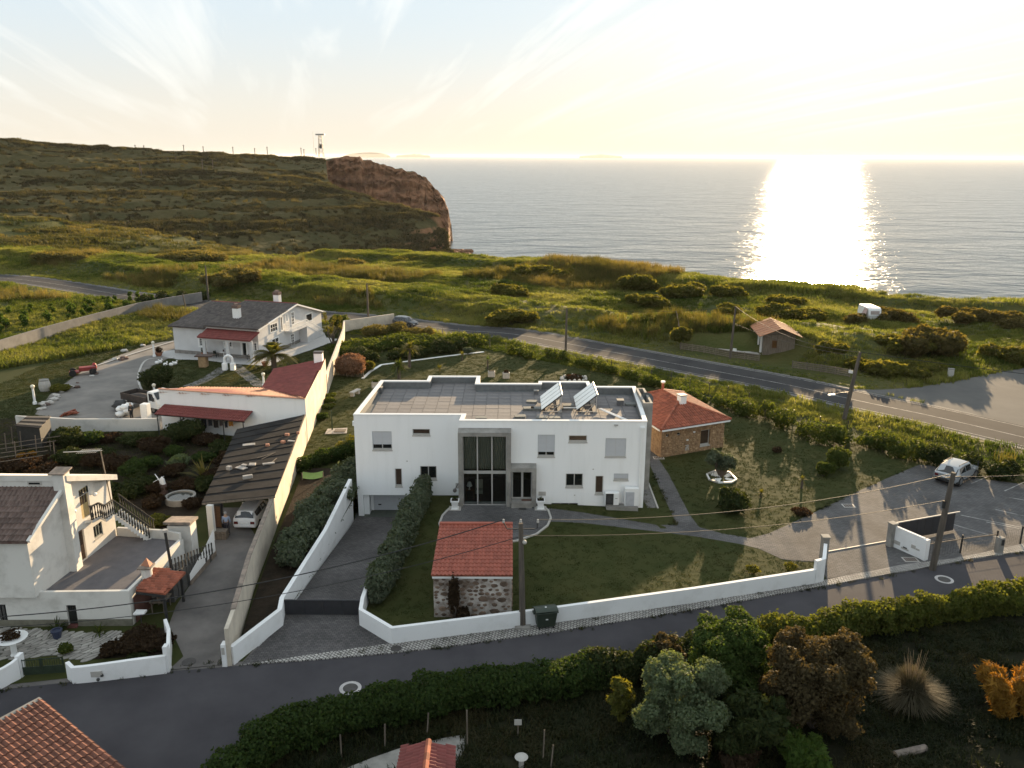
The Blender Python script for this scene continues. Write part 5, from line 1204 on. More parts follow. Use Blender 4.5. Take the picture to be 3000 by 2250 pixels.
mb=MB();mb.poly([(-27.2,42.0,TZ),(-21.75,42.2,TZ),(-21.3,48.8,TZ),(-26,49.5,TZ)]);mb.build('terrace_floor',mat('terrace_grey_membrane',(.135,.125,.13),.85,col2=(.105,.098,.104),scale=1.5,bump=.15,bscale=20),lh)
mb=MB();wall_run(mb,[(-27.0,42.0),(-21.75,42.17),(-21.3,48.6)],.17,.2,z=TZ);wall_run(mb,[(-21.3,48.75),(-22.4,49.2),(-25.7,49.6)],.55,.18,z=TZ);mb.build('parapet',M_lw,lh)
frw=Fr((-42,41.62-.3,TZ),(P0-Vector((-42,41.32))));LW=(P0-Vector((-42,41.32))).length
mb=MB();mb.quad((-42,41.32,TZ),(P0.x,P0.y,TZ),(P0.x,P0.y,zE),(-42,41.32,zE))
mb.poly([(P0.x,P0.y,TZ),(Pm.x,Pm.y,TZ),(Pm.x,Pm.y,zR),(P0.x,P0.y,zE)]);mb.build('gable_wall',M_lw,lh)
a_,b_=P0+Vector((.18,-.25)),Pm+Vector((.12,0))
mb=MB();sl_=(zR-zE)/3.3;e0=zE-.25*sl_
p=[Vector((-42,P0.y-.55,e0)),Vector((a_.x,a_.y,e0)),Vector((b_.x,b_.y,zR)),Vector((-42,Pm.y-.1,zR))]
mb.add(p+[x-Vector((0,0,.15))for x in p],[(0,1,2,3),(7,6,5,4),(4,5,1,0),(5,6,2,1),(6,7,3,2),(7,4,0,3)]);rr=recalc(mb.build('roof',M_tile_old,lh))
tile_roof(rr,[x+Vector((0,0,.01))for x in p],.24,.42,M_tile_old,limit=300,seed=21)
mb=MB();mb.bar(p[1]+Vector((.06,0,-.02)),p[2]+Vector((.06,0,-.02)),.2,.16);mb.build('verge',M_lw,lh)
zB=GY(*VL(1880,600),49.4).z
rf_=Fr((*Pm,TZ),(P1-Pm));RL=(P1-Pm).length
def rr_(a,b,c,d):return fixr(rf_.rect(VL(a,b),VL(c,d)))
ud=rr_(1225,770,1385,1130);ud=(ud[0]+.25,ud[0]+1.15,2.5,4.45)
ld=(0.75,1.45,0.02,2.0);lw=(2.35,3.25,0.75,1.65)
mb=MB();holes_wall(mb,rf_,RL,4.0,[ld,lw,(ud[0],ud[1],2.5,4.0)],.18)
zt0=zT-TZ
mb.poly([rf_.p(ud[0],4.0),rf_.p(ud[0],4.45),rf_.p(ud[1],4.45),rf_.p(ud[1],4.0),rf_.p(RL,4.0),rf_.p(RL,zB-TZ),rf_.p(0,zt0),rf_.p(0,4.0)])
mb.quad((-42,Pm.y-.1,TZ),(*Pm,TZ),(*Pm,zT),(-42,Pm.y-.1,zT));mb.quad((*P1,0),(-42,P1.y,0),(-42,P1.y,zB),(*P1,zB));mb.build('wall',M_lw,lh)
mb=MB();q0,q1=rf_.p(0,0,.45),rf_.p(RL+.15,0,.45)
for off,h in((.0,.32),):
 P_=[(q0.x,q0.y,zT-.28),(q1.x,q1.y,zB-.02),(-42,q1.y+.2,zB-.02),(-42,Pm.y-.1,zT-.28)];P_=[Vector(x)for x in P_]
 mb.add(P_+[x+Vector((0,0,.36))for x in P_],[(3,2,1,0),(4,5,6,7),(0,1,5,4),(1,2,6,5),(2,3,7,6),(3,0,4,7)])
recalc(mb.build('roof_slab',M_lw,lh))
w=GY(*VL(430,620),44.85);w2=GY(*VL(665,680),44.85);ws=Fr((w.x,44.93,w2.z),(1,0));mb=MB();ws.box(mb,0,w2.x-w.x,0,w.z-w2.z,.0,.03);o=mb.build('window_surround',M_stone,lh);mb=MB();ws.quad(mb,.08,w2.x-w.x-.08,.06,w.z-w2.z-.06,.034);mb.build('pane',M_glass,o)
pc=Pm+Vector((.05,.05));mb=MB();mb.box(pc.x-.3,pc.x+.35,pc.y-.35,pc.y+.35,TZ-.1,zT+.25);mb.build('chimney_shaft',M_lw,lh)
mb=MB();mb.obox((pc.x+.02,pc.y,zT+.32),(.95,.95,.08),0,R(6));mb.build('chimney_slab',M_coping,lh)
M_ydoor=mat('old_cream_door',(.42,.33,.16),.7,var=.15)
mb=MB();rf_.quad(mb,*ud,-.12);dd=mb.build('door',M_ydoor,lh)
for k in range(3):mb=MB();a=ud[0]+.12+k*.25;rf_.box(mb,a,a+.17,ud[2]+.9,ud[3]-.12,-.118,-.1);mb.build('pane',M_brownglass,dd)
mb=MB();rf_.quad(mb,*ld,-.12);dd=mb.build('door',M_wood,lh);mb=MB();rf_.box(mb,ld[0]+.12,ld[1]-.12,1.0,1.8,-.118,-.1);mb.build('pane',M_brownglass,dd)
o=window(lh,rf_,*lw,panes=3,fm=mat('green_grey_shutter',(.13,.15,.14),.7),depth=.1)
zb_=4.42
zz=[LG(x,y,zb_-.12)for x,y in((1262,1240),(1470,1265),(1600,1200),(1722,1250),(1855,1150))]
zz=[Vector(rf_.p((q-rf_.o).dot(rf_.u),0,max(.32+.12*i,(q-rf_.o).dot(rf_.n)))[:2])for i,q in enumerate(zz)]
i0,i1=rf_.p((Vector((*zz[0],0))-rf_.o).dot(rf_.u)-.25,0,.003),rf_.p(RL,0,.003)
mb=MB();mb.prism([(i0.x,i0.y)]+[tuple(q)for q in zz]+[(i1.x,i1.y)],zb_-.2,zb_);mb.build('balcony_slab',M_lw,lh)
M_balu=mat('mossy_dark_baluster',(.055,.050,.042),.8,col2=(.03,.028,.024),scale=4)
rails=MB()
for i in range(len(zz)-1):rails.bar((*zz[i],zb_+.88),(*zz[i+1],zb_+.88),.12,.07)
rl=rails.build('balcony_rail',M_balu,lh)
for i in range(len(zz)-1):
 n=max(3,int((zz[i+1]-zz[i]).length/.19))
 for k in range(n):q=zz[i].lerp(zz[i+1],(k+.5)/n);baluster(Vector((q.x,q.y,zb_)),.85,rl,M_balu)
sb=G(*V3(1400,1515),TZ);st=Vector((zz[-1].x,zz[-1].y,zb_));bk=Vector((-.1,.95,0));ns=12
for k in range(ns):
 f0,f1=k/ns,(k+1)/ns;a,b=st.lerp(Vector((sb.x,sb.y,TZ)),f0),st.lerp(Vector((sb.x,sb.y,TZ)),f1)
 zt_=zb_-(zb_-TZ)*f1;mb=MB();
 pl=[(a.x,a.y),(b.x,b.y),(b.x+bk.x,b.y+bk.y),(a.x+bk.x,a.y+bk.y)];mb.prism(pl,max(TZ+.002,zt_-.34),zt_+.04);mb.build('stair_step',M_lw,lh)
for off in(Vector((0,0,0)),bk):
 a,b=st+off,Vector((sb.x,sb.y,TZ))+off;mb=MB();mb.bar(a+Vector((0,0,.88)),b+Vector((0,0,.9)),.11,.07);hr=mb.build('stair_rail',M_balu,lh)
 for k in range(ns+1):q=a.lerp(b,(k+.4)/(ns+1));baluster(q,.85,hr,M_balu)
sw=thing('terrace_stair','dark stepped stair with balusters and a white side wall beside the concrete lane','stair',(-20.5,46.5,0))
a,b=Vector((-21.0,44.6,TZ)),Vector((-20.55,50.2,.4));
for k in range(9):
 q=a.lerp(b,(k+.5)/9);mb=MB();mb.obox((q.x+.28,q.y,q.z/2+.0),(.85,.62,q.z));mb.build('step',mat('dark_slate_step',(.07,.068,.066),.85,var=.3,scale=2),sw)
for k in range(14):q=a.lerp(b,(k+.5)/14);baluster(Vector((q.x+.72,q.y,q.z)),.8,sw,M_balu)
p_=[G(*V3(x,y),z)for x,y,z in((1800,1659,.5),(1905,1490,1.9),(1920,1620,.4))]
mb=MB();mb.add([(-20.05,46.6,0),(-19.85,50.6,0),(-19.85,50.6,2.0),(-19.95,49.0,1.35),(-20.05,46.6,.8)],[(0,1,2,3,4)]);mb.build('side_wall',M_white,sw)
mb=MB();mb.add([(-20.03,46.55,-.05),(-19.83,50.65,-.05),(-19.83,50.65,.4),(-20.03,46.55,.35)],[(0,1,2,3)]);mb.build('plinth',M_coping,sw)
t=thing('outdoor_oven','small white masonry oven with a dark slab roof beyond the terrace','oven',(-21.2,50.2,0))
q=G(*V3(1670,1500),1.9);mb=MB();mb.box(q.x-.75,q.x+.75,q.y-.1,q.y+.9,0,2.75);mb.build('body',M_lw,t);mb=MB();mb.obox((q.x,q.y+.35,2.95),(1.75,1.4,.16),0,R(-8));mb.build('slab',M_coping,t)
t=thing('canopy','small terracotta tiled canopy on dark posts beside the terrace corner','canopy',(-20.5,43,0))
cz=2.3
c4=[G(*V4(1015,330),cz-.25),G(*V4(1235,357),cz-.25),G(*V4(1390,193),cz),G(*V4(1160,165),cz)]
mb=MB();mb.add(c4+[x-Vector((0,0,.1))for x in c4],[(0,1,2,3),(7,6,5,4),(4,5,1,0),(5,6,2,1),(6,7,3,2),(7,4,0,3)]);rr=recalc(mb.build('roof',M_tile,t))
tile_roof(rr,[c4[0]+Vector((0,0,.012)),c4[3]+Vector((0,0,.012)),c4[2]+Vector((0,0,.012)),c4[1]+Vector((0,0,.012))],.24,.27,M_tile,limit=300,seed=9)
for s in(G(*V4(1250,570),0),G(*V4(1375,415),0)):mb=MB();mb.bar((s.x,s.y,-.1),(s.x,s.y,2.15),.13);mb.build('post',M_dark,t)
mb=MB();mb.bar(c4[0]-Vector((0,0,.15)),c4[1]-Vector((0,0,.15)),.1,.14);mb.build('beam',M_dark,t)
t=thing('chimney','short white round chimney with a lit brick cap beside the tiled canopy','chimney',(-21.2,43,2))
q=G(*V4(1103,240),2.1);mb=MB();mb._lathe((q.x,q.y,1.9),[(.3,0),(.3,.9)],14);mb.build('shaft',M_lw,t);mb=MB();mb.obox((q.x,q.y,2.86),(.75,.75,.1));mb.build('cap_slab',M_coping,t)
mb=MB();mb.add([(q.x-.3,q.y,2.92),(q.x+.3,q.y-.2,2.92),(q.x+.3,q.y+.25,2.92),(q.x+.05,q.y+.05,3.4)],[(0,1,3),(1,2,3),(2,0,3),(0,2,1)]);mb.build('cap_tile',M_tile_lit,t)
mb=MB();mb.quad((-21.58,42.3,.0),(-21.4,45.2,0),(-21.4,45.2,1.75),(-21.58,42.3,1.6));mb.v=[(x+.012,y,z)for x,y,z in mb.v];tag(mb.build('wall_panel',mat('dull_red_wall',(.12,.055,.045),.9,var=.2)),'dull red painted lower wall under the small tiled canopy','wall panel')
t=thing('stone_basin','white outdoor wash basin on a thin stand under the canopy','basin',(-21,42.5,0))
q=G(*V4(1048,495),.9);mb=MB();mb.bar((q.x,q.y,0),(q.x,q.y,.85),.05);mb.build('stand',M_dark,t);mb=MB();mb.obox((q.x,q.y,.9),(.6,.45,.1));mb.build('bowl',M_whitep,t)
t=thing('barbecue_table','cluttered dark table and pots under the tiled canopy','table',(-20.6,43.6,0))
mb=MB();mb.box(-21.2,-20.3,43.3,44.4,.68,.74);mb.build('table_top',M_oldwood,t)
for x in(-21.1,-20.4):
 for y in(43.4,44.3):mb=MB();mb.bar((x,y,0),(x,y,.68),.06);mb.build('leg',M_oldwood,t)
for i,(x,y,r)in enumerate(((-21.0,43.6,.13),(-20.7,44.0,.16),(-20.5,43.5,.1))):
 mb=MB();mb._lathe((x,y,.742),[(r,0),(r*1.1,.2)],10);tag(mb.build('cooking_pot',M_dark),['left','middle','right'][i]+' dark pot on the table under the canopy','pot','pots under the canopy')
t=thing('flue_pipe','tall dark flue pipe beside the terrace wall with lit top','pipe',(-21.2,46.2,0));mb=MB();a=G(*V16(1115,440),1.6);b=Vector((a.x-.12,a.y,ZT(a,V16(1058,30)[1])));mb.tube([a,b],.09);mb.build('pipe',M_dark,t);mb=MB();mb.tube([b,b+Vector((0,0,.15))],.16);mb.build('cowl',M_stone,t)
t=thing('tv_aerial','tall thin television aerial on a mast at the corner of the farmhouse','aerial',(*P1,4))
base=Vector((P1.x+.1,P1.y-.35,4.3));top=Vector((base.x-.25,base.y,ZT(base,VL(1750,110)[1])));mb=MB();mb.tube([base,top],.035,6);mb.build('mast',M_oldwood,t)
dv=Vector((-1,-.15,0)).normalized();mb=MB();mb.tube([top+dv*-.1,top+dv*2.2],.025,5);bo=mb.build('boom',M_alu,t)
for k in range(10):mb=MB();s=top+dv*(.15+k*.12);mb.tube([s+Vector((.05,.35,.02)),s-Vector((.05,.35,.02))],.01,4);mb.build('element',M_alu,bo)
for i,(aa,zz_)in enumerate(((2.6,3.75),(.5,3.55),(1.7,4.2))):
 s=rf_.p(aa,zz_,.25 if i<2 else .06);mb=MB();mb.ball(tuple(s),.13 if i<2 else .1);tag(mb.build('wall_lamp',M_whitep if i<2 else M_dark,None,True),['white globe lamp under the slab right of the upper door','white globe lamp beside the chimney shaft','dark round vent under the projecting roof slab'][i],'lamp')
bl=thing('roof_corner','terracotta tiled roof corner of a house at the bottom left edge','house',(-20,28,0))
z0=3.2
r4=[G(*V4(900,1659),z0-1.5),G(*V4(310,1140),z0),]
A0,A1=G(*V4(305,1142),z0),G(*V4(905,1659),z0-.9)
dvx=(A1-A0);wv=G(*V4(0,1305),z0)-A0
e0,e1,e2,e3=A0,A0+dvx*1.6,A0+dvx*1.6+wv*2.6,A0+wv*2.6
mb=MB();mb.add([e0,e1,e2,e3]+[Vector((q.x,q.y,q.z-.15))for q in(e0,e1,e2,e3)],[(0,1,2,3),(7,6,5,4),(4,5,1,0),(5,6,2,1),(6,7,3,2),(7,4,0,3)]);rr=recalc(mb.build('roof',M_tile,bl))
M_tile4=mat('shaded_brown_tile',(0.20,0.080,0.050),0.85,col2=(0.115,0.048,0.033),scale=1.2,island=.28)  # terracotta darkened to brown; the corner's shade is put into the colour
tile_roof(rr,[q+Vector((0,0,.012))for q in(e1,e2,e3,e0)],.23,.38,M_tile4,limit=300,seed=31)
mb=MB();mb.bar(e0,e3,.22,.12);mb.build('ridge_capping',M_conc,bl)
cx_,cy_=(e0+e2).x/2,(e0+e2).y/2
mb=MB();mb.prism([tuple((q.lerp((e0+e2)/2,.12))[:2])for q in(e0,e1,e2,e3)],-.1,1.2);mb.build('wall',M_old,bl)
bm_=thing('garden_shed','small dark red tiled shed roof at the bottom edge behind the hedge','shed',(-3.4,28,0))
z1,z2=2.3,2.75
l0,l1=G(*V6(1060,1297),z1),G(*V6(1032,1438),z1);r0,r1=G(*V6(1395,1300),z1),G(*V6(1392,1438),z1);m0,m1=G(*V6(1230,1268),z2),G(*V6(1210,1438),z2)
ext=lambda a,b:a+(b-a)*1.9
mb=MB();mb.add([l0,ext(l0,l1),ext(m0,m1),m0,r0,ext(r0,r1)],[(0,1,2,3),(3,2,5,4)]);rr=mb.build('roof',M_tile_red,bm_)
up_=Vector((0,0,.012));tile_roof(rr,[ext(l0,l1)+up_,l0+up_,m0+up_,ext(m0,m1)+up_],.2,.36,M_tile_red,limit=120,seed=41);tile_roof(rr,[r0+up_,ext(r0,r1)+up_,ext(m0,m1)+up_,m0+up_],.2,.36,M_tile_red,limit=120,seed=42)
ridge_tiles(rr,m0+Vector((0,0,.05)),ext(m0,m1)+Vector((0,0,.05)),.12,M_tile,each=True)
mb=MB();mb.prism([tuple(q[:2])for q in(l0.lerp(r1,.05),ext(l0,l1),ext(r0,r1),r0)],-.1,z1-.05);mb.build('wall',M_old,bm_)
sl2=[G(*V6(*q),0.05)[:2]for q in((690,1438),(860,1370),(1060,1300),(1340,1238),(1480,1215),(1470,1290),(1400,1438))]
struct(sheet([tuple(q)for q in sl2],'garden_slab',M_conc,.03))
cp_=[tuple(G(*V4(*q),0)[:2])for q in((0,885),(110,830),(150,838),(480,815),(530,850),(690,850),(760,790),(880,700),(905,655),(620,655),(0,640))]
base_=sheet([(p[0],p[1])for p in([(-31,36.5)]+cp_[1:-1]+[(-31,41.8)])],'paved_forecourt',mat('dark_joint_mortar',(.075,.075,.06),.95),.012);struct(base_)
M_slabs=mat('pale_marble_offcut',(0.36,0.34,0.31),0.75,col2=(0.24,0.225,0.205),scale=1.5,island=.2)
rg=random.Random(8);pg=[(-31,36.5)]+cp_[1:-1]+[(-31,41.8)];pts_=[]
tries=0
def aniso(x,y,dx,dy):
 t=.75+1.3*nz2(x,y,.35,4);c_,s_=math.cos(t),math.sin(t);return((dx*c_+dy*s_)*.58,(-dx*s_+dy*c_)*1.45)
while len(pts_)<296 and tries<60000:
 tries+=1;x,y=rg.uniform(-30.6,-21.5),rg.uniform(36.2,41.8)
 if inside((x,y),pg)and poly_d((x,y),pg+pg[:1])>.1 and all(Vector(aniso(x,y,x-a,y-b)).length>.285 for a,b in pts_):pts_.append((x,y))
for x,y in pts_:
 t_=.75+1.3*nz2(x,y,.35,4);ca,sa=math.cos(t_),math.sin(t_)
 ang=[(x+ca*math.cos(k*math.pi/6)*.46-sa*math.sin(k*math.pi/6)*.2,y+sa*math.cos(k*math.pi/6)*.46+ca*math.sin(k*math.pi/6)*.2)for k in range(12)]
 poly_=[Vector(q)for q in ang]
 for a,b in pts_:
  if(a,b)==(x,y)or abs(a-x)>1.1 or abs(b-y)>1.1:continue
  m_=Vector(((a+x)/2,(b+y)/2));dd_=(a-x,b-y);q1=aniso(x,y,*dd_);n_=Vector((ca*q1[0]*.58-sa*q1[1]*1.45,sa*q1[0]*.58+ca*q1[1]*1.45)).normalized();m_-=n_*.025;out=[]
  for i in range(len(poly_)):
   p,q=poly_[i],poly_[(i+1)%len(poly_)];dp,dq=(p-m_).dot(n_),(q-m_).dot(n_)
   if dp<=0:out.append(p)
   if dp*dq<0:out.append(p.lerp(q,dp/(dp-dq)))
  poly_=out
  if len(poly_)<3:break
 if len(poly_)>=3:
  mb=MB();mb.prism([tuple(q)for q in poly_],.005,.03+rg.uniform(0,.01));mb.build('paving_stone',M_slabs,base_)
# ================================================================== COTTAGE, SHED, HUT, CARAVAN
M_rubble=mat('ochre_rubble_stone',(0.36,0.235,0.13),0.9,col2=(0.20,0.115,0.06),scale=3.2,bump=1.0,bscale=4.5,dist=0.09,detail=9)
ct=thing('stone_cottage','small ochre stone cottage with a hipped terracotta roof beside the white house','cottage',(16,75,0))
Z_=2.72
c0,c1,c2,c3=Vector((13.3,69.7)),Vector((19.6,72.6)),Vector((17.3,80.6)),Vector((10.6,77.9))
f0=Fr((*c0,0),(c1-c0));L0_=(c1-c0).length
dwin=fixr(f0.rect(VS(1072,782),VS(1208,1015)));s1_=fixr(f0.rect(VS(506,845),VS(545,882)));s2_=fixr(f0.rect(VS(686,818),VS(735,856)))
mb=MB();holes_wall(mb,f0,L0_,Z_,[dwin,s1_,s2_],.25)
for a,b in((c1,c2),(c2,c3),(c3,c0)):mb.quad((*a,-.2),(*b,-.2),(*b,Z_),(*a,Z_))
mb.build('wall',M_rubble,ct)
window(ct,f0,*dwin,panes=1,gm=M_brownglass,depth=.2,fw=.09)
for q in(s1_,s2_):window(ct,f0,*q,panes=1,depth=.15,fw=.05,sill=False)
mb=MB();f0.box(mb,*fixr(f0.rect(VS(818,1018),VS(870,1095))),.002,.03);mb.build('meter_cover',M_stone,ct)
for x,y in((955,803),(845,932)):a,b=f0.hit(*VS(x,y));mb=MB();f0.box(mb,a-.1,a+.1,b-.05,b+.06,.002,.1);mb.build('wall_light',M_whitep,ct)
rg=random.Random(5);M_st2=mat('ochre_field_stone',(0.42,0.29,0.17),0.9,col2=(0.24,0.14,0.075),scale=2.5,island=.3,bump=.5,bscale=9)
def face_stones(parent,f,w,h,n,holes,m,smin,smax,seed,flat=.05,asp=.6):
 rg=random.Random(seed);done=[];tries=0
 while len(done)<n and tries<n*60:
  tries+=1;a,b,r=rg.uniform(.1,w-.1),rg.uniform(.05,h-.08),rg.uniform(smin,smax)
  if any(q[0]-.1-r<a<q[1]+.1+r and q[2]-.1-r<b<q[3]+.1+r for q in holes):continue
  if any(abs(a-x)/(r+s)<.95 and abs(b-y)/((r+s)*asp)<.95 for x,y,s in done)or a<r*.9 or a>w-r*.9 or b>h-r*.7:continue
  done.append((a,b,r));mb=MB();k=7;ring=[]
  ph=rg.uniform(0,6);rr=[r*rg.uniform(.75,1.1)for _ in range(k)]
  for t in range(k):ring.append((a+rr[t]*math.cos(ph+t*2*math.pi/k),b+rr[t]*asp*math.sin(ph+t*2*math.pi/k)))
  o=[f.p(x,y,.0)for x,y in ring]+[f.p(a+(x-a)*.72,b+(y-b)*.72,flat)for x,y in ring]
  mb.add(o,[(t,(t+1)%k,k+(t+1)%k,k+t)for t in range(k)]+[tuple(range(k,2*k))]);mb.build('stone',m,parent)
face_stones(ct,f0,L0_,Z_-.1,150,[dwin,s1_,s2_],M_st2,.10,.24,3)
ov=.42
def out(p,c):d=(p-c).normalized();return p+d*ov*1.4
cc=(c0+c1+c2+c3)/4
E=[out(p,cc)for p in(c0,c1,c2,c3)];zE_=Z_+.05
r0=G(*VS(690,345),4.45);rb=G(*VS(425,155),4.45)
ax=(E[3]-E[0]).normalized();mid0=(E[0]+E[1])/2;mid1=(E[3]+E[2])/2;R0=mid0.lerp(mid1,.36);R1=mid0.lerp(mid1,.72);zr_=4.15
Ev=[Vector((*e,zE_))for e in E];Rv0,Rv1=Vector((*R0,zr_)),Vector((*R1,zr_))
mb=MB();mb.add(Ev+[Rv0,Rv1],[(0,1,4),(1,2,5,4),(2,3,5),(3,0,4,5),(3,2,1,0)]);rf=mb.build('roof',M_tile,ct)
h_=Vector((0,0,.015))
tile_roof(rf,[Ev[0]+h_,Ev[1]+h_,Rv0+h_],.24,.4,M_tile,limit=220,seed=51);tile_roof(rf,[Ev[3]+h_,Ev[0]+h_,Rv0+h_,Rv1+h_],.24,.4,M_tile,limit=80,seed=52,simple=True)
tile_roof(rf,[Ev[1]+h_,Ev[2]+h_,Rv1+h_,Rv0+h_],.24,.4,M_tile,limit=0,seed=53,simple=True);tile_roof(rf,[Ev[2]+h_,Ev[3]+h_,Rv1+h_],.24,.4,M_tile,limit=0,seed=54,simple=True)
for a,b in((Ev[0],Rv0),(Ev[1],Rv0),(Rv0,Rv1),(Ev[2],Rv1),(Ev[3],Rv1)):ridge_tiles(rf,a+Vector((0,0,.07)),b+Vector((0,0,.07)),.12,M_tile,each=True)
mb=MB()
for i in range(4):a,b=Ev[i],Ev[(i+1)%4];mb.bar(a.lerp(b,.02)-Vector((0,0,.09)),a.lerp(b,.98)-Vector((0,0,.09)),.1,.14)
mb.build('fascia',M_whitep,ct)
q=Rv0.lerp((Ev[0]+Ev[1])/2,.12);mb=MB();mb.obox((q.x,q.y,q.z+.2),(.62,.62,1.0),R(20));ch=mb.build('chimney',M_whitep,ct);mb=MB();mb.obox((q.x,q.y,q.z+.78),(.75,.75,.1),R(20));mb.build('chimney_cap',M_stone,ch)
q=Rv1;mb=MB();mb.tube([(q.x,q.y,q.z-.1),(q.x,q.y,q.z+.75)],.13,10);ch=mb.build('flue',M_tile,ct);mb=MB();mb.tube([(q.x,q.y,q.z+.8),(q.x,q.y,q.z+.95)],.22,10);mb.build('flue_cap',M_whitep,ch)
sh=thing('stone_shed','small rubble stone shed with a red tiled lean-to roof behind the front wall','shed',(-2.2,45,0))
M_mortar=mat('whitewashed_mortar',(0.55,0.51,0.47),0.95,col2=(0.15,0.11,0.085),scale=1.1,bump=.8,bscale=7,dist=.04,detail=12,lo=.36,hi=.62)
M_brown=mat('brown_rubble_stone',(0.20,0.135,0.095),0.9,col2=(0.085,0.060,0.045),scale=3,island=.35,bump=.5,bscale=9)
yf=43.05;x0,x1=-4.5,0.02;zs=2.72
fs=Fr((x0,yf,0),(1,0));mb=MB();mb.box(x0,x1,yf,49.1,-.2,zs);mb.build('wall',M_mortar,sh)
face_stones(sh,fs,x1-x0,zs-.15,150,[],M_brown,.12,.34,6,.06,.66)
face_stones(sh,Fr((x1,yf,0),(0,1)),6,zs-.15,60,[],M_brown,.1,.27,7,.06,.62)
mb=MB();mb.box(x0-.05,x1+.05,yf-.12,yf-.002,zs-.16,zs+.02);mb.build('eave_course',M_whitep,sh)
e0,e1=Vector((x0-.08,yf-.2,zs+.08)),Vector((x1+.06,yf-.2,zs+.08));e2,e3=G(*V5(1155,1130),3.2),G(*V5(668,1140),3.2);e2.z=e3.z=3.2;e2.y=e3.y=(e2.y+e3.y)/2;e2.x=x1+.06;e3.x=x0-.1
mb=MB();p=[e0,e1,e2,e3];mb.add(p+[q-Vector((0,0,.06))for q in p],[(0,1,2,3),(7,6,5,4),(4,5,1,0),(5,6,2,1),(6,7,3,2),(7,4,0,3)]);rf=recalc(mb.build('roof',M_tile,sh))
M_tile3=mat('even_red_tile',(0.36,0.105,0.066),0.75,col2=(0.27,0.075,0.05),scale=1.5,island=.14)
tile_roof(rf,[q+Vector((0,0,.012))for q in p],.232,.42,M_tile3,limit=300,seed=61,jit=.006)
mb=MB();mb.bar(e3+Vector((0,0,.1)),e2+Vector((0,0,.1)),.26,.14);mb.build('ridge_capping',M_tile3,sh)
mb=MB();mb.box(x0+.02,x1-.02,48.9,49.3,-.2,3.15);mb.poly([(x0,yf,zs),(x0,49.3,zs),(x0,49.3,3.15)]);mb.poly([(x1,49.3,zs),(x1,yf,zs),(x1,49.3,3.15)]);mb.build('upper_wall',M_mortar,sh)
ht=thing('wooden_hut','weathered wooden hut with a faded orange sheet roof beyond the coast road','hut',(36,111,0))
ha,hb=Vector((34.05,109.83)),Vector((38.2,109.4));f=Fr((*ha,0),(hb-ha));w=(hb-ha).length;hd=6.6
zc=2.75;za=3.75
for k in range(12):
 z0=k*.23;mb=MB();
 if 3<k<9:f.box(mb,0,1.15,z0,z0+.215,-.03,0);f.box(mb,1.85,w,z0,z0+.215,-.03,0)
 else:f.box(mb,0,w,z0,z0+.215,-.03,0)
 mb.build('board',M_oldwood,ht)
mb=MB();mb.poly([f.p(0,2.75,-.01),f.p(w,2.75,-.01),f.p(w/2,za,-.01)]);f.quad(mb,0,w,0,2.75,-.05);mb.quad(f.p(0,0,-.05),f.p(0,0,-hd),f.p(0,2.75,-hd),f.p(0,2.75,-.05));mb.quad(f.p(w,0,-hd),f.p(w,0,-.05),f.p(w,2.75,-.05),f.p(w,2.75,-hd));mb.poly([f.p(w,0,-hd),f.p(w,2.75,-hd),f.p(w/2,za,-hd),f.p(0,2.75,-hd),f.p(0,0,-hd)]);mb.build('wall',mat('hut_planking',(.17,.145,.125),.9,col2=(.09,.075,.06),scale=1,stretch=(.3,.3,6)),ht)
mb=MB();f.box(mb,1.15,1.85,.95,1.03,-.04,.02);f.box(mb,1.15,1.85,1.95,2.03,-.04,.02);f.box(mb,1.15,1.21,1.03,1.95,-.04,.02);f.box(mb,1.79,1.85,1.03,1.95,-.04,.02);o=mb.build('window',M_wood,ht);mb=MB();f.quad(mb,1.21,1.79,1.03,1.95,-.02);mb.build('pane',mat('amber_pane',(.10,.05,.02),.2),o)
M_sheet=mat('faded_orange_sheet',(0.45,0.21,0.11),0.75,col2=(0.32,0.15,0.085),scale=.8,detail=8)
for sgn in(0,1):
 pr,pe=(w/2,za+.06),((-.75 if not sgn else w+.75),2.75-.15+.06)
 n=7
 for k in range(n):
  c0_,c1_=1.0-(hd+1.6)*k/n,1.0-(hd+1.6)*(k+1)/n+.05
  mb=MB();a,b,c,d=f.p(pe[0],pe[1],c0_),f.p(pr[0],pr[1],c0_),f.p(pr[0],pr[1],c1_),f.p(pe[0],pe[1],c1_)
  u_=Vector((0,0,.05));mb.add([a,b,c,d,a+u_,b+u_,c+u_,d+u_],[(3,2,1,0),(4,5,6,7),(0,1,5,4),(1,2,6,5),(2,3,7,6),(3,0,4,7)]);mb.bar(a+u_*1.5,b+u_*1.5,.1,.08);recalc(mb.build('roof_sheet',M_sheet,ht))
for i,(a,c)in enumerate(((w+.2,-1.5),(w-.3,-2.6))):mb=MB();q=f.p(a,2.95+.3*(w-a),c);mb.obox(tuple(q),(.9,.35,.12),R(25+30*i));mb.build('roof_scrap',M_oldwood,ht)
mb=MB();f.box(mb,-.25,0,0,2.7,-.9,-.7);f.box(mb,-.3,-.1,0,2.4,-2.4,-2.2);mb.build('corner_post',M_whitep,ht)
struct(sheet([tuple(G(*V7(*q),.03)[:2])for q in((1010,580),(1080,568),(1250,575),(1370,590),(1390,640),(1200,618))],'hut_yard',mat('pale_hut_yard',(.38,.36,.33),.9,col2=(.26,.24,.22),scale=.5),.05))
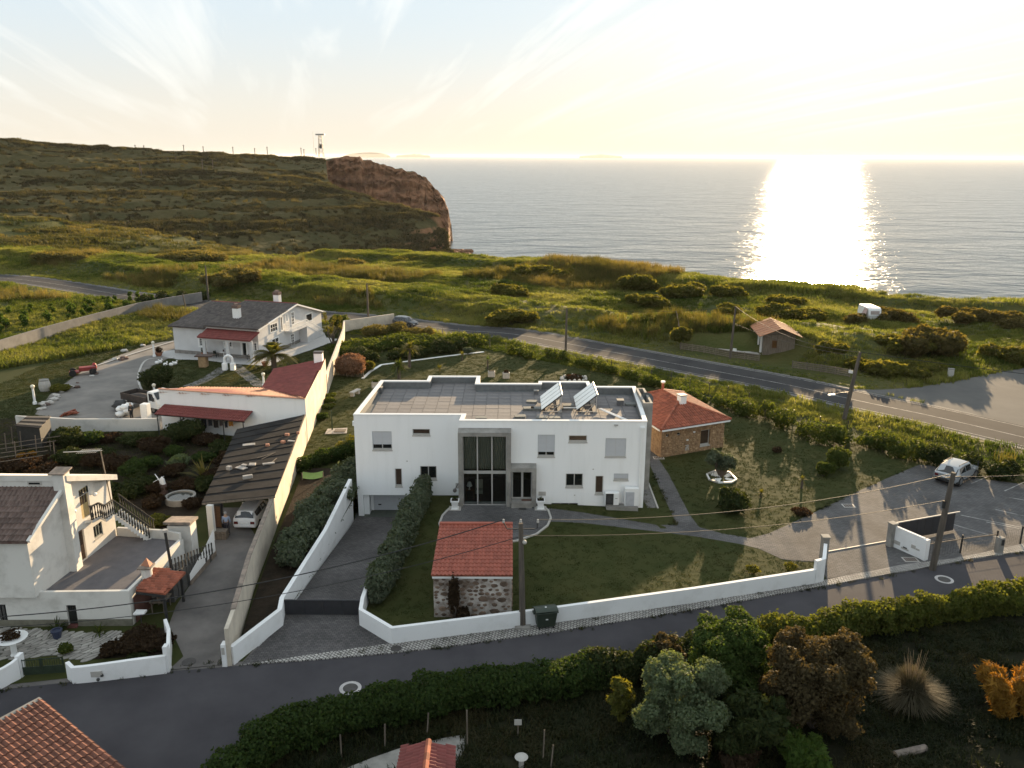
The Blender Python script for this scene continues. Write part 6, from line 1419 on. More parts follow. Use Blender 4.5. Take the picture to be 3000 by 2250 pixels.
def slat_fence(path,h,nsl,label,spacing=2.0):
 t=thing('slatted_fence',label,'fence',tuple(path[0]),group='low slatted wooden fences by the hut')
 for i in range(len(path)-1):
  a,b=path[i],path[i+1];n=max(1,round((b-a).length/spacing))
  for k in range(n):
   p,q=a.lerp(b,k/n),a.lerp(b,(k+1)/n);p.z=tz(p.x,p.y);q.z=tz(q.x,q.y)
   mb=MB();mb.bar(p-Vector((0,0,.2)),p+Vector((0,0,h+.08)),.09);mb.build('post',M_oldwood,t)
   for s in range(nsl):z=h*(s+.7)/nsl;mb=MB();mb.bar(p+Vector((0,0,z)),q+Vector((0,0,z)),.03,h/nsl*.62);mb.build('slat',M_oldwood,t)
 q=path[-1];mb=MB();mb.bar((q.x,q.y,-.2),(q.x,q.y,h+.08),.09);mb.build('post',M_oldwood,t);return t
slat_fence([G(*V7(872,602),0),G(*V7(1100,633),0),G(*V7(1380,672),0)],.95,4,'low slatted wooden fence left of the hut along the coast road')
slat_fence([G(*V7(1595,720),0),G(*V7(1780,752),0),G(*V7(1965,785),0)],.95,4,'low slatted wooden fence right of the hut near the roadside pole')
slat_fence([G(*V7(868,590),0)+Vector((0,0,0)),G(*V7(850,520),0),G(*V7(830,440),0)],1.3,5,'pale slatted fence running away from the road corner',3)
for V,x,y,lb in((V7,1218,640,'small white sign plate on the slatted fence left of the hut'),(V7,1967,785,'small white sign plate on the fence end near the roadside pole')):
 q=G(*V(x,y),0);mb=MB();mb.obox((q.x,q.y-.12,.72),(.5,.03,.38),R(-38));tag(mb.build('sign_plate',M_whitep),lb,'sign')
cv=thing('caravan','old white caravan parked against a dark bush near the cliff','caravan',(59.3,135,0))
a,b=G(*V8(520,348),0),G(*V8(656,348),0);gz=tz(a.x,a.y);f=Fr((a.x,a.y,gz),(b-a));w=(b-a).length
mb=MB()
prof=[(.45,0.0),(.42,-.02),(1.2,.16),(2.1,.0),(2.32,-.35),(2.34,-3.9),(1.2,-4.2),(.42,-4.0)]
pts0=[f.p(0,z,c)for z,c in prof[1:]];pts1=[f.p(w,z,c)for z,c in prof[1:]];n=len(pts0)
mb.add(pts0+pts1,[tuple(range(n)),tuple(range(2*n-1,n-1,-1))]+[(i,n+i,n+(i+1)%n,(i+1)%n)for i in range(n)]);bevel(recalc(mb.build('body',M_whitep,cv)),.06)
mb=MB();q0,q1,q2,q3=f.p(.32,1.28,.17),f.p(w-.3,1.28,.17),f.p(w-.3,1.85,.085),f.p(.32,1.85,.085);mb.quad(q0,q1,q2,q3);mb.build('window',mat('misty_caravan_window',(.30,.25,.23),.2),cv)
mb=MB();f.box(mb,.02,w-.02,.95,1.0,.12,.155);mb.build('trim_strip',M_alu,cv)
for c in(.15,w-.35):mb=MB();p=f.p(c+.1,.32,-2.1);mb.tube([p-f.u*.1,p+f.u*.1],.32,14);mb.build('wheel',M_dark,cv)
mb=MB();f.box(mb,.4,.9,2.34,2.42,-1.6,-1.1);mb.build('roof_hatch',M_dark,cv)
mb=MB();mb.quad(f.p(0,2.1,-.3),f.p(-.9,.05,.3),f.p(-.9,.05,-1.6),f.p(0,2.1,-1.6));mb.build('awning_flap',mat('pinkish_awning',(.42,.30,.27),.9),cv)
t=thing('utility_cabinet','pale grey utility cabinet at the edge of the asphalt lot','cabinet',(53.3,97.4,0))
q=G(*V8(1412,958),0);mb=MB();mb.obox((q.x,q.y,.62),(.62,.45,1.25),R(-15));mb.build('cabinet',M_stone,t);mb=MB();mb.obox((q.x,q.y,1.27),(.7,.52,.06),R(-15));mb.build('cap',M_conc,t);mb=MB();mb.obox((q.x-.06,q.y-.235,.68),(.5,.02,.95),R(-15));mb.build('door',M_alu,t)
M_pole=mat('weathered_pole_timber',(0.125,0.105,0.085),0.9,col2=(0.065,0.055,0.047),scale=2,stretch=(3,3,.3),bump=.3)
M_wire=mat('black_cable',(0.02,0.02,0.02),0.6)
M_wirel=mat('twisted_bare_cable',(0.13,0.11,0.085),0.7,metal=.2)
def pole(base,top,r,label,arms=()):
 t=thing('utility_pole',label,'pole',tuple(base),group='wooden utility poles')
 mb=MB();mb.tube([base-Vector((0,0,.3)),base.lerp(top,.5),top],[r*1.15,r,r*.75],10);mb.build('pole',M_pole,t)
 return t
def wire(a,b,sag,r,m,label,group):
 mb=MB();n=24;mb.tube([a.lerp(b,k/n)-Vector((0,0,sag*4*(k/n)*(1-k/n)))for k in range(n+1)],r,5);return tag(mb.build('overhead_wire',m),label,'wire',group)
def Ptop(base,y,dx=0):q=Vector((base.x+dx,base.y,0));q.z=ZT(q,y);return q
fp=D(1129,1352,.08);ft=Ptop(fp,1130*K,-.15);t=pole(fp,ft,.17,'grey wooden pole with insulators in front of the white house')
mb=MB();mb.obox((fp.x,fp.y,.1),(.9,.8,.2));mb.build('concrete_foot',M_conc,t)
mb=MB();mb.tube([ft+Vector((-.95,0,.05)),ft+Vector((-.75,0,-.35)),ft+Vector((.75,0,-.35)),ft+Vector((.9,0,-.3)),ft+Vector((.95,0,.15))],.035,6);mb.build('crossarm',M_dark,t)
for dx in(-.95,0,.95):mb=MB();mb._lathe((ft.x+dx,ft.y,ft.z+.02),[(.05,0),(.08,.06),(.05,.12),(.07,.18),(.03,.22)],8);mb.build('insulator',M_stone,t)
mb=MB();mb.ball((ft.x+.22,ft.y-.1,ft.z-1.1),.13);mb.build('lamp_globe',M_stone,t)
rp=D(2014,1228,.08);rt=Ptop(rp,V9(1462,425)[1],.42);t=pole(rp,rt,.19,'dark leaning wooden pole on the pavement beside the parking court')
mb=MB();q=rp.lerp(rt,.68);mb.obox((q.x-.2,q.y-.05,q.z),(.16,.14,.5));mb.build('junction_box',M_dark,t)
mb=MB();mb.bar(rt+Vector((-.5,0,-.35)),rt+Vector((.55,.1,-.3)),.06);mb.build('crossarm',M_dark,t)
rb=D(1822,908,0);rtp=Ptop(rb,V7(1963,622)[1],.9);t=pole(rb,rtp,.2,'tall leaning wooden pole between the hedge and the coast road at the right')
mb=MB();q=rb.lerp(rtp,.42);mb.tube([q,q+Vector((-1.1,-.3,.0)),q+Vector((-1.9,-.5,-.15))],.04,6);lp=mb.build('lamp_arm',M_dark,t);mb=MB();mb.obox(tuple(q+Vector((-2.1,-.55,-.15))),(.75,.2,.12),R(15));mb.build('lamp_head',M_whitep,lp)
r2=G(*V7(1192,655),0);r2t=Ptop(r2,V7(1205,328)[1],.25);pole(r2,r2t,.15,'wooden pole standing in the slatted fence left of the hut')
r3=G(*V7(125,660),0);r3t=Ptop(r3,V7(126,338)[1],.05);pole(r3,r3t,.15,'wooden pole at the near edge of the coast road behind the roof')
r4=G(*V11(497,270),0);r4t=Ptop(r4,612*K);pole(r4,r4t,.15,'wooden pole by the coast road left of the dark hatchback')
r5=G(*V1(1352,1175),0);r5t=Ptop(r5,V1(1340,945)[1]);pole(r5,r5t,.15,'wooden pole by the coast road far left beyond the villa')
r6=G(*V1(1210,1250),0);r6t=Ptop(r6,V1(1192,1128)[1],-.4);pole(r6,r6t,.12,'short leaning post by the vineyard wall left of the villa')
r7=Vector((-100,190,0));r8=Vector((90,58,0));r8t=Vector((90,58,7))
wl='overhead cables between the poles'
wire(r2t,rtp,1.2,.026,M_wirel,'bright twisted cable from the fence pole to the tall leaning pole',wl)
wire(r2t-Vector((0,0,2.3)),rtp-Vector((0,0,.5)),.5,.02,M_wirel,'thin lower cable from the fence pole to the tall leaning pole',wl)
wire(r3t,r2t,.6,.022,M_wire,'dark cable crossing the coast road to the fence pole',wl);wire(r4t,r3t,.9,.022,M_wire,'dark cable along the coast road above the hatchback',wl)
wire(rtp,r8t,1.0,.03,M_wire,'dark cable from the tall leaning pole out over the asphalt lot',wl)
wire(ft+Vector((.95,0,.2)),rt+Vector((-.2,0,-.1)),.85,.02,M_wirel,'bright upper cable from the insulator pole to the right pole',wl)
wire(ft+Vector((.1,0,-.75)),rt-Vector((.3,0,1.9)),.7,.017,M_wirel,'bright lower cable from the insulator pole to the right pole',wl)
lpt=GY(*V4(0,528),40.0);lpt2=GY(*V4(0,605),40.0)
wire(ft+Vector((-.95,0,.2)),GY(*V4(-100,535),38.5),1.0,.03,M_wire,'dark upper cable sweeping left across the drive to the farmhouse front',wl)
wire(ft+Vector((0,0,-.8)),GY(*V4(-100,612),38.5),1.0,.02,M_wire,'thin lower cable sweeping left across the drive to the farmhouse front',wl)
wire(rt+Vector((.5,0,-.3)),Vector((60,58,6.5)),.8,.025,M_wire,'dark cable leaving the right pole over the parking court',wl)
fg='thin fence posts along the road side of the garden'
rp_=[V11(*q)for q in((850,335),(978,350),(1100,370),(1228,378),(1353,430),(1480,470),(1610,500))]+[V7(*q)for q in((308,715),(422,735),(548,760),(682,800),(808,820),(930,865),(1055,890),(1175,915),(1312,960),(1600,1075),(1770,1120),(1950,1150),(2150,1185))]+[V9(*q)for q in((855,120),(1460,300),(1770,450),(2080,480))]
t=thing('wire_fence','long thin post and wire fence along the road side of the white house garden','fence',tuple(G(*rp_[0],0)));prevp=None
for i,q in enumerate(rp_):
 s=G(*q,0);mb=MB();mb.tube([(s.x,s.y,-.2),(s.x,s.y,1.3)],.045,6);po=mb.build('post',M_oldwood if i<7 else M_dark,t)
 if prevp is not None:
  m_=MB()
  for z in(.4,.8,1.2):m_.tube([prevp+Vector((0,0,z)),s+Vector((0,0,z))],.006,4)
  m_.build('wire',M_dark,t)
 prevp=s
tw=thing('lattice_tower','small steel lattice tower with a platform on the far headland','tower',tuple(DD(694,333,815)))
b=DD(694,334,815);hz_=DD(694,289,815).z-b.z;M_tw=mat('pale_tower_steel',(.34,.32,.29),.6)
for sx,sy in((-1,-1),(1,-1),(1,1),(-1,1)):mb=MB();mb.bar(b+Vector((sx*2.2,sy*2.2,-2)),b+Vector((sx*1.3,sy*1.3,hz_*.92)),.42);mb.build('leg',M_tw,tw)
for k in range(5):
 z0,z1=hz_*.9*k/5,hz_*.9*(k+1)/5;w0,w1=2.2-.9*k/5,2.2-.9*(k+1)/5
 mb=MB()
 for(p,q)in(((-1,-1),(1,-1)),((1,-1),(1,1)),((1,1),(-1,1)),((-1,1),(-1,-1))):mb.bar(b+Vector((p[0]*w0,p[1]*w0,z0)),b+Vector((q[0]*w1,q[1]*w1,z1)),.22);mb.bar(b+Vector((p[0]*w1,p[1]*w1,z1)),b+Vector((q[0]*w1,q[1]*w1,z1)),.25)
 mb.build('bracing',M_tw,tw)
mb=MB();mb.box(b.x-4,b.x+4,b.y-2,b.y+2,b.z+hz_*.93,b.z+hz_);mb.build('platform',M_tw,tw);mb=MB();mb.box(b.x-1,b.x+1,b.y-1.2,b.y+1.2,b.z+hz_*.3,b.z+hz_*.5);mb.build('equipment_box',M_dark,tw)
mb=MB();mb.bar(b+Vector((-6.5,0,0)),b+Vector((-6.5,0,hz_*1.1)),.25);mb.build('whip_mast',M_tw,tw)
ORD='first second third fourth fifth sixth seventh eighth ninth tenth eleventh twelfth thirteenth fourteenth fifteenth sixteenth seventeenth'.split()
for i,(x,y0,y1,d)in enumerate([(293,326,313,822),(312,328,314,822),(398,331,313,818),(440,333,316,818),(504,334,317,816),(551,335,320,816),(578,335,317,816),(651,336,319,815),(657,335,322,815),(438,364,344,705),(460,362,346,700),(381,354,338,745),(364,355,340,745),(303,372,352,700),(306,376,358,690),(151,378,358,705),(683,333,320,812)]):
 p=DD(x,y0+2,d);zt2=DD(x,y1,d).z;t=thing('distant_pole',ORD[i]+(' thin pole from the left on the headland skyline' if i<9 else ' thin pole counted down the headland slope'),'pole',tuple(p),group='distant poles on the headland');mb=MB();mb.tube([p,Vector((p.x,p.y,zt2))],.32,5);mb.build('pole',M_pole,t)
 mb=MB();mb.bar(Vector((p.x-.8,p.y,zt2-.5)),Vector((p.x+.8,p.y,zt2-.5)),.25);mb.build('crossarm',M_pole,t)
# ================================================================== VEGETATION
import numpy as np
def np_mesh(name,verts,k,m):
 n=len(verts)//k;me=bpy.data.meshes.new(name)
 me.vertices.add(len(verts));me.vertices.foreach_set('co',np.asarray(verts,np.float32).ravel())
 me.loops.add(n*k);me.loops.foreach_set('vertex_index',np.arange(n*k,dtype=np.int32))
 me.polygons.add(n);me.polygons.foreach_set('loop_start',np.arange(0,n*k,k,dtype=np.int32))
 try:me.polygons.foreach_set('loop_total',np.full(n,k,np.int32))
 except Exception:pass
 me.materials.append(m);me.update(calc_edges=True);return me
def unit(a):return a/np.maximum(np.linalg.norm(a,axis=1,keepdims=True),1e-9)
def leaves(pos,nrm,size,rg,long=1.6,tilt=.9):
 n=len(pos);d=unit(nrm+tilt*rg.normal(size=(n,3)));a=unit(np.cross(d,rg.normal(size=(n,3))));b=np.cross(d,a)
 s=(size*rg.uniform(.6,1.35,n))[:,None]
 q=np.stack([pos-a*s*.5*long,pos-b*s*.5+d*s*.12,pos+a*s*.5*long,pos+b*s*.5+d*s*.12],1)
 return q.reshape(-1,3)
def lumps(dirs,k,rg):
 c=unit(rg.normal(size=(k,3)));h=rg.uniform(.4,1,k);out=np.zeros(len(dirs))
 for i in range(k):out=np.maximum(out,h[i]*np.exp(-(1-dirs@c[i])*7))
 return out
def crown(blobs,dens,size,seed,lump=.3,long=1.6,zmin=None,tilt=.9,fill=.25):
 """leaf clumps through the volume of several uneven balls"""
 rg=np.random.default_rng(seed);out=[]
 for(c,r)in blobs:
  r=np.array(r if isinstance(r,(tuple,list))else(r,r,r));area=4*math.pi*((r[0]*r[1])**1.6+(r[0]*r[2])**1.6+(r[1]*r[2])**1.6)**(1/1.6)/3**(1/1.6)
  n=max(8,int(area*dens));d=unit(rg.normal(size=(n,3)))
  k=1-lump+lump*1.35*lumps(d,int(9+area*.5)if area<60 else 40,rg)
  rad=np.where(rg.random(n)<fill,rg.uniform(.35,.85,n),rg.uniform(.84,1.04,n))*k*np.where(rg.random(n)<.06,rg.uniform(1.02,1.28,n),1)
  p=np.array(c)+d*r*rad[:,None]
  if zmin is not None:
   keep=p[:,2]>zmin;p,d=p[keep],d[keep]
  out.append(leaves(p,d+np.array([0,0,.35]),size,rg,long,tilt))
 return np.concatenate(out)
def branches(base,tips,r0,seed,wig=.12):
 rg=random.Random(seed);mb=MB()
 for t in tips:
  b,t=Vector(base),Vector(t);m1=b.lerp(t,.35)+Vector((rg.uniform(-1,1),rg.uniform(-1,1),.6))*wig*(t-b).length;m2=b.lerp(t,.7)+Vector((rg.uniform(-1,1),rg.uniform(-1,1),.3))*wig*(t-b).length
  mb.tube([b,m1,m2,t],[r0,r0*.7,r0*.45,r0*.2],6)
 return mb
M_bark=mat('grey_brown_bark',(0.12,0.095,0.075),0.95,col2=(0.06,0.048,0.04),scale=3,stretch=(4,4,.6),bump=.6,bscale=14)
L_={}
L_['dark']=leafmat('leaf_dark_green',(0.016,0.026,0.009),(0.045,0.058,0.018),.35)
L_['deep']=leafmat('leaf_deep_green',(0.018,0.034,0.010),(0.050,0.082,0.020),.45)
L_['mid']=leafmat('leaf_mid_green',(0.034,0.056,0.013),(0.090,0.112,0.026),.5)
L_['grey']=leafmat('leaf_grey_green',(0.055,0.072,0.042),(0.120,0.140,0.092),.30,tcol=(1.4,1.4,.7))
L_['silver']=leafmat('leaf_pale_euphorbia',(0.075,0.105,0.055),(0.150,0.185,0.105),.4,tcol=(1.5,1.4,.5))
L_['brown']=leafmat('leaf_brown_bush',(0.042,0.033,0.017),(0.100,0.080,0.040),.4,tcol=(1.5,1.3,.6))
L_['rust']=leafmat('leaf_dark_russet',(0.022,0.014,0.009),(0.055,0.036,0.020),.35,tcol=(1.6,1.2,.6))
L_['yel']=leafmat('leaf_yellow_green',(0.060,0.072,0.015),(0.140,0.135,0.030),.5)
L_['orange']=leafmat('leaf_orange',(0.17,0.095,0.016),(0.33,0.19,0.035),.5,tcol=(1.5,1.1,.5))
L_['pink']=leafmat('leaf_dry_pinkish',(0.15,0.085,0.055),(0.23,0.14,0.09),.4,tcol=(1.5,1.2,.8))
L_['bright']=leafmat('leaf_bright_green',(0.040,0.075,0.016),(0.085,0.135,0.030),.5)
L_['reed']=leafmat('reed_straw_green',(0.075,0.078,0.026),(0.165,0.140,0.055),.5,tcol=(1.5,1.3,.6))
L_['wild']=leafmat('wild_bush_leaf',(0.050,0.046,0.018),(0.115,0.098,0.040),.55)
L_['fresh']=leafmat('leaf_fresh_green',(0.028,0.052,0.013),(0.072,0.110,0.028),.45)
L_['sunny']=leafmat('leaf_sunlit_hedge',(0.048,0.068,0.014),(0.115,0.130,0.030),.55)
L_['pampas']=leafmat('grey_straw_blades',(0.060,0.055,0.034),(0.115,0.10,0.065),.3,tcol=(1.3,1.2,.8))
L_['field']=leafmat('scrub_olive',(0.055,0.066,0.016),(0.125,0.120,0.036),.6)
def plant(kind,label,cat,base,blobs,leaf,dens=90,size=.13,seed=1,group=None,lump=.3,stem=True,stem_name='trunk',crown_name='crown',long=1.6,zmin=None,tilt=.9,r0=.07,fill=.25):
 t=thing(kind,label,cat,tuple(base),group=group)
 q=crown(blobs,dens,size,seed,lump,long,zmin if zmin is not None else base[2]-.02,tilt,fill)-np.array(base)
 o=bpy.data.objects.new(crown_name,np_mesh(crown_name,q,4,L_[leaf]));COL.objects.link(o);o.parent=t
 if stem:
  tips=[c for c,_ in blobs][:9];branches(base,tips,r0,seed).build(stem_name,M_bark,t)
 return t
def along(path,step):
 out=[]
 for i in range(len(path)-1):
  a,b=Vector(path[i]),Vector(path[i+1]);n=max(1,int((b-a).length/step))
  out+=[a.lerp(b,k/n)for k in range(n)]
 return out+[Vector(path[-1])]
def hedge(label,path,w,h,leaf,seed,dens=85,size=.13,var=.12,step=.8,zf=None,group=None,lump=.22,name='hedge',boxy=True):
 rg=random.Random(seed);blobs=[]
 P=along([(p[0],p[1])for p in path],step)
 for p in P:
  z0=zf(p.x,p.y)if zf else 0.0;hh=h*rg.uniform(1-var,1+var);ww=w*rg.uniform(1-var,1+var)
  if boxy:
   blobs.append(((p.x+rg.uniform(-.1,.1),p.y+rg.uniform(-.1,.1),z0+hh*.68),(ww*.55,ww*.55,hh*.36)));blobs.append(((p.x,p.y,z0+hh*.32),(ww*.52,ww*.52,hh*.36)))
  else:blobs.append(((p.x+rg.uniform(-.25,.25)*w,p.y+rg.uniform(-.25,.25)*w,z0+hh*.45),(ww*.6*rg.uniform(.8,1.2),ww*.6*rg.uniform(.8,1.2),hh*.55)))
 b=(path[0][0],path[0][1],zf(*path[0][:2])if zf else 0.0)
 t=plant(name,label,name,b,blobs,leaf,dens,size,seed,group,lump,stem=False,crown_name='foliage',zmin=-.1,fill=.3)
 mb=MB()
 for p in along([(q[0],q[1])for q in path],1.4):z0=zf(p.x,p.y)if zf else 0.0;mb.tube([(p.x,p.y,z0-.1),(p.x+rg.uniform(-.2,.2),p.y+rg.uniform(-.2,.2),z0+h*.6)],.04,5)
 mb.build('stems',M_bark,t);return t
def W2(q,z=0.0):return tuple(G(q[0],q[1],z)[:2])
def DW(x,y,z=0.0):return tuple(D(x,y,z)[:2])
hedge('grey green clipped hedge running from the front wall to the white house beside the drive',[(-8.05,44.7),(-7.55,50),(-6.75,58.9)],1.45,2.0,'grey',11,160,.13,.13,zf=yard_z,lump=.25)
hz=lambda x,y:.35
hedge('loose grey green shrub row between the boundary wall and the sunken drive',[(-13.1,63.5),(-13.6,58),(-13.9,54),(-14.1,50.5),(-14.2,48.3)],2.0,2.1,'grey',12,110,.15,.2,1.1,hz,lump=.4,boxy=False)
hedge('dark clipped hedge across the garden left of the white house',[DW(655,1020),DW(700,1002),DW(762,985)],1.6,1.3,'deep',13,120,.12,.1)
hedge('bright bushy growth at the left corner of the white house',[DW(735,985),DW(763,978)],1.2,1.6,'yel',14,90,.12,.2,boxy=False)
hedge('low wild hedge along the garden fence behind the white house',[W2(V11(1640,520)),W2(V11(1800,550)),W2(V7(0,650)),W2(V7(200,700)),W2(V7(400,755)),W2(V7(600,812)),W2(V7(800,880)),W2(V7(950,935)),W2(V7(1100,968)),W2(V7(1260,1000))],1.7,1.15,'mid',15,60,.15,.3,1.3,lump=.45,boxy=False)
hedge('tall wild hedge between the garden lawn and the coast road right of the cottage',[W2(V7(1260,1010)),W2(V7(1420,1060)),W2(V7(1560,1110)),W2(V7(1700,1165)),W2(V7(1900,1215)),W2(V9(750,165)),W2(V9(900,235)),W2(V9(1060,275)),W2(V9(1220,300))],2.2,1.75,'mid',16,55,.16,.3,1.5,lump=.45,boxy=False)
hedge('dark hedge behind the parking court right of the silver car',[W2(V9(1330,330)),W2(V9(1480,360)),W2(V9(1720,420)),W2(V9(1900,470)),W2(V9(2100,500)),W2(V9(2400,560))],1.8,1.7,'dark',17,60,.16,.2,1.4,lump=.4,boxy=False)
hedge('wide mass of low garden shrubs behind the palms at the back of the garden',[W2(V11(360,500)),W2(V11(520,480)),W2(V11(700,470)),W2(V11(900,460)),W2(V11(1100,455)),W2(V11(1280,450))],4.6,1.6,'mid',18,45,.2,.2,2.2,lump=.5,boxy=False)
hedge('dark front row of garden shrubs behind the palms',[W2(V11(400,560)),W2(V11(560,570)),W2(V11(720,560)),W2(V11(900,535)),W2(V11(1050,515)),W2(V11(1250,485))],2.6,1.7,'dark',19,60,.17,.2,1.6,lump=.45,boxy=False)
hedge('dry yellowish shrubs at the garden corner near the road wall',[W2(V11(500,370)),W2(V11(640,330)),W2(V11(850,345)),W2(V11(1000,370))],2.5,1.3,'reed',20,50,.16,.3,1.8,lump=.4,boxy=False)
LNb=[(-11.9,29.3),(-10.4,32.0),(-7.5,33.3),(-4.7,34.2),(-2,35.2),(.9,35.7),(4,36.6),(7.0,37.5)]
hedge('dark hedge along the near side of the lane at the bottom',[(-12.8,26.5)]+LNb[:7],2.1,1.75,'deep',21,200,.10,.12,.9,lump=.3)
hedge('dark hedge end beside the tall shrubs on the near side of the lane',[(4.6,36.6),(7.0,37.3),(9.5,38.2)],2.0,1.8,'dark',22,170,.12,.15,.9,lump=.3)
hedge('sunlit yellow green hedge on the near side of the lane at the right',[(14.2,39.9),(17,40.7),(21,41.8),(25,42.8),(29,43.8),(33,45),(38,46.5)],1.9,1.8,'sunny',23,170,.11,.16,.9,lump=.4)
def at_px(V,cx,cy,z):return G(*V(cx,cy),z)
BIGS=.62
def big(kind,label,cat,V,cx,top,bot,gy,width,leaf,seed,dens,size,nb=9,lump=.4,group=None,tall=1.0,long=1.6):
 """crown whose outline in the photo is about width wide, from row top to row bot; it stands where row gy meets the ground"""
 b=G(*V(cx,gy),0.0);zt_=ZT(b,V(cx,top)[1]);zl=max(.15,ZT(b,V(cx,bot)[1]));pw=width*abs(V(1,0)[0]-V(0,0)[0])
 dist=(Vector((b.x,b.y,zt_*.6))-CAM).length;w=pw/F*dist;rg=random.Random(seed);blobs=[]
 H=zt_-zl;R_=w/2
 for i in range(nb*3):
  a=rg.uniform(0,6.28);zz=zl+H*rg.uniform(.18,.9);k=math.sqrt(max(.12,1-((zz-zl)/H-.5)**2*3.2));rr=R_*.78*math.sqrt(rg.uniform(0.25,1))
  r=R_*rg.uniform(.17,.30)*(.6+.4*k)+.08
  blobs.append(((b.x+rr*math.cos(a)*k,b.y+rr*math.sin(a)*k,min(zz,zt_-r*.8)),(r,r,r*.85)))
 blobs.append(((b.x,b.y,zt_-R_*.36),(R_*.42,R_*.42,R_*.36)));blobs.append(((b.x,b.y,(zl+zt_)/2),(R_*.66,R_*.66,H*.38)))
 return plant(kind,label,cat,tuple(b),blobs,leaf,dens,size,seed,group,lump,r0=.12,long=long)
big('round_tree','dense dark green rounded tree in the middle of the shrub clump','tree',V10,840,248,600,640,430,'fresh',31,230,.10,12,.35,long=1.2)
big('euphorbia_bush','large pale grey green dome shaped bush at the front of the clump','bush',V10,610,450,930,830,440,'silver',32,260,.095,14,.38,long=1.15)
big('brown_shrub','tall brown leaved shrub right of the dark rounded tree','bush',V10,1230,345,800,760,520,'brown',33,190,.10,13,.42)
big('brown_shrub','upper brown shrub top between the dark tree and the sunlit hedge','bush',V10,1150,330,520,560,250,'brown',34,170,.13,7,.4)
big('small_bush','small sunlit brown green bush left of the dark rounded tree','bush',V10,545,345,490,520,190,'brown',35,170,.12,6,.4)
big('small_bush','yellow green leafy bush at the left edge of the clump','bush',V10,350,545,760,740,135,'yel',36,150,.15,6,.45,long=2)
big('feathery_shrub','dark feathery shrub in shade below the rounded tree','bush',V10,920,600,850,880,380,'dark',37,130,.14,9,.5,long=3)
big('feathery_shrub','bright green feathery shrub at the bottom edge right of the clump','bush',V10,1170,800,948,950,230,'bright',38,150,.12,7,.5,long=3)
big('feathery_shrub','low dull shrub at the bottom edge left of the bright green one','bush',V10,880,850,960,960,220,'rust',39,120,.12,6,.5,long=2.5)
def grass_dome(label,p,r,h,n,seed,leaf,kind='ornamental_grass',stalks=0,wd=.02):
 t=thing(kind,label,'grass clump',tuple(p));rg=np.random.default_rng(seed)
 a=rg.uniform(0,6.283,n);e=rg.uniform(.15,1.0,n)**.7;L=h*rg.uniform(.75,1.15,n);ux=np.stack([np.cos(a),np.sin(a),np.zeros(n)],1)
 base=ux*(rg.uniform(0,.35,n)*r)[:,None];mid=base+ux*((1-e)*r*.75)[:,None]+np.array([0,0,1])*(L*.85*(.35+.65*e))[:,None];tip=base+ux*((1-e)*r*1.5+.1)[:,None]+np.array([0,0,1])*(L*(.15+.9*e))[:,None]
 sd=np.cross(ux,[0,0,1])*wd
 q=np.concatenate([np.stack([base-sd,base+sd,mid+sd,mid-sd],1).reshape(-1,3),np.stack([mid-sd,mid+sd,tip+sd*.3,tip-sd*.3],1).reshape(-1,3)])
 o=bpy.data.objects.new('blades',np_mesh('blades',q,4,L_[leaf]));COL.objects.link(o);o.parent=t
 if stalks:
  mb=MB();rr=random.Random(seed)
  for k in range(stalks):aa=rr.uniform(0,6.28);s=rr.uniform(.05,.3)*r;hh=h*rr.uniform(1.2,1.75);mb.tube([(s*math.cos(aa)*.5,s*math.sin(aa)*.5,h*.5),(s*math.cos(aa)*1.6,s*math.sin(aa)*1.6,hh)],[.012,.005],4)
  o=mb.build('stalks',mat('dry_straw',(.30,.22,.13),.9),t,local=True)
 return t
p=G(*V10(1680,660),0);grass_dome('rounded clump of fine grey grass with thin upright stalks in the dark field',p,1.5,1.8,3200,41,'pampas',stalks=45,wd=.014)
p=G(*V10(2130,690),0);rg=random.Random(42);blobs=[((p.x+rg.uniform(-1.1,1.3),p.y+rg.uniform(-.8,.8),rg.uniform(.6,2.4)),(.5,.5,.75))for _ in range(16)]
plant('orange_shrub','feathery orange shrub glowing at the right edge of the dark field','bush',tuple(p),blobs,'orange',190,.085,43,lump=.55,long=6,tilt=.6)
p=G(*V10(1745,560),0)
lg=thing('log','pale grey cut log lying in the dark field at the bottom right','log',tuple(G(*V10(1685,880),.1)));q=G(*V10(1615,890),.15);q2=G(*V10(1755,855),.15);mb=MB();mb.tube([q,q2],[.2,.17],10);mb.build('log',mat('bleached_log',(.22,.18,.15),.9,col2=(.12,.1,.085),scale=3,bump=.5),lg)
mb=MB();mb.tube([q+(q-q2).normalized()*.01,q+(q-q2).normalized()*.012],[.18,.18],10);mb.build('cut_end',mat('cut_wood',(.30,.22,.15),.9),lg)
b=G(*VS(1390,1520),0);zt_=ZT(b,VS(1390,1040)[1]);rg=random.Random(51)
blobs=[((b.x+rg.uniform(-1.1,.9),b.y+rg.uniform(-.8,.8),zt_-rg.uniform(.5,1.5)),(.62,.62,.5))for _ in range(9)]
plant('olive_tree','small olive tree in an octagonal white stone bed beside the cottage','tree',tuple(b),blobs,'grey',110,.12,51,lump=.45,long=2.2,r0=.17)
bed=thing('octagon_bed','octagonal flower bed of white stones with a kerb around the olive tree','flower bed',tuple(b));oc=[G(*VS(x,y),.05)for x,y in((1165,1490),(1310,1432),(1530,1455),(1645,1575),(1570,1620),(1350,1625),(1210,1580))];oc.insert(3,(oc[2]+oc[3])/2)
for i in range(len(oc)):mb=MB();mb.bar(oc[i],oc[(i+1)%len(oc)],.13,.14);mb.build('kerb_stone',M_whitep if i%2 else M_stone,bed)
rg=random.Random(52);mb=MB();cc_=sum(oc,Vector())/len(oc)
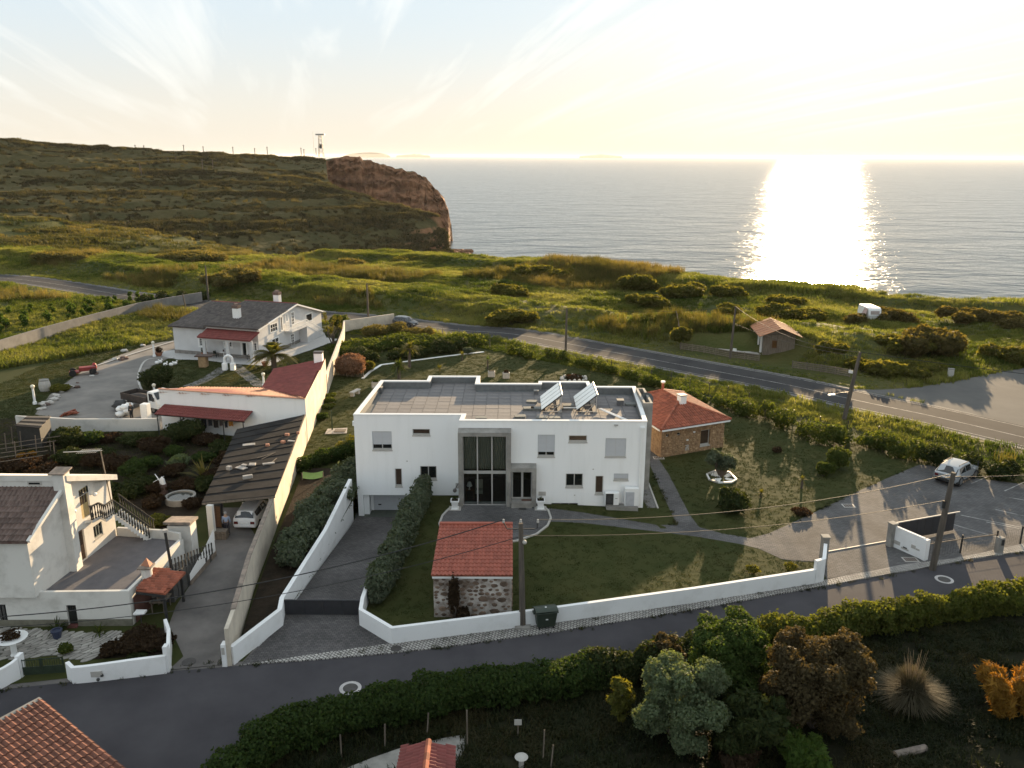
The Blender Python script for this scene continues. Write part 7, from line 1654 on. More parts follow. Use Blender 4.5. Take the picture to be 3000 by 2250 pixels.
for k in range(420):
 i=rg.choice((0,2,4,6));f_=rg.uniform(.25,.9);g_=rg.random();q=cc_.lerp(oc[i%8].lerp(oc[(i+1)%8],g_),f_);mb.ball((q.x,q.y,.03),rg.uniform(.03,.06),5,3,.2,rg)
stuff(mb.build('white_pebbles',M_whitep,bed))
def blob_bush(name,label,V,x,y,topy,r,leaf,seed,dens=130,size=.12,group=None,lump=.4,n=6,long=1.6):
 p=G(*V(x,y),0);h=max(.35,ZT(p,V(x,topy)[1]));rg=random.Random(seed)
 bl=[((p.x+rg.uniform(-.5,.5)*r,p.y+rg.uniform(-.5,.5)*r,h*rg.uniform(.4,.68)),(r*.6,r*.6,h*.36))for _ in range(n)]+[((p.x,p.y,h*.48),(r*.8,r*.8,h*.46))]
 return plant(name,label,'bush',tuple(p),bl,leaf,dens,size,seed,group,lump,long=long)
gl='bushes on the lawn right of the cottage'
blob_bush('lawn_bush','larger round sunlit bush on the lawn before the parking court',V7,1880,1380,1235,1.25,'mid',61,group=gl)
blob_bush('lawn_bush','smaller round bush on the lawn left of the larger sunlit one',V7,1800,1425,1330,.85,'mid',62,group=gl)
blob_bush('lawn_bush','dark spiky bush with lit edges on the lawn near the path bend',V7,1215,1650,1520,1.35,'dark',63,150,.16,long=3,group=gl)
def yucca(label,V,x,y,topy,n,seed,leaf='yel',trunk=True,L=.5,group=None,name='yucca',wd=.035,droop=.3,flat=0):
 p=G(*V(x,y),0);h=max(.25,ZT(p,V(x,topy)[1]));t=thing(name,label,name.split('_')[0],tuple(p),group=group);rg=np.random.default_rng(seed)
 th=max(.05,h-L*.75)if trunk else .05
 if trunk:mb=MB();mb.tube([(0,0,-.05),(0,0,th*.6),(0,0,th+.05)],[.10 if L<1 else .2,.09 if L<1 else .19,.08 if L<1 else .2],8);mb.build('trunk',M_bark,t,local=True)
 a=rg.uniform(0,6.283,n);e=rg.uniform(-.25,1.35,n);u_=np.stack([np.cos(a)*np.cos(e),np.sin(a)*np.cos(e),np.sin(e)],1);o=np.array([0,0,th]);l=(L*rg.uniform(.75,1.1,n))[:,None]
 sd=unit(np.cross(u_,[0,0,1]+1e-3*rg.normal(size=(n,3))))*wd;m_=o+u_*l*.55;tp=o+u_*l-np.array([0,0,droop])*l*rg.uniform(.3,1,n)[:,None]
 q=np.concatenate([np.stack([o-sd*.5+0*m_,o+sd*.5+0*m_,m_+sd,m_-sd],1).reshape(-1,3),np.stack([m_-sd,m_+sd,tp+sd*.15,tp-sd*.15],1).reshape(-1,3)])
 ob=bpy.data.objects.new('leaves',np_mesh('leaves',q,4,L_[leaf]));COL.objects.link(ob);ob.parent=t;return t
gy_='young yuccas and palms on the lawns'
yucca('young yucca with pale top leaves on the lawn before the bushes',V7,1655,1505,1420,40,71,'yel',group=gy_,L=.55)
yucca('tiny yucca on the lawn between the olive tree and the yucca',V7,1392,1560,1510,34,72,'yel',group=gy_,L=.5)
yucca('small palm with a short trunk, nearest the roof left of centre',V11,745,720,555,150,73,'mid',group=gy_,name='palm_tree',L=1.35,wd=.07,droop=.5)
yucca('taller young palm in front of the garden shrubs',V11,830,625,410,140,74,'yel',group=gy_,name='palm_tree',L=1.45,wd=.07,droop=.5)
yucca('small yucca on the back lawn below the white gravel edge',V11,1255,570,490,46,75,'yel',group=gy_,L=.8)
yucca('sunlit small yucca with a dark trunk on the back lawn',V11,1462,640,525,46,76,'bright',group=gy_,L=.8)
yucca('low yellowish yucca on the back lawn nearest the roof',V11,1072,660,600,46,77,'yel',group=gy_,L=.85)
yucca('spreading date palm with a stout trunk beside the villa porch',V2,1190,690,430,0 or 10,78,'dark',name='palm_tree',L=.1)
def date_palm(V,x,y,topy,R_,seed,t):
 p=G(*V(x,y),0);h=ZT(p,V(x,topy)[1]);rg=np.random.default_rng(seed);th=h*.5;qs=[]
 for k in range(44):
  a=rg.uniform(0,6.283);e=rg.uniform(.1,1.35);L=R_*rg.uniform(.85,1.1);d=np.array([math.cos(a),math.sin(a),0.0]);prev=None
  s_=np.linspace(0,1,16);pts=np.array([0,0,th])+d*(L*np.cos(e)*s_)[:,None]+np.outer(L*(np.sin(e)*s_-.55*s_**2.2),[0,0,1])
  side=np.cross(d,[0,0,1])
  for j in range(1,15):
   w=.55*R_*.32*math.sin(math.pi*min(1,.15+j/15*.85))
   for sg in(-1,1):
    tip=pts[j]+side*sg*w+(pts[j]-pts[j-1])*1.6-np.array([0,0,.12*w]);bw=(pts[j]-pts[j-1])*.55
    qs.append([pts[j]-bw,pts[j]+bw,tip+bw*.2,tip-bw*.2])
 ob=bpy.data.objects.new('fronds',np_mesh('fronds',np.array(qs).reshape(-1,3),4,L_['field']));COL.objects.link(ob);ob.parent=t
 mb=MB();mb.tube([(0,0,-.1),(0,0,th*.5),(0,0,th)],[.38,.33,.42],12);mb.build('trunk',M_bark,t,local=True)
vp=[o for o in COL.objects if o.get('label','').startswith('spreading date palm')][0]
for c in[o for o in COL.objects if o.parent==vp]:bpy.data.objects.remove(c)
date_palm(V2,1195,695,430,3.3,79,vp)
gc='clipped cushion conifers along the boundary wall'
for i,(x,y,ty,r)in enumerate(((1668,925,895,.7),(1668,965,925,.75),(1655,1020,985,.75),(1600,1115,1055,.8))):
 blob_bush('cushion_conifer',['topmost flat','second','third','lowest dark'][i]+' clipped conifer along the sunlit boundary wall',V2,x,y,ty,r,'deep' if i==3 else 'mid',80+i,130,.11,gc,.3)
blob_bush('dry_shrub','dry pinkish brown shrub inside a low picket fence at the back of the garden',V11,350,690,520,2.3,'pink',85,80,.14,None,.45,9)
blob_bush('flowering_bush','small green bush with yellow flowers beside the dry shrub',V11,500,650,565,.95,'yel',86)
blob_bush('round_bush','small round grey bush at the end of the white gravel edge',V11,1305,515,455,.8,'grey',87)
blob_bush('road_bush','rounded green bush beside the villa near the coast road',V2,1765,330,205,1.9,'mid',88,70,.18)
p=G(*V2(1700,490),0);rg=random.Random(89);h=ZT(p,V2(1670,200)[1])
plant('bare_tree','slender multi stemmed sparse tree beside the villa stair','tree',tuple(p),[((p.x+rg.uniform(-1.2,1.3),p.y+rg.uniform(-.7,.7),h*rg.uniform(.45,.95)),(.3,.3,.5))for _ in range(9)],'field',26,.15,89,long=2.5,r0=.09)
t=thing('picket_fence','low pale picket fence round the dry pinkish shrub','fence',tuple(G(*V11(340,715),0)))
a,b=G(*V11(232,690),0),G(*V11(455,708),0)
for k in range(14):q=a.lerp(b,k/13);mb=MB();mb.box(q.x-.05,q.x+.05,q.y-.02,q.y+.02,0,.75);mb.build('picket',M_oldwood,t)
mb=MB();mb.bar((a.x,a.y,.5),(b.x,b.y,.5),.03,.08);mb.build('rail',M_oldwood,t)
mb=MB();pp=[G(*V11(*q),.03)for q in((450,715),(510,660),(600,605),(860,570),(1050,545),(1250,520),(1430,500))]
for i in range(len(pp)-1):mb.bar(pp[i],pp[i+1],.35,.08)
struct(mb.build('gravel_edging',M_whitep))
rg=random.Random(90);gd_='shrubs in the dark garden between the farmhouse and the white outbuilding'
names=[('dark_shrub','rust','dark russet shrub'),('dark_shrub','dark','dark green shrub'),('dark_shrub','deep','deep green shrub')]
spots=[(150,965,920,1.7,1),(195,960,930,1.4,2),(240,955,935,1.3,0),(290,960,938,1.5,1),(330,975,945,1.5,0),(400,950,905,2.1,1),(440,960,935,1.4,0),(480,985,955,1.4,1),(500,1010,975,1.4,0),(380,985,965,1.2,2),(440,995,975,1.2,2),(330,1010,985,1.2,2),(290,1030,995,1.4,2),(250,1015,985,1.4,0),(210,1005,980,1.4,0),(160,1000,970,1.5,1),(110,1000,985,1.3,0),(60,1010,985,1.7,0),(20,1015,990,1.5,0),(300,1060,1025,1.4,1),(340,1065,1040,1.1,0),(400,1060,1035,1.2,0),(440,1060,1030,1.2,1),(470,1035,1010,1.2,0),(270,1075,1040,1.4,1),(330,1095,1070,1.1,0),(420,1095,1075,.9,0),(100,1030,1005,1.5,0),(130,955,940,1.0,1),(370,1030,1005,1.2,0),(490,1060,1040,1.0,1),(230,985,965,1.2,1)]
marks=[('the pond',378,1085),('the model windmill',341,1040),('the agave',425,1015),('the pale leaved plant',375,1000),('the lean-to',400,945),('the yard wall',240,938),('the television aerial',240,985),('the carport roof edge',500,1000),('the trellis',40,1000),('the stair head',290,1090),('the garden hut',85,940),('the blue water butt',170,985)][:11]
used_=set()
for i,(x,y,ty,r,k)in enumerate(spots):
 nm,lf,lb=names[k];cand=[]
 for m,mx_,my_ in marks:
  ddx,ddy=x-mx_,(y-my_)*1.6;dr_=('right of ' if ddx>0 else 'left of ')if abs(ddx)>abs(ddy)else('in front of ' if ddy>0 else 'behind ')
  cand.append((math.hypot(ddx,ddy),dr_+m))
 wh=next((w for _,w in sorted(cand)if(lb,w)not in used_),sorted(cand)[0][1]);used_.add((lb,wh))
 blob_bush(nm,lb+' in the dark garden, '+wh,lambda a,b:(a*K,b*K),x,y,ty,r,lf,100+i,75,.16,gd_,.45,5)
blob_bush('golden_bush','golden yellow bush glowing at the far left behind the farmhouse roof',lambda a,b:(a*K,b*K),62,995,975,.8,'orange',140,110,.12)
blob_bush('golden_bush','small yellow green hedge end behind the terrace stair',lambda a,b:(a*K,b*K),345,1135,1112,1.0,'yel',141,110,.12)
blob_bush('pale_leaf_plant','plant with large pale green leaves in the dark garden',V3,1660,840,745,1.1,'silver',142,30,.4,n=4)
yucca('tall agave with long pale sword leaves in the dark garden',V3,1890,960,800,46,143,'reed',False,2.3,name='agave',wd=.07,droop=.25)
yucca('potted spiky plant left of the dark farmhouse door',V4,425,640,530,40,144,'dark',False,.9,name='spiky_plant')
yucca('small upright spiky plant right of the dark farmhouse door',V4,738,650,575,30,145,'mid',False,.7,name='spiky_plant')
blob_bush('flower_bed_shrub','dark russet shrubs filling the flower bed behind the white front wall',V4,1060,745,655,1.35,'rust',146,150,.10,None,.5,9)
blob_bush('flower_bed_shrub','russet shrubs at the lane end of the flower bed by its wall',V4,1185,770,690,.9,'rust',1461,150,.10,None,.5,7)
blob_bush('flower_bed_shrub','low grey plants in the middle of the flower bed',V4,1040,815,770,.9,'dark',1462,140,.09,None,.5,6)
struct(sheet([W2(V4(*q))for q in((690,850),(760,790),(905,655),(1240,610),(1255,760),(1205,812),(900,838))],'flower_bed',M_soil,.035))
blob_bush('flower_bed_shrub','low dark plants at the left end of the flower bed',V4,830,800,740,.8,'rust',147,130,.1)
blob_bush('climbing_plant','green climber on the left end of the curved front wall',V4,505,800,735,.45,'mid',148,160,.09)
blob_bush('shed_climber','dark climber growing up the front of the stone shed',V6,1395,482,170,.34,'rust',149,130,.11,None,.5,8)
blob_bush('shed_shrub','dark shrub at the foot of the stone shed wall',V6,1440,486,390,.6,'rust',150,120,.1)
blob_bush('villa_bush','dense round dark bush on the round lawn by the villa drive',V2,170,840,665,2.3,'dark',151,80,.15)
blob_bush('gate_bush','yellow flowering bush at the edge of the gravel drive',V3,545,150,85,1.2,'yel',152,90,.13)
struct(sheet([DW(*q)for q in((0,905),(60,900),(110,912),(250,940),(350,948),(430,955),(505,960),(430,1100),(385,1160),(345,1140),(250,1070),(240,1030),(0,1040))],'garden_bed',M_soil,.01))
struct(sheet([(-14.6,39.5),(-13.5,42.3),(-13.6,43.6),(-12.9,52),(-12.6,59.5),(-13.5,66),(-17.6,66),(-16.1,50),(-15.0,41)],'planting_bed',M_soil,.012,lambda x,y:.33,3.0))
t=thing('trellis','grey wooden trellis with bare vines in front of the dark shed at the far left','trellis',tuple(D(60,985)))
for i in range(5):
 a,b=G(*V3(0,640+40*i),1.6),G(*V3(560-40*i,560+45*i),1.6);mb=MB();mb.tube([a,b],.03,4);mb.build('wire_rail',M_oldwood,t)
for i,(x,y)in enumerate(((60,700),(200,680),(340,720),(470,700),(150,780),(510,790),(250,600),(120,640))):q=G(*V3(x,y),0);mb=MB();mb.tube([(q.x,q.y,0),(q.x+.1,q.y,1.7)],.05,5);mb.build('post',M_oldwood,t)
t=thing('garden_hut','dark low garden hut with a slatted roof at the far left','hut',tuple(D(90,915)))
a,b,c,d=G(*V3(130,470),2.0),G(*V3(370,490),2.0),G(*V3(475,378),2.1),G(*V3(250,378),2.1)
for k in range(6):mb=MB();p0_,p1_=a.lerp(d,k/6),b.lerp(c,k/6);q0_,q1_=a.lerp(d,(k+.9)/6),b.lerp(c,(k+.9)/6);u_=Vector((0,0,.05));mb.add([p0_,p1_,q1_,q0_,p0_+u_,p1_+u_,q1_+u_,q0_+u_],[(3,2,1,0),(4,5,6,7),(0,1,5,4),(1,2,6,5),(2,3,7,6),(3,0,4,7)]);mb.build('roof_board',M_oldwood if k%2 else M_felt,t)
mb=MB();mb.prism([tuple(q.lerp((a+c)/2,.1)[:2])for q in(a,b,c,d)],0,1.95);mb.build('wall',M_dark,t)
t=thing('vineyard_wall','long grey rendered wall curving below the vineyard at the upper left','wall',tuple(D(200,715)))
vw=[V1(*q)for q in((-120,1560),(0,1515),(300,1420),(600,1335),(900,1255),(1110,1215),(1310,1180))]
mb=MB();wall_run(mb,[tuple(G(*q,0)[:2])for q in vw],1.75,.22);mb.build('wall',mat('grey_block_wall',(.22,.21,.20),.9,col2=(.15,.145,.14),scale=.6,bump=.3),t)
gv='vines in rows beyond the grey wall';rg=random.Random(160);n=0
for rrow in range(6):
 a,b=G(*V1(-40,1390-rrow*22),0),G(*V1(1180-rrow*60,1165-rrow*4),0)
 m_=int((b-a).length/3.4)
 for k in range(m_):
  p=a.lerp(b,(k+rg.uniform(.2,.8))/m_)
  if n==0:
   bl=[((0,0,.55),(.5,.5,.4)),((.25,.1,.9),(.35,.35,.35)),((-.2,.1,.85),(.3,.3,.4))]
   v0=plant('vine','low leafy vine in the rows beyond the grey wall at upper left','vine',(0,0,0),bl,'bright',45,.2,161,gv,.4,r0=.04);vk=[o for o in COL.objects if o.parent==v0];v0.location=(p.x,p.y,tz(p.x,p.y))
  else:
   c=v0.copy();COL.objects.link(c);c.location=(p.x,p.y,tz(p.x,p.y));c.rotation_euler=(0,0,rg.uniform(0,6));s=rg.uniform(.7,1.25);c.scale=(s,s,s*rg.uniform(.8,1.2))
   for o in vk:e=o.copy();COL.objects.link(e);e.parent=c
  n+=1
hedge('dark bushy hedge above the vineyard wall beside the coast road',[tuple(G(*V1(x,y),0)[:2])for x,y in((960,1190),(1060,1185),(1180,1180),(1290,1170))],2.2,1.9,'dark',162,45,.2,.2,2,boxy=False)
fb=[(1170,600,568,5.5,'field','broad dark bush mound near the cliff edge at centre'),(1110,690,668,4.2,'field','large bush beside the coast road above the hatchback'),(1100,640,612,4.0,'field','bush mound in the field left of centre'),(1395,660,635,3.4,'field','rounded bush in the field left of the slatted fence'),(1210,600,580,3,'field','smaller bush right of the broad mound'),(1370,625,590,4.5,'field','wide bush beyond the field banks'),(1480,640,612,4.5,'field','long bush before the cliff edge'),(1580,680,655,3,'field','bush above the fence pole'),(1640,705,685,2.6,'rust','dark bush left of the hut roof'),(1690,690,655,4.5,'field','big bush behind the hut'),(1760,690,665,3.5,'field','bush right of the hut near the cliff'),(1995,760,705,5.0,'rust','large dark leaning bush below the caravan'),(1930,695,665,3.6,'rust','dark bush right of the caravan'),(1845,700,675,2.6,'rust','dark bush left of the caravan'),(2110,695,668,4.5,'rust','long dark bush at the right above the lot'),(2180,700,672,5,'rust','dark bush at the right edge above the lot'),(2190,780,745,4,'field','bush at the right edge beside the lot'),(1930,810,780,3.2,'field','green bush row beside the asphalt lot'),(2010,800,780,3.2,'field','second green bush beside the asphalt lot'),(1950,750,725,3,'field','mid green bush between caravan and lot'),(1850,790,772,2.4,'field','bush beside the tall leaning pole'),(520,605,578,4,'reed','tall straw coloured reeds left of the villa pole'),(480,612,590,3,'reed','reeds beside the road left of the villa'),(540,610,585,2.6,'rust','dark bush among the reeds above the villa'),(400,560,543,6,'reed','pale reed bank on the skyline at left'),(450,562,547,4,'reed','second pale reed bank on the skyline at left'),(870,565,553,4,'field','scrub on the cliff edge left of centre'),(760,575,560,3.5,'reed','reeds on the cliff edge above the villa'),(1700,660,640,3.5,'field','scrub on the cliff edge under the sun glitter'),(1560,640,615,3.5,'field','scrub on the cliff edge right of centre'),(100,560,545,5,'reed','reed clump at the upper left edge'),(160,560,548,4,'reed','second reed clump at the upper left'),(1470,735,700,1.4,'field','bush by the slatted corner fence'),(1790,760,735,2.4,'field','overgrown bush inside the fence right of the hut')]
for i,(x,y,ty,r,lf,lb)in enumerate(fb):
 p=D(x,y,0);z=tz(p.x,p.y);p=D(x,y,z);h=max(.9,min(4.5,ZT(p,ty*K)-z));rg=random.Random(200+i)
 bl=[((p.x+rg.uniform(-1,1)*r*.8,p.y+rg.uniform(-1,1)*r*.8,z+h*rg.uniform(.25,.55)),(r*.45,r*.45,h*.42))for _ in range(7)]+[((p.x,p.y,z+h*.45),(r*.6,r*.6,h*.5))]
 plant('field_bush' if lf!='reed' else 'reed_clump',lb,'bush' if lf!='reed' else 'reeds',tuple(p),bl,'wild' if lf=='rust' else lf,24,.32,200+i,'scrub in the coastal field',.45,long=1.6 if lf!='reed' else 4,stem_name='stems',crown_name='foliage')
# ================================================================== VEHICLES, PEOPLE, GARDEN THINGS
M_tyre=mat('tyre_rubber',(0.02,0.02,0.02),0.85)
M_rim=mat('alloy_rim',(0.35,0.35,0.36),0.35,metal=.8)
M_carglass=mat('car_glass',(0.015,0.017,0.02),0.05,spec=.7)
def car(label,cat,loc,rz,paint,st,wx,wr=.32,ww=.2,rails=False,cladding=None,plate=True,name='parked_car',tail=(.10,.012,.012)):
 """st: stations from tail to nose (x, sill, belt, half width, top, half width of top); cabin where top > belt"""
 t=thing(name,label,cat,loc,rz);ring=[]
 for x,zs,zb,w,zt,wt in st:
  half=[(w*.90,zs),(w,zs+.14),(w*1.005,(zs+zb)*.55),(w*.965,zb),(wt,max(zb+.005,zt-.07)),(wt*.86,max(zb+.01,zt)),(0,max(zb+.02,zt+.025))]
  ring.append([Vector((x,y,z))for y,z in half]+[Vector((x,-y,z))for y,z in half[-2::-1]])
 n=len(ring[0]);mb=MB();o=0
 for r in ring:mb.v+=[tuple(v)for v in r]
 for i in range(len(ring)-1):
  for k in range(n-1):mb.f.append((i*n+k,(i+1)*n+k,(i+1)*n+k+1,i*n+k+1))
  mb.f.append((i*n+n-1,(i+1)*n+n-1,(i+1)*n,i*n))
 mb.f.append(tuple(range(n)));e=(len(ring)-1)*n;mb.f.append(tuple(range(e+n-1,e-1,-1)))
 b=recalc(mb.build('body',paint,t,local=True));b.data.polygons.foreach_set('use_smooth',[True]*len(b.data.polygons))
 md=b.modifiers.new('s','EDGE_SPLIT');md.split_angle=R(28)
 cab=[i for i,s in enumerate(st)if s[4]>s[2]+.25];c0,c1=cab[0],cab[-1]
 g=lambda i,k,f0:ring[i][k].lerp(ring[i][k+1],f0)
 def glass(nm,quads,off):
  mb=MB()
  for q in quads:
   nn=(q[1]-q[0]).cross(q[3]-q[0]).normalized();
   c=sum(q,Vector())/4
   if nn.dot(c-Vector((c.x*.6,0,.6)))<0:nn=-nn
   mb.quad(*[p+nn*off for p in q])
  return mb.build(nm,M_carglass,t,local=True)
 for sd in(0,1):
  qs=[]
  for i in range(c0,c1):
   k=3;a,b_,c,d=(ring[i][3].lerp(ring[i][4],.08),ring[i+1][3].lerp(ring[i+1][4],.08),ring[i+1][3].lerp(ring[i+1][4],.88),ring[i][3].lerp(ring[i][4],.88))
   s_=.05;a2,b2,c2,d2=a.lerp(b_,s_),a.lerp(b_,1-s_),d.lerp(c,1-s_),d.lerp(c,s_);qs.append([a2,b2,c2,d2])
  for q in qs:
   if sd:q=[Vector((p.x,-p.y,p.z))for p in q]
   glass('side_window',[q],.012)
 for i,j,nm in((c0,c0-1,'rear_window'),(c1,c1+1,'windscreen')):
  a,b_=ring[i][4].lerp(ring[j][4],.10),ring[i][8].lerp(ring[j][8],.10);c,d=ring[j][8].lerp(ring[i][8],.04),ring[j][4].lerp(ring[i][4],.04);m0,m1=ring[i][6].lerp(ring[j][6],.10),ring[j][6].lerp(ring[i][6],.04)
  up=Vector((-.012 if nm=='rear_window' else .012,0,.012));mb=MB();mb.quad(*[p+up for p in(a,m0,m1,d)]);mb.quad(*[p+up for p in(m0,b_,c,m1)]);mb.build(nm,M_carglass,t,local=True)
 W=max(s[3]for s in st);xr,xf=st[0][0],st[-1][0]
 for x in wx:
  for s in(-1,1):
   w=MB();w.tube([(x,s*(W-ww+.03),wr),(x,s*(W+.03),wr)],wr,18);wo_=w.build('wheel',M_tyre,t,local=True)
   q=MB();q.tube([(x,s*(W+.025),wr),(x,s*(W+.04),wr)],wr*.62,14);q.build('rim',M_rim,wo_,local=True)
 zb0=st[0][2];wb=st[0][3]
 for s in(-1,1):
  mb=MB();mb.obox((xr+.02,s*wb*.80,zb0-.14),(.12,.30,.2));bevel(mb.build('tail_light',mat('tail_red',tail,.25),t,local=True),.03)
  mb=MB();mb.obox((xf-.07,s*st[-1][3]*.76,st[-1][2]-.12),(.2,.34,.14));bevel(mb.build('headlight',mat('headlight_glass',(.5,.5,.5),.1),t,local=True),.03)
  i=c1;p=ring[i][3];mb=MB();mb.obox((p.x+.15,s*(abs(p.y)+.12),p.z+.08),(.12,.2,.14));bevel(mb.build('wing_mirror',paint,t,local=True),.03)
 if plate:
  mb=MB();mb.obox((xr-.012,0,st[0][1]+.30),(.02,.5,.11));mb.build('number_plate',M_whitep,t,local=True)
 mb=MB();mb.box(xr-.03,xr+.1,-wb*.93,wb*.93,st[0][1]-.02,st[0][1]+.16);mb.box(xf-.1,xf+.03,-wb*.9,wb*.9,st[-1][1]-.02,st[-1][1]+.16);bevel(mb.build('bumper',cladding or paint,t,local=True),.03)
 if cladding:
  mb=MB()
  for s in(-1,1):mb.box(xr+.2,xf-.2,s*W-.02 if s>0 else s*W-.015,s*W+.015 if s>0 else s*W+.02,st[2][1]-.02,st[2][1]+.13)
  mb.build('side_cladding',cladding,t,local=True)
 if rails:
  for s in(-1,1):mb=MB();z=max(q[4]for q in st);wt=min(q[5]for q in st if q[4]>1.2);mb.tube([(st[c0][0]+.1,s*wt*.92,z-.01),(st[c0][0]+.2,s*wt*.92,z+.06),(st[c1][0]-.25,s*wt*.92,z+.05),(st[c1][0]-.1,s*wt*.92,z-.02)],.025,6);mb.build('roof_rail',M_dark,t,local=True)
 return t
def paint(name,c,met=.4):return mat(name,c,.22,var=.01,metal=met,spec=.6)
HATCH=[(-2.0,.35,.80,.74,.82,.66),(-1.92,.25,.95,.82,.97,.68),(-1.62,.22,.96,.84,1.42,.60),(-.4,.20,.93,.85,1.50,.62),(.55,.20,.91,.85,1.42,.60),(1.15,.20,.88,.84,.90,.70),(1.75,.22,.74,.80,.76,.68),(2.0,.28,.60,.68,.62,.58)]
SUVS=[(-2.2,.45,.92,.84,.94,.78),(-2.1,.36,1.0,.93,1.03,.82),(-1.5,.33,1.04,.95,1.56,.72),(-.5,.32,1.02,.96,1.66,.73),(.5,.32,1.0,.96,1.60,.72),(1.2,.32,1.0,.95,1.03,.80),(1.9,.34,.94,.92,.96,.80),(2.25,.40,.74,.80,.76,.70)]
car('silver SUV with dark lower trim parked at the back of the parking court','car',(37.2,64.85,.02),math.atan2(.63,.777),paint('silver_paint',(.36,.38,.40)),SUVS,(-1.35,1.38),.40,.26,True,mat('black_cladding',(.03,.03,.03),.7))
p=G(*V11(797,288),0.02);car('dark grey hatchback driving on the coast road behind the garden','car',tuple(p),math.atan2(-.48,.88),paint('dark_grey_paint',(.10,.105,.115)),HATCH,(-1.25,1.25),.31,.2,False)
p=G(*VC(1000,712),0.02);car('white hatchback parked nose in under the dark carport roof','car',(p.x+.1,p.y+2.15,.02),math.atan2(1,.03),paint('white_car_paint',(.72,.72,.73),.0),HATCH,(-1.25,1.25),.31,.2,False)
wv=Vector((-37.13,82.23));hd=Vector((.86,-.5));ctr=wv-hd*1.9+Vector((.5,.86))*.9
tr=thing('tipper_truck','white cabbed tipper truck with a dark open bed beside the white outbuilding','truck',(ctr.x,ctr.y,0),math.atan2(hd.y,hd.x))
Wt=.95;M_twh=paint('truck_white',(.72,.72,.71),0);M_tbed=mat('rusty_dark_bed',(.035,.030,.028),.85,col2=(.06,.045,.038),scale=3)
prof=[(1.0,.75),(1.0,2.2),(1.15,2.32),(1.9,2.3),(2.35,1.55),(2.5,1.1),(2.5,.55),(1.0,.55)]
mb=MB();n=len(prof);mb.add([(x,-Wt,z)for x,z in prof]+[(x,Wt,z)for x,z in prof],[tuple(range(n)),tuple(range(2*n-1,n-1,-1))]+[(i,(i+1)%n,n+(i+1)%n,n+i)for i in range(n)]);bevel(recalc(mb.build('cab',M_twh,tr,local=True)),.07)
for s in(-1,1):
 mb=MB();y=s*(Wt+.006);mb.add([(1.25,y,1.35),(2.15,y,1.35),(1.85,y,2.1),(1.25,y,2.1)],[(0,1,2,3)]);mb.build('side_window',M_carglass,tr,local=True)
 mb=MB();mb.obox((2.2,s*(Wt+.2),1.6),(.08,.2,.35));mb.build('wing_mirror',M_dark,tr,local=True);mb=MB();mb.obox((2.51,s*.7,.85),(.04,.3,.16));mb.build('headlight',M_whitep,tr,local=True)
mb=MB();mb.quad((1.95,-.82,2.22),(1.95,.82,2.22),(2.38,.84,1.55),(2.38,-.84,1.55));mb.v=[(x+.02,y,z+.02)for x,y,z in mb.v];mb.build('windscreen',M_carglass,tr,local=True)
mb=MB();mb.box(-3.2,.9,-.45,.45,.5,.72);mb.box(.9,2.45,-.8,.8,.3,.56);mb.build('chassis',M_dark,tr,local=True)
mb=MB()
for b_ in((-3.4,.85,-1.0,1.0,.85,.95),(-3.4,.85,-1.0,-.94,.951,1.55),(-3.4,.85,.94,1.0,.951,1.55),(-3.4,-3.34,-.939,.939,.951,1.55),(.79,.85,-.939,.939,.951,1.75)):mb.box(*b_)
mb.build('tipper_bed',M_tbed,tr,local=True)
mb=MB();mb.grid(lambda u,v:Vector((-3.3+4.05*u,-.93+1.86*v,1.1+.42*math.sin(math.pi*u)*math.sin(math.pi*v)+.05*nz2(u*9,v*9,1.0))),14,8);mb.build('load',M_tbed,tr,local=True)
for x in(1.75,-2.2):
 for s in(-1,1):w=MB();w.tube([(x,s*(Wt-.3),.4),(x,s*(Wt-.02),.4)],.4,16);wo_=w.build('wheel',M_tyre,tr,local=True);q=MB();q.tube([(x,s*(Wt-.03),.4),(x,s*(Wt),.4)],.22,12);q.build('rim',M_rim,wo_,local=True)
def skin_mesh(name,pts,edges,rad,m,parent,sub=1):
 me=bpy.data.meshes.new(name);me.from_pydata(pts,edges,[]);me.materials.append(m);o=bpy.data.objects.new(name,me);COL.objects.link(o);o.parent=parent
 sk=o.modifiers.new('skin','SKIN');lay=me.skin_vertices[0]if me.skin_vertices else None
 if lay is None:
  bpy.context.view_layer.objects.active=o;lay=me.attributes.get('skin')
 for i,r in enumerate(rad):lay.data[i].radius=(r,r)if not isinstance(r,tuple)else r
 lay.data[0].use_root=True;s=o.modifiers.new('sub','SUBSURF');s.levels=sub;s.render_levels=sub;sk.use_smooth_shade=True;return o
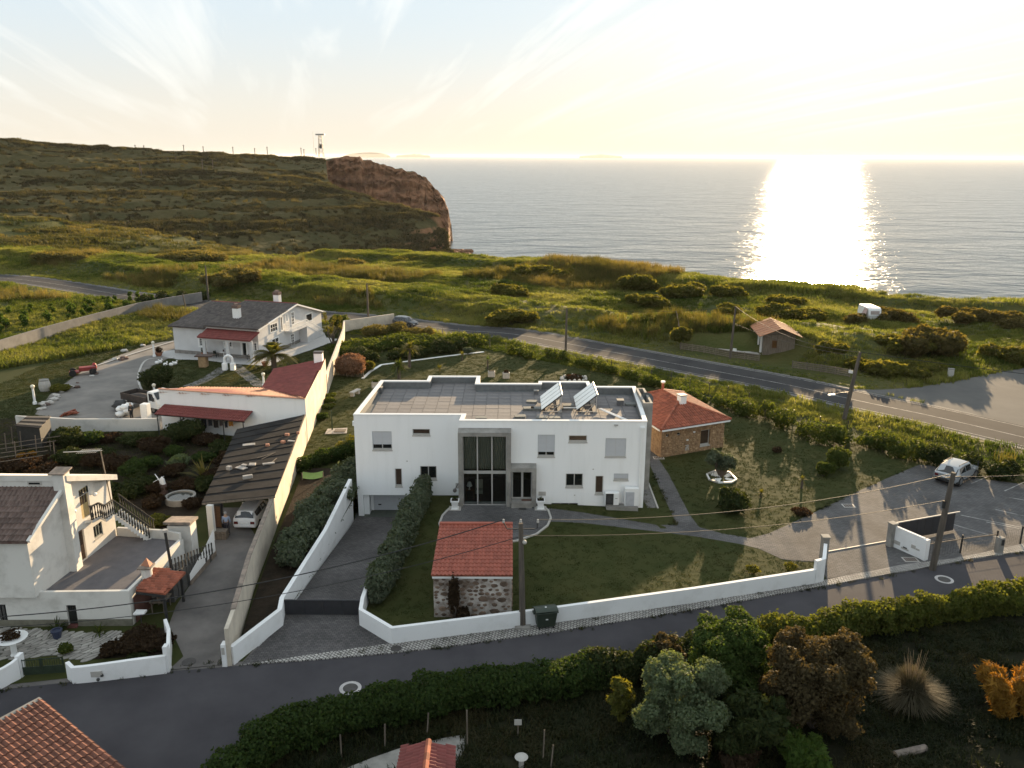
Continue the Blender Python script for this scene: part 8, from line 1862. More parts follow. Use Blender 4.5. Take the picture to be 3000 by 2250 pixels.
def person(label,loc,rz,shirt,trousers,hair,hat=None,bend=0.0):
 t=thing('person',label,'person',loc,rz);H=1.72
 sk=mat('skin_tone',(.42,.27,.19),.6)
 P=[(0,0,.95),(0,0,1.15),(0,.0,1.38),(0,0,1.50),(0,.02,1.58),(0,.02,1.70),(.19,0,1.40),(.25,.02,1.14),(.24,.10,.90),(.235,.13,.80),(-.19,0,1.40),(-.25,.02,1.14),(-.24,.10,.90),(-.235,.13,.80),(.10,0,.90),(.11,.02,.50),(.11,-.02,.09),(.12,.14,.05),(-.10,0,.90),(-.11,.03,.50),(-.11,.0,.09),(-.12,.16,.05)]
 E=[(0,1),(1,2),(2,3),(3,4),(4,5),(2,6),(6,7),(7,8),(8,9),(2,10),(10,11),(11,12),(12,13),(0,14),(14,15),(15,16),(16,17),(0,18),(18,19),(19,20),(20,21)]
 Rr=[.13,.13,(.17,.12),.055,.09,.095,.06,.045,.038,.04,.06,.045,.038,.04,.09,.065,.045,.045,.09,.065,.045,.045]
 skin_mesh('body',P,E,Rr,sk,t)
 k=[0,1,2,6,7,8,10,11,12];ix={v:i for i,v in enumerate(k)}
 skin_mesh('shirt',[P[i]for i in k],[(ix[a],ix[b])for a,b in E if a in ix and b in ix],[.16,.155,(.20,.14),.08,.062,.05,.08,.062,.05],shirt,t)
 k=[0,14,15,16,18,19,20];ix={v:i for i,v in enumerate(k)}
 skin_mesh('trousers',[P[i]for i in k],[(ix[a],ix[b])for a,b in E if a in ix and b in ix],[.15,.11,.085,.068,.11,.085,.068],trousers,t)
 for s in(-1,1):mb=MB();mb.obox((s*.115,.06,.04),(.11,.28,.09));bevel(mb.build('shoe',M_dark,t,local=True),.03)
 mb=MB();mb.ball((0,0.0,1.70),(.105,.115,.10),10,6);mb.build('hair' if not hat else 'cap',hair if not hat else hat,t,smooth=True,local=True)
 mb=MB();mb.obox((0,.12,1.62),(.025,.04,.04));mb.obox((.035,.108,1.655),(.025,.012,.012));mb.obox((-.035,.108,1.655),(.025,.012,.012));mb.obox((0,.105,1.575),(.05,.012,.01));mb.build('face',sk,t,local=True)
 return t
p=G(*VC(690,765),.0);person('person in a light blue shirt and dark trousers beside the white hatchback, seen from behind',(p.x,p.y,.02),R(8),mat('light_blue_shirt',(.30,.36,.48),.9),mat('dark_trousers',(.035,.032,.042),.9),mat('grey_hair',(.32,.31,.30),.8))
p=G(*V3(1222,405),.0);person('person in dark clothes and a pale cap standing beside the tipper truck',(p.x,p.y,.02),R(70),mat('dark_jacket',(.035,.035,.035),.9),mat('dark_work_trousers',(.03,.03,.033),.9),M_dark,mat('pale_cap',(.40,.38,.34),.9))
p=G(*V6(1985,520),.075);tb=thing('wheelie_bin','dark green wheelie bin standing on the sett pavement against the white wall','bin',tuple(p),R(12));M_bin=mat('green_bin_plastic',(.030,.042,.030),.5,var=.1)
mb=MB();mb.add([(sx*w,sy*d,z)for z,w,d in((.12,.50,.30),(1.05,.62,.40))for sx,sy in((-1,-1),(1,-1),(1,1),(-1,1))],[(3,2,1,0),(4,5,6,7),(0,1,5,4),(1,2,6,5),(2,3,7,6),(3,0,4,7)]);bevel(mb.build('body',M_bin,tb,local=True),.03)
mb=MB();mb.tube([(-.66,-.42,1.06),(.66,-.42,1.06)],.03,6);mb.tube([(-.66,.40,1.1),(.66,.40,1.1)],.03,6);mb.build('rim',M_bin,tb,local=True)
mb=MB();mb.grid(lambda u,v:Vector((-.65+1.3*u,-.43+.86*v,1.09+.16*math.sin(math.pi*(.15+.85*v)))),6,6);bevel(mb.build('lid',M_bin,tb,local=True),.01)
for sx in(-1,1):
 mb=MB();mb.obox((sx*.68,0,.98),(.1,.3,.1));mb.build('lifting_lug',M_bin,tb,local=True)
 for sy in(-1,1):mb=MB();mb.tube([(sx*.42-.03,sy*.26,.09),(sx*.42+.03,sy*.26,.09)],.09,10);mb.build('wheel',M_tyre,tb,local=True)
mb=MB();mb.box(-.07,.07,-.512,-.5,.62,.69);o=mb.build('label',M_whitep,tb,local=True);o.location=(0,.13,0)
mb=MB();mb.box(-.05,.05,-.1,.0,1.262,1.268);mb.build('lid_sticker',M_whitep,tb,local=True)
p0_,p1_=G(*V2(765,690),0),G(*V2(835,690),0);ar=thing('garden_arch','white round topped garden arch before the villa porch','arch',tuple((p0_+p1_)/2));r_=(p1_-p0_).length/2;c_=(p0_+p1_)/2;hA=ZT(c_,V2(800,565)[1]);d_=(p1_-p0_).normalized()
path_=[p0_,p0_+Vector((0,0,hA-r_))]+[c_+Vector((0,0,hA-r_))-d_*r_*math.cos(math.pi*k/12)+Vector((0,0,r_*math.sin(math.pi*k/12)))for k in range(1,12)]+[p1_+Vector((0,0,hA-r_)),p1_]
mb=MB();mb.tube(path_,.16,8);mb.build('arch',M_whitep,ar)
for q in(p0_,p1_):mb=MB();mb.obox((q.x,q.y,.45),(.55,.55,.9));mb.build('pedestal',M_white,ar)
gp_='white globe lamp posts around the villa garden'
for i,(V,x,y,ty,lb)in enumerate(((V2,155,575,445,'white lamp post with globe beside the villa terrace corner'),(V2,157,895,812,'short white lamp post with globe behind the truck'),(V2,1100,830,718,'white lamp post with globe left of the dark red wing roof'),(V3,325,265,92,'white lamp post at the left edge of the gravel drive'))):
 p=G(*V(x,y),0);h=ZT(p,V(x,ty)[1]);t=thing('lamp_post',lb,'lamp post',tuple(p),group=gp_);mb=MB();mb.lathe(tuple(p),[(.22,0),(.21,.25),(.13,.3),(.11,h-.35),(.16,h-.3)],10);mb.build('post',M_whitep,t);mb=MB();mb.ball((p.x,p.y,h-.12),.22);mb.build('globe',mat('cream_globe',(.7,.65,.52),.3),t,smooth=True)
def chair(p,rz,label,m,group):
 t=thing('plastic_chair',label,'chair',tuple(p),rz,group)
 mb=MB();mb.box(-.24,.24,-.24,.24,.40,.44);mb.build('seat',m,t,local=True);mb=MB();mb.grid(lambda u,v:Vector((-.24+.48*u,.24+.05*math.sin(math.pi*u)+.08*v,.44+.42*v)),6,3);mb.build('backrest',m,t,local=True)
 for sx in(-1,1):
  for sy in(-1,1):mb=MB();mb.bar((sx*.22,sy*.22,0),(sx*.2,sy*.2,.40),.04);mb.build('leg',m,t,local=True)
  mb=MB();mb.bar((sx*.25,-.2,.62),(sx*.25,.26,.64),.05,.03);mb.build('armrest',m,t,local=True)
 return t
M_plas=mat('dark_green_plastic',(.018,.024,.02),.5)
for i,(x,y,a,lb)in enumerate(((690,580,60,'leftmost dark plastic chair on the villa porch'),(725,560,150,'dark plastic chair behind the leftmost one on the villa porch'),(805,565,-60,'dark plastic chair right of the porch table'))):p=G(*V2(x,y),.03);chair(p,R(a),lb,M_plas,'dark plastic chairs on the villa porch')
p=G(*V2(757,585),.03);t=thing('pedestal_table','small white pedestal table among the porch chairs','table',tuple(p));h=ZT(p,V2(757,530)[1]);mb=MB();mb.lathe(tuple(p),[(.2,0),(.05,.08),(.05,h-.05)],8);mb.build('pedestal',M_whitep,t);mb=MB();mb._lathe((p.x,p.y,h-.05),[(.48,0),(.48,.05)],16);mb.build('table_top',M_whitep,t)
mb=MB();mb._lathe((p.x,p.y,h+.002),[(.1,0),(.14,.25)],8);tag(mb.build('flower_pot',M_tile_old),'dark pot standing on the white porch table','pot')
p=G(*V2(1005,600),.03);t=thing('garden_bench','dark wooden bench beside the villa door','bench',tuple(p),R(-17))
for k in range(3):mb=MB();mb.box(-.75,.75,-.25+k*.17,-.11+k*.17,.42,.46);mb.build('seat_slat',M_dark,t,local=True);mb=MB();mb.box(-.75,.75,.28,.32,.52+k*.14,.62+k*.14);mb.build('back_slat',M_dark,t,local=True)
for sx in(-.7,.7):mb=MB();mb.bar((sx,-.22,0),(sx,-.22,.42),.06);mb.bar((sx,.3,0),(sx,.3,.92),.06);mb.bar((sx,-.22,.6),(sx,.3,.6),.06);mb.build('leg_frame',M_dark,t,local=True)
def pot(V,x,y,r,h,m,label,plant_=None,z=0.0,group=None,name='flower_pot',cat='pot'):
 p=G(*V(x,y),z);t=thing(name,label,cat,tuple(p),group=group);mb=MB();mb._lathe((0,0,0),[(r*.7,0),(r,h*.8),(r*1.1,h*.82),(r*1.1,h),(r*.85,h),(r*.8,h*.85)],12);mb.build('pot_body',m,t,local=True)
 if plant_:q=crown([((0,0,h+r*.7),(r*1.1,r*1.1,r*.9))],160,.1,int(x),.4)
 if plant_:o=bpy.data.objects.new('plant',np_mesh('plant',q,4,L_[plant_]));COL.objects.link(o);o.parent=t
 return t
M_terra=mat('terracotta_pot',(.26,.11,.06),.8,var=.2)
pot(V2,590,580,.4,.7,M_terra,'terracotta pot at the left end of the villa porch','dark',.03);pot(V2,193,565,.5,.45,M_terra,'squat brown pot beside the white lamp post at the terrace corner','rust',.03);pot(V2,1110,655,.4,.55,M_terra,'terracotta pot at the front corner of the villa terrace',None,.03);pot(V4,430,685,.28,.5,mat('blue_glazed_pot',(.035,.045,.085),.3),'blue glazed pot under the spiky plant by the farmhouse door',None,.01)
p=G(*V2(582,660),0);t=thing('stone_pedestal','square ochre stone pedestal with a flat slab on the round villa lawn','pedestal',tuple(p));mb=MB();mb.obox((p.x,p.y,.7),(.95,.95,1.4));mb.build('shaft',mat('ochre_pedestal',(.30,.20,.11),.9,var=.2),t);mb=MB();mb.obox((p.x+.2,p.y,1.45),(2.2,1.2,.12));mb.build('slab',M_tile_old,t)
for i,(x,y)in enumerate(((178,640),(205,632),(300,655),(335,645),(250,655))):p=G(*V2(x,y),0);mb=MB();mb.ball((p.x,p.y,.22),(.3,.2,.22));mb.ball((p.x+.24,p.y,.52),(.1,.09,.12));mb.tube([(p.x+.18,p.y,.3),(p.x+.24,p.y,.5)],.06,6);mb.tube([(p.x-.06,p.y,-.02),(p.x-.06,p.y,.12)],.04,5);tag(mb.build('garden_bird_figure',M_whitep,None,True),['leftmost','second','fourth','rightmost','middle'][i]+' white bird figure on the round villa lawn','figure','white bird figures on the villa lawn')
for path_,nm in(((V2(755,670),V2(600,770),V2(440,835)),'paved_garden_path'),((V2(850,650),V2(960,740),V2(1080,835)),'paved_garden_path')):
 mb,_=strip([tuple(G(*q,0)[:2])for q in path_],.75,-.75,.018);struct(flip_up(mb.build(nm,M_gravel)))
mb,_=strip([W2(V2(*q))for q in((330,590),(100,600),(25,700),(20,800),(60,890))],.12,-.12,.06);struct(flip_up(mb.build('lawn_kerb',M_stone)))
mb,_=strip([W2(V1(*q))for q in((1130,1440),(900,1510),(700,1575),(500,1640))],.18,-.18,.12);struct(flip_up(mb.build('drive_edging',M_stone)))
p=G(*V3(1360,415),0);t=thing('fridge','old white upright fridge standing by the yard wall near the truck','fridge',tuple(p),R(-12));mb=MB();mb.box(-.36,.36,-.33,.33,.03,1.78);bevel(mb.build('cabinet',M_whitep,t,local=True),.03);mb=MB();mb.box(-.35,.35,-.37,-.335,.05,1.2);mb.build('door',M_whitep,t,local=True);mb=MB();mb.box(-.35,.35,-.37,-.335,1.22,1.76);mb.build('freezer_door',M_whitep,t,local=True)
rg=random.Random(301)
for i in range(6):p=G(*V3(1120+i*16,382-(i%2)*14),0);mb=MB();mb.ball((p.x+rg.uniform(-.2,.2),p.y,.3+.38*(i%3)),(.48,.38,.3),9,6,.18,rg);tag(mb.build('white_sack',M_whitep,None,True),['left lower','left middle','upper left','middle lower','right middle','topmost right'][i]+' white sack in the pile behind the truck','sack','white sacks piled behind the truck')
mb=MB();mb.ball((*G(*V3(1120,320),0)[:2],.5),(.8,.6,.6),9,6,.2,rg);tag(mb.build('dark_bag',M_dark,None,True),'dark bag heap behind the pile of white sacks','bag')
for i in range(9):a=G(*V3(560+i*14,388-i*3),0);b=G(*V3(690+i*5,332+i*5),0);mb=MB();mb.bar(a+Vector((0,0,.1+.09*(i%4))),b+Vector((0,0,.14+.1*(i%3))),.22,.1);tag(mb.build('rusty_beam',mat('rust_red_metal',(.20,.06,.035),.85,var=.3)),['front','second','third','fourth','fifth','sixth','seventh','eighth','back'][i]+' rust red beam in the heap by the yard wall','beam','rust red beams heaped by the yard wall')
p=G(*V3(420,140),0);t=thing('barrel','pale upright stone barrel at the edge of the gravel drive','barrel',tuple(p));mb=MB();mb.lathe(tuple(p),[(.5,0),(.62,.4),(.62,.8),(.5,1.2)],14);mb.build('body',M_stone,t);mb=MB();mb.lathe((p.x,p.y,1.2),[(.52,0.01),(.52,.1)],14);mb.build('lid',M_conc,t)
p=D(190,808);t=thing('red_cultivator','red farm machine parked at the upper edge of the gravel drive','machine',tuple(p),R(25));Mr=mat('faded_red_paint',(.22,.025,.022),.6,var=.2);mb=MB();mb.box(-.9,.9,-.5,.5,.5,.95);bevel(mb.build('body',Mr,t,local=True),.06)
mb=MB();mb.box(-2.0,-.9,-.6,.6,.35,.5);mb.build('frame',Mr,t,local=True)
for x in(-1.6,.6):
 for s in(-.65,.65):mb=MB();mb.tube([(x,s-.1,.4),(x,s+.1,.4)],.4,12);mb.build('wheel',M_tyre,t,local=True)
mb=MB();mb.tube([(.6,0,.9),(1.6,0,1.25)],.04,5);mb.build('handle',M_dark,t,local=True)
mb=MB();mb.ball(tuple(D(205,800)+Vector((0,0,.5))),(.3,.3,.5));tag(mb.build('red_canister',mat('bright_red_plastic',(.30,.02,.02),.5),None,True),'small bright red canister beside the red farm machine','canister')
rg=random.Random(302)
for i in range(26):
 x,y=rg.uniform(85,330),0;y=893-(x-75)*.62+rg.uniform(-14,4);p=D(x,y);s=rg.uniform(.2,.55);mb=MB();mb.ball((p.x,p.y,s*.3),(s,s*.7,s*.45),7,5,.25,rg);tag(mb.build('edge_stone',M_stone if i%3 else M_tile_old),'rough pale stone lying along the edge of the gravel drive','stone','loose stones along the gravel drive')
p=G(*VL(30,1420)if False else V3(1675,1165),0);t=thing('garden_pond','round raised concrete pond ring with murky water','pond',tuple(p));mb=MB()
ro,ri=1.15,.95;n=28;mb._lathe(tuple(p),[(ro,-.05),(ro,.5),(ri,.5),(ri,.1)],n);mb.f=[f for f in mb.f if len(f)==4];mb.build('rim',M_conc,t);mb=MB();mb.poly([(p.x+ri*math.cos(k*6.2832/n),p.y+ri*math.sin(k*6.2832/n),.38)for k in range(n)]);mb.build('pond_water',mat('pond_water',(.05,.055,.05),.08),t)
p=G(*V3(1515,1090),0);t=thing('model_windmill','small white model windmill on a stone plinth in the dark garden','windmill',tuple(p));mb=MB();mb._lathe(tuple(p),[(.34,0),(.32,.8)],12);mb.build('plinth',M_tile_old,t);mb=MB();mb._lathe((p.x,p.y,.8),[(.24,0),(.18,.4),(.04,.6)],12);mb.build('tower',M_whitep,t)
for k in range(4):a=k*math.pi/2+.5;c_=Vector((p.x-.15,p.y-.26,1.3));mb=MB();mb.bar(c_,c_+Vector((math.cos(a)*.5,-.02,math.sin(a)*.5)),.12,.02);mb.build('sail',M_whitep,t)
p=G(*V2(1690,1212),0);t=thing('shower_post','slim dark green garden shower post standing on a pale pebble square','post',tuple(p));h=ZT(p,V2(1682,1042)[1]);mb=MB();mb.tube([p,p+Vector((0,0,h))],.07,8);mb.build('post',mat('dark_green_post',(.03,.05,.025),.5),t)
c4=[G(*V2(*q),.02)for q in((1625,1245),(1815,1238),(1820,1192),(1650,1200))];mb=MB();mb.add(c4+[q+Vector((0,0,.05))for q in c4],[(4,5,6,7),(0,1,5,4),(1,2,6,5),(2,3,7,6),(3,0,4,7)]);mb.build('pebble_base',mat('pale_pebble_bed',(.40,.36,.32),.9,scale=6,var=.3,bump=.8),t)
mb=MB();q=c4[1].lerp(c4[3],.45);mb.obox((q.x+.2,q.y,.12),(1.1,.8,.06));mb.build('wooden_grid',M_oldwood,t)
def bench(V,x,y,rz,label):
 p=G(*V(x,y),0);t=thing('stone_bench',label,'bench',tuple(p),rz)
 for s in(-.55,.55):mb=MB();mb.box(s-.15,s+.15,-.2,.2,0,.42);mb.build('block',M_stone,t,local=True)
 mb=MB();mb.box(-.85,.85,-.26,.26,.421,.52);mb.build('seat',M_stone,t,local=True)
bench(V2,1888,905,R(70),'short stone bench with a sunlit top on the lawn left of the white house')
M_box=mat('pale_stone_box',(.42,.39,.35),.8,var=.1);gb_='square stone planters on the back lawn'
for V,x,y,lb,pl in((V11,1493,700,'square stone planter without flowers on the back lawn',None),(V11,1612,712,'square stone planter with dark red flowers on the back lawn','rust'),(V11,555,790,'square stone planter behind the left roof edge','mid')):
 p=G(*V(x,y),0);t=thing('stone_box',lb,'planter',tuple(p),group=gb_);mb=MB();mb.obox((p.x,p.y,.35),(.85,.7,.7));bevel(mb.build('box',M_box,t),.04);mb=MB();mb.obox((p.x,p.y,.715),(.7,.55,.03));mb.build('soil',M_soil,t)
 if pl:q=crown([((p.x,p.y,.85),(.36,.3,.2))],150,.09,int(x))-np.array(p);o=bpy.data.objects.new('plant',np_mesh('plant',q,4,L_[pl]));COL.objects.link(o);o.parent=t
rg=random.Random(303);t=thing('rockery','low ring of stones round dark red plants on the back lawn','rockery',tuple(G(*V11(2160,720),0)))
for k in range(16):c_=G(*V11(2160,722),0);a=k*.3927;mb=MB();mb.ball((c_.x+1.5*math.cos(a),c_.y+1.2*math.sin(a),.1),rg.uniform(.15,.28),7,5,.2,rg);mb.build('stone',M_stone,t)
q=crown([((0,0,.2),(1.2,1.0,.35))],60,.14,304);o=bpy.data.objects.new('plants',np_mesh('plants',q,4,L_['rust']));COL.objects.link(o);o.parent=t
c4=[D(*q)for q in((653,1046),(698,1044),(699,1030),(655,1032))];mb=MB();z_=.55;mb.grid(lambda u,v:(c4[0].lerp(c4[1],u)).lerp(c4[3].lerp(c4[2],u),v)+Vector((0,0,z_-.25*math.sin(math.pi*u)*.6)),8,3);tag(mb.build('green_tarp',mat('lime_green_tarp',(.16,.26,.06),.7)),'lime green cloth stretched like a hammock beside the boundary wall','tarp')
for x,y in((654,1045),(699,1043)):p=D(x,y);mb=MB();mb.tube([(p.x,p.y,0),(p.x,p.y,.95)],.04,6);tag(mb.build('tarp_post',M_oldwood),('left' if x<670 else 'right')+' wooden post holding the lime green cloth','post')
p=G(*VC(355,1110),0);t=thing('gas_bottle','white gas bottle standing by the terrace stair on the concrete lane','gas bottle',tuple(p));mb=MB();mb.lathe(tuple(p),[(.2,0),(.22,.08),(.22,.45),(.12,.58)],12);mb.build('body',M_whitep,t);mb=MB();mb.lathe((p.x,p.y,.58),[(.1,.01),(.1,.14)],8);mb.build('collar',M_whitep,t)
p=G(*V4(110,815),0);t=thing('pedestal_bowl','white pedestal bowl planter by the far left gate wall','planter',tuple(p));mb=MB();mb.lathe(tuple(p),[(.22,0),(.15,.15),(.14,.75),(.7,1.02),(.78,1.06)],18);mb.build('bowl',M_whitep,t);q=crown([((0,0,1.25),(.55,.55,.3))],130,.1,310);o=bpy.data.objects.new('plants',np_mesh('plants',q,4,L_['rust']));COL.objects.link(o);o.parent=t
for i,(V,x,y,ty,lf,lb)in enumerate(((V10,962,45,12,'yel','small yellow green shrub on the lawn behind the front wall'),(V10,1128,30,5,'yel','second small shrub on the lawn near the wall end'),(V9,150,810,760,'rust','low dark plants in a row at the edge of the path and court'),(V7,1495,1275,1235,'rust','low brown plant clump on the lawn right of the cottage'))):blob_bush('lawn_plant',lb,V,x,y,ty,.5 if i!=2 else .8,lf,320+i,130,.1)
p=G(*V6(1830,1428),0);t=thing('garden_parasol','pale round well cover at the bottom edge in the dark field','cover',tuple(p));mb=MB();mb.lathe((p.x,p.y,0),[(.12,0),(.10,.5)],8);mb.build('stand',M_stone,t);mb=MB();mb._lathe((p.x,p.y,.5),[(.3,0),(.2,.06),(.05,.1)],16);mb.build('cover',M_stone,t);t.name='well_cover'
p=G(*V6(1808,1228),0);t=thing('field_sign','small pale notice board on a stake in the dark field','sign',tuple(p));mb=MB();mb.bar((p.x,p.y,-.1),(p.x,p.y,.7),.05);mb.build('stake',M_oldwood,t);mb=MB();mb.obox((p.x,p.y-.03,.75),(.34,.02,.3));mb.build('board',M_stone,t)
gs_='stakes of the garden fence below the hedge'
for i,(x,y,ty)in enumerate(((665,1370,1262),(945,1300,1180),(1218,1225,1105),(1480,1300,1062),(1970,1390,1190),(2020,1438,1300))):p=G(*V6(x,y),0);h=max(1.2,min(2.2,ZT(p,V6(x,ty)[1])));t=thing('fence_stake',['leftmost','second','third','fourth tall','fifth dark','rightmost leaning'][i]+' thin stake in the garden below the lane hedge','stake',tuple(p),group=gs_);mb=MB();mb.tube([(p.x,p.y,-.1),(p.x+.05*(i%3),p.y,h)],.035,6);mb.build('stake',M_oldwood,t)
for i,(x,y)in enumerate(((1918,215),(2135,180))):p=G(*V10(x,y),0);mb=MB();mb.tube([(p.x,p.y,-.1),(p.x,p.y,1.5)],.05,6);tag(mb.build('marker_post',M_dark),['left','right'][i]+' thin dark post rising behind the sunlit hedge at the right','post')
# ================================================================== GRASS: scattered tufts (uncountable)
PROTO=bpy.data.collections.new('tuft_prototypes')
def grassmat(name,c1,c2,c3,trans=.5,tcol=(1.5,1.35,.6),scale=.05):
 m=bpy.data.materials.new(name);m.use_nodes=True;n,l=m.node_tree.nodes,m.node_tree.links
 b=n['Principled BSDF'];b.inputs['Roughness'].default_value=.6;b.inputs['Specular IOR Level'].default_value=.2
 g=n.new('ShaderNodeNewGeometry');z=n.new('ShaderNodeTexNoise');z.inputs['Scale'].default_value=scale;z.inputs['Detail'].default_value=6;l.new(g.outputs['Position'],z.inputs['Vector'])
 r=n.new('ShaderNodeValToRGB');e=r.color_ramp.elements;e[0].position=.36;e[0].color=(*c1,1);e[1].position=.66;e[1].color=(*c3,1);k=e.new(.5);k.color=(*c2,1)
 oi=n.new('ShaderNodeObjectInfo');ad=n.new('ShaderNodeMath');ad.operation='MULTIPLY_ADD';ad.inputs[1].default_value=.22;l.new(oi.outputs['Random'],ad.inputs[0]);sb=n.new('ShaderNodeMath');sb.operation='SUBTRACT';sb.inputs[1].default_value=.11;l.new(z.outputs[0],ad.inputs[2]);l.new(ad.outputs[0],sb.inputs[0]);l.new(sb.outputs[0],r.inputs[0])
 l.new(r.outputs[0],b.inputs['Base Color']);t=n.new('ShaderNodeBsdfTranslucent');mx=n.new('ShaderNodeMix');mx.data_type='RGBA';mx.blend_type='MULTIPLY';mx.inputs[0].default_value=1;l.new(r.outputs[0],mx.inputs[6]);mx.inputs[7].default_value=(*tcol,1);l.new(mx.outputs[2],t.inputs[0])
 s=n.new('ShaderNodeMixShader');s.inputs[0].default_value=trans;l.new(b.outputs[0],s.inputs[1]);l.new(t.outputs[0],s.inputs[2]);l.new(s.outputs[0],n['Material Output'].inputs[0]);return m
def tuft(name,m,h,r,n,wd,seed,lean=.5):
 rg=np.random.default_rng(seed);a=rg.uniform(0,6.283,n);rr=r*np.sqrt(rg.random(n));p=np.stack([rr*np.cos(a),rr*np.sin(a),np.zeros(n)],1)
 L=h*rg.uniform(.55,1.1,n);b=rg.uniform(0,6.283,n);d=np.stack([np.cos(b),np.sin(b),np.zeros(n)],1)*(lean*rg.uniform(.2,1,n)*L)[:,None];s=np.stack([-np.sin(b),np.cos(b),np.zeros(n)],1)*wd
 mid=p+d*.35+np.array([0,0,1])*(L*.6)[:,None];tip=p+d+np.array([0,0,1])*(L*(1-.25*lean))[:,None]
 q=np.concatenate([np.stack([p-s,p+s,mid+s*.8,mid-s*.8],1).reshape(-1,3),np.stack([mid-s*.8,mid+s*.8,tip+s*.15,tip-s*.15],1).reshape(-1,3)])
 o=bpy.data.objects.new(name,np_mesh(name,q,4,m));return o
def scatter(name,pts,scl,protos,seed,label,cat):
 col=bpy.data.collections.new(name+'_kinds');PROTO.children.link(col)
 for o in protos:col.objects.link(o)
 me=bpy.data.meshes.new(name);me.vertices.add(len(pts));me.vertices.foreach_set('co',np.asarray(pts,np.float32).ravel())
 at=me.attributes.new('sc','FLOAT','POINT');at.data.foreach_set('value',np.asarray(scl,np.float32));me.update()
 o=bpy.data.objects.new(name,me);COL.objects.link(o);tag(o,label,cat,kind='stuff')
 ng=bpy.data.node_groups.new(name,'GeometryNodeTree');ng.interface.new_socket('Geometry',in_out='INPUT',socket_type='NodeSocketGeometry');ng.interface.new_socket('Geometry',in_out='OUTPUT',socket_type='NodeSocketGeometry')
 N,Lk=ng.nodes,ng.links;gi,go=N.new('NodeGroupInput'),N.new('NodeGroupOutput');mp=N.new('GeometryNodeMeshToPoints');ip=N.new('GeometryNodeInstanceOnPoints');ci=N.new('GeometryNodeCollectionInfo');ci.inputs['Collection'].default_value=col;ci.inputs['Separate Children'].default_value=True;ci.inputs['Reset Children'].default_value=True
 ip.inputs['Pick Instance'].default_value=True;rv=N.new('FunctionNodeRandomValue');rv.data_type='FLOAT_VECTOR';rv.inputs[0].default_value=(-.08,-.08,0);rv.inputs[1].default_value=(.08,.08,6.283);rv.inputs['Seed'].default_value=seed
 na=N.new('GeometryNodeInputNamedAttribute');na.data_type='FLOAT';na.inputs[0].default_value='sc'
 Lk.new(gi.outputs[0],mp.inputs[0]);Lk.new(mp.outputs[0],ip.inputs['Points']);Lk.new(ci.outputs[0],ip.inputs['Instance']);Lk.new(rv.outputs[0],ip.inputs['Rotation']);Lk.new(na.outputs[0],ip.inputs['Scale']);Lk.new(ip.outputs[0],go.inputs[0])
 md=o.modifiers.new('scatter','NODES');md.node_group=ng;return o
def in_poly(xy,pg):
 c=np.zeros(len(xy),bool);x,y=xy[:,0],xy[:,1];n=len(pg)
 for i in range(n):
  x1,y1=pg[i];x2,y2=pg[(i+1)%n]
  if y1==y2:continue
  c^=((y1>y)!=(y2>y))&(x<(x2-x1)*(y-y1)/(y2-y1)+x1)
 return c
def line_d(xy,pl):
 out=np.full(len(xy),1e9)
 for i in range(len(pl)-1):
  a,b=np.array(pl[i][:2],float),np.array(pl[i+1][:2],float);d=b-a;t=np.clip(((xy-a)@d)/(d@d),0,1);out=np.minimum(out,np.linalg.norm(xy-a-t[:,None]*d,axis=1))
 return out
def visible_fan(xy):return np.abs(xy[:,0])<8+xy[:,1]*.72
GF=grassmat('field_grass_blades',(.048,.066,.013),(.120,.128,.030),(.215,.192,.075),.6,tcol=(1.4,1.5,.6))
GL=grassmat('lawn_blades',(.026,.038,.010),(.041,.052,.015),(.064,.064,.023),.4,scale=.25)
GR=grassmat('reed_blades',(.060,.062,.020),(.100,.092,.032),(.160,.130,.055),.55,scale=.08)
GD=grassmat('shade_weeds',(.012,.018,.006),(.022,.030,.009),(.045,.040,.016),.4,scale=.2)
rgn=np.random.default_rng(5)
xy=np.stack([rgn.uniform(-175,150,260000),rgn.uniform(62,240,260000)],1)
k=in_poly(xy,LAND)&~in_poly(xy,YARD)&(line_d(xy,ROAD)>4.0)&visible_fan(xy)&~in_poly(xy,[tuple(q)for q in LOT])&(line_d(xy,[tuple(G(*V7(*q),0)[:2])for q in((1030,590),(1380,610))])>3)&(line_d(xy,[tuple(G(*V7(*q),0)[:2])for q in((868,590),(872,602),(1380,672),(1595,720),(1965,785))])>1.6)&(np.hypot(xy[:,0]-36,xy[:,1]-110.5)>4.5)
xy=xy[k];dn=np.array([nz2(x,y,.07,21)for x,y in xy]);xy=xy[rgn.random(len(xy))<np.clip(.62+dn*.9,.12,1)][:62000]
pts=np.array([(x,y,ground_z(x,y)-.03)for x,y in xy]);near=line_d(xy,ROAD)<9
hh=np.array([.8+.9*max(0,nz2(x,y,.045,31)+.15)*1.6 for x,y in xy]);
hh*=np.clip(line_d(xy,[tuple(G(*V7(*q),0)[:2])for q in((872,602),(1380,672),(1965,785))])/9,.35,1);scatter('field_grass',pts,hh*rgn.uniform(.7,1.25,len(xy))*np.where(near,.7,1),[tuft('grass_tuft',GF,.62,.55,26,.028,s,.7)for s in range(5)],1,'rough backlit grass of the coastal field','grass')
rk=np.array([nz2(x,y,.03,77)for x,y in xy]);sel=(rk>.22)&(rgn.random(len(xy))<.5)&~near&(hh>.72)
scatter('tall_reeds',pts[sel],rgn.uniform(.7,1.3,sel.sum()),[tuft('reed_tuft',GR,1.7,.5,30,.022,20+s,.35)for s in range(4)],2,'patches of tall straw coloured reeds in the coastal field','reeds')
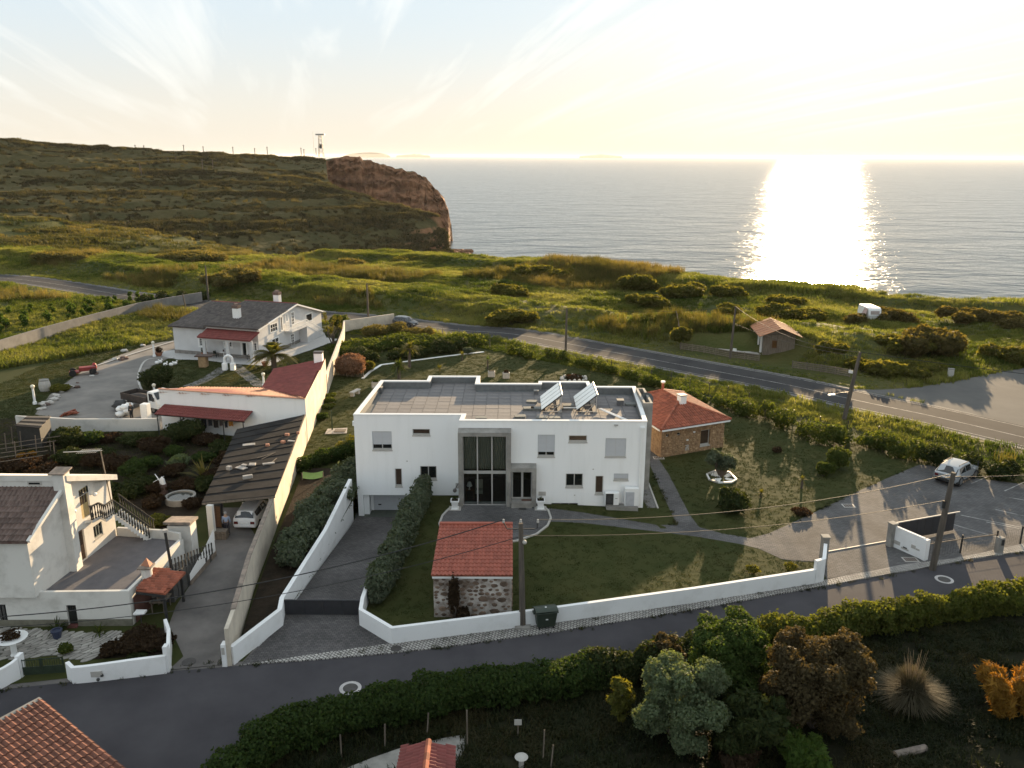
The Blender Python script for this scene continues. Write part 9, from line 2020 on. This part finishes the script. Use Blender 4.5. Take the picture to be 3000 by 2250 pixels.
BUILT=[[(c.x,c.y)for c in(c0,c1,c2,c3)],PATH,COURT,PL,FC,RAMP,OUT,[(-4.6,43),(0.1,43),(0.1,49.2),(-4.6,49.2)],NY,pa,[A,B,C,C2,V_,A2],[tuple(q)for q in(P0,P1,(-42,50),(-42,41))],[tuple(FL),tuple(FL+u*WID),tuple(FL+u*WID+v*DEP),tuple(FL+v*DEP)]]
xy=np.stack([rgn.uniform(-60,58,170000),rgn.uniform(40,128,170000)],1)
k=(in_poly(xy,north_e)|in_poly(xy,north_w))&visible_fan(xy)
for pg in BUILT:k&=~in_poly(xy,[(p[0],p[1])for p in pg])
k&=~in_poly(xy,[tuple(q)for q in CL])&~in_poly(xy,pg if False else cp_)&~((xy[:,0]<-15)&(xy[:,1]<60)&(xy[:,0]>-31))&(line_d(xy,ROAD)>4)&~in_poly(xy,[(p.x,p.y)if hasattr(p,'x')else tuple(p)for p in PV])
xy=xy[k][:52000];pts=np.array([(x,y,yard_z(x,y)-.01)for x,y in xy])
wild=np.clip((line_d(xy,ROAD)-3)/5,0,1);wild=np.where(wild<1,1.0+3.5*(1-wild),1.0);wild=np.where(xy[:,0]<-26,wild*1.5,wild)
scatter('lawn_grass',pts,wild*rgn.uniform(.6,1.3,len(xy)),[tuft('lawn_tuft',GL,.05,.22,22,.016,40+s,.9)for s in range(4)],3,'short mown lawn grass round the houses','grass')
xy=np.stack([rgn.uniform(-25,62,60000),rgn.uniform(50,128,60000)],1);dr=line_d(xy,ROAD);k=(dr>4.0)&(dr<10.5)&in_poly(xy,YARD)&visible_fan(xy)&~in_poly(xy,[tuple(p)for p in COURT]);xy=xy[k][:9000]
scatter('verge_grass',np.array([(x,y,-.1 if not in_poly(np.array([[x,y]]),north_e)[0]else-.02)for x,y in xy]),rgn.uniform(.5,1.1,len(xy)),[tuft('verge_tuft',GF,.36,.5,26,.026,50+s,.7)for s in range(4)],4,'rough sunlit grass on the verge of the coast road','grass')
xy=np.stack([rgn.uniform(-14,48,40000),rgn.uniform(22,46,40000)],1);k=in_poly(xy,[(p[0],p[1])for p in LN]+[(60,0),(-40,0)])&visible_fan(xy)&~in_poly(xy,[tuple(q)for q in sl2]);xy=xy[k];dn=np.array([nz2(x,y,.25,8)for x,y in xy]);xy=xy[rgn.random(len(xy))<np.clip(.5+dn,.1,1)][:14000]
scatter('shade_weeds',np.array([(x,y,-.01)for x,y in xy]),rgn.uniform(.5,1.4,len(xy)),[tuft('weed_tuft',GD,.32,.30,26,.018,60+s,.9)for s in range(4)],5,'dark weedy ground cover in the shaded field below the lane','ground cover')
ee=[]
for pl,off,dn_ in((BW[:4],-.28,5),([(q[0],q[1])for q in LF[2:8]],.1,3),([(q[0],q[1])for q in PV[11:19]],-.08,3),([(-8.6,42.2),(-6.5,40.3)],-.2,4),([tuple(q)for q in CL[:6]],-.15,3),([tuple(q)for q in PATH[:9]],0,5),([tuple(q)for q in COURT[:8]],0,4),([(q[0],q[1])for q in LN[3:9]],.05,6)):
 for i in range(len(pl)-1):
  a_,b_=Vector(pl[i][:2]),Vector(pl[i+1][:2]);nn_=(b_-a_).normalized();nn_=Vector((-nn_.y,nn_.x))
  for k in range(int((b_-a_).length*dn_)):
   t_=rr_s.random()if 'rr_s' in globals()else random.random();q=a_.lerp(b_,t_)
   if nz2(q.x,q.y,.5,3)>-.15:q=q+nn_*(-off+random.Random(k*7+i).gauss(0,.10));ee.append((q.x,q.y,0.0))
scatter('edge_weeds',ee,[random.Random(i).uniform(.25,.9)for i in range(len(ee))],[tuft('edge_tuft',GD if s%2 else GL,.26,.20,20,.014,160+s,.9)for s in range(4)],15,'small weeds along the wall feet, kerbs and lane edges','weeds')
MH=leafmat('hill_scrub_leaf',(.020,.023,.008),(.058,.052,.020),.4,scale=.02)
def scrub_ball(seed,flat):
 q=crown([((0,0,.5*flat),(1,1,.75*flat)),((.8,.3,.3*flat),(.6,.6,.5*flat)),((-.5,.6,.3*flat),(.6,.5,.5*flat))],7,.55,seed,.4);return bpy.data.objects.new('scrub_ball',np_mesh('scrub_ball',q,4,MH))
pp,ss=[],[]
rr_s=random.Random(77)
while len(pp)<21000:
 a,b=rr_s.random(),(rr_s.randint(0,9)+min(.999,max(0,rr_s.gauss(.55,.2))if rr_s.random()<.6 else rr_s.random()))/10*.93;p=hillpt(a*.995,b);d=nz2(p.x*.5,p.z*5,.02,2)+.5*nz2(p.x,p.y,.06,5)
 if rr_s.random()<.45+d:pp.append(tuple(p));ss.append(rr_s.uniform(.5,1.4)*(1.4 if d>.25 else 1))
scatter('hill_scrub',pp,ss,[scrub_ball(80+s,.8)for s in range(4)]+[tuft('hill_tuft',grassmat('hill_blades',(.024,.027,.010),(.050,.048,.018),(.100,.085,.034),.45,scale=.02),1.7,1.7,40,.10,85+s,.6)for s in range(6)],6,'dark scrub and old terraces covering the headland slope','scrub')
pp,ss=[],[]
while len(pp)<6000:
 a,b=rr_s.random(),rr_s.random()*.98;p=spurpt(a,b);d=nz2(p.x,p.z*6,.03,12)
 if rr_s.random()<.4+d:pp.append(tuple(p));ss.append(rr_s.uniform(.8,1.7)*(1.6 if d>.3 else 1))
scatter('spur_grass',pp,ss,[tuft('spur_tuft',grassmat('spur_blades',(.026,.036,.010),(.058,.064,.018),(.13,.112,.040),.5,scale=.03),1.0,1.1,34,.06,90+s,.7)for s in range(4)],7,'rough grass and reeds on the terraced spur in the valley','grass')
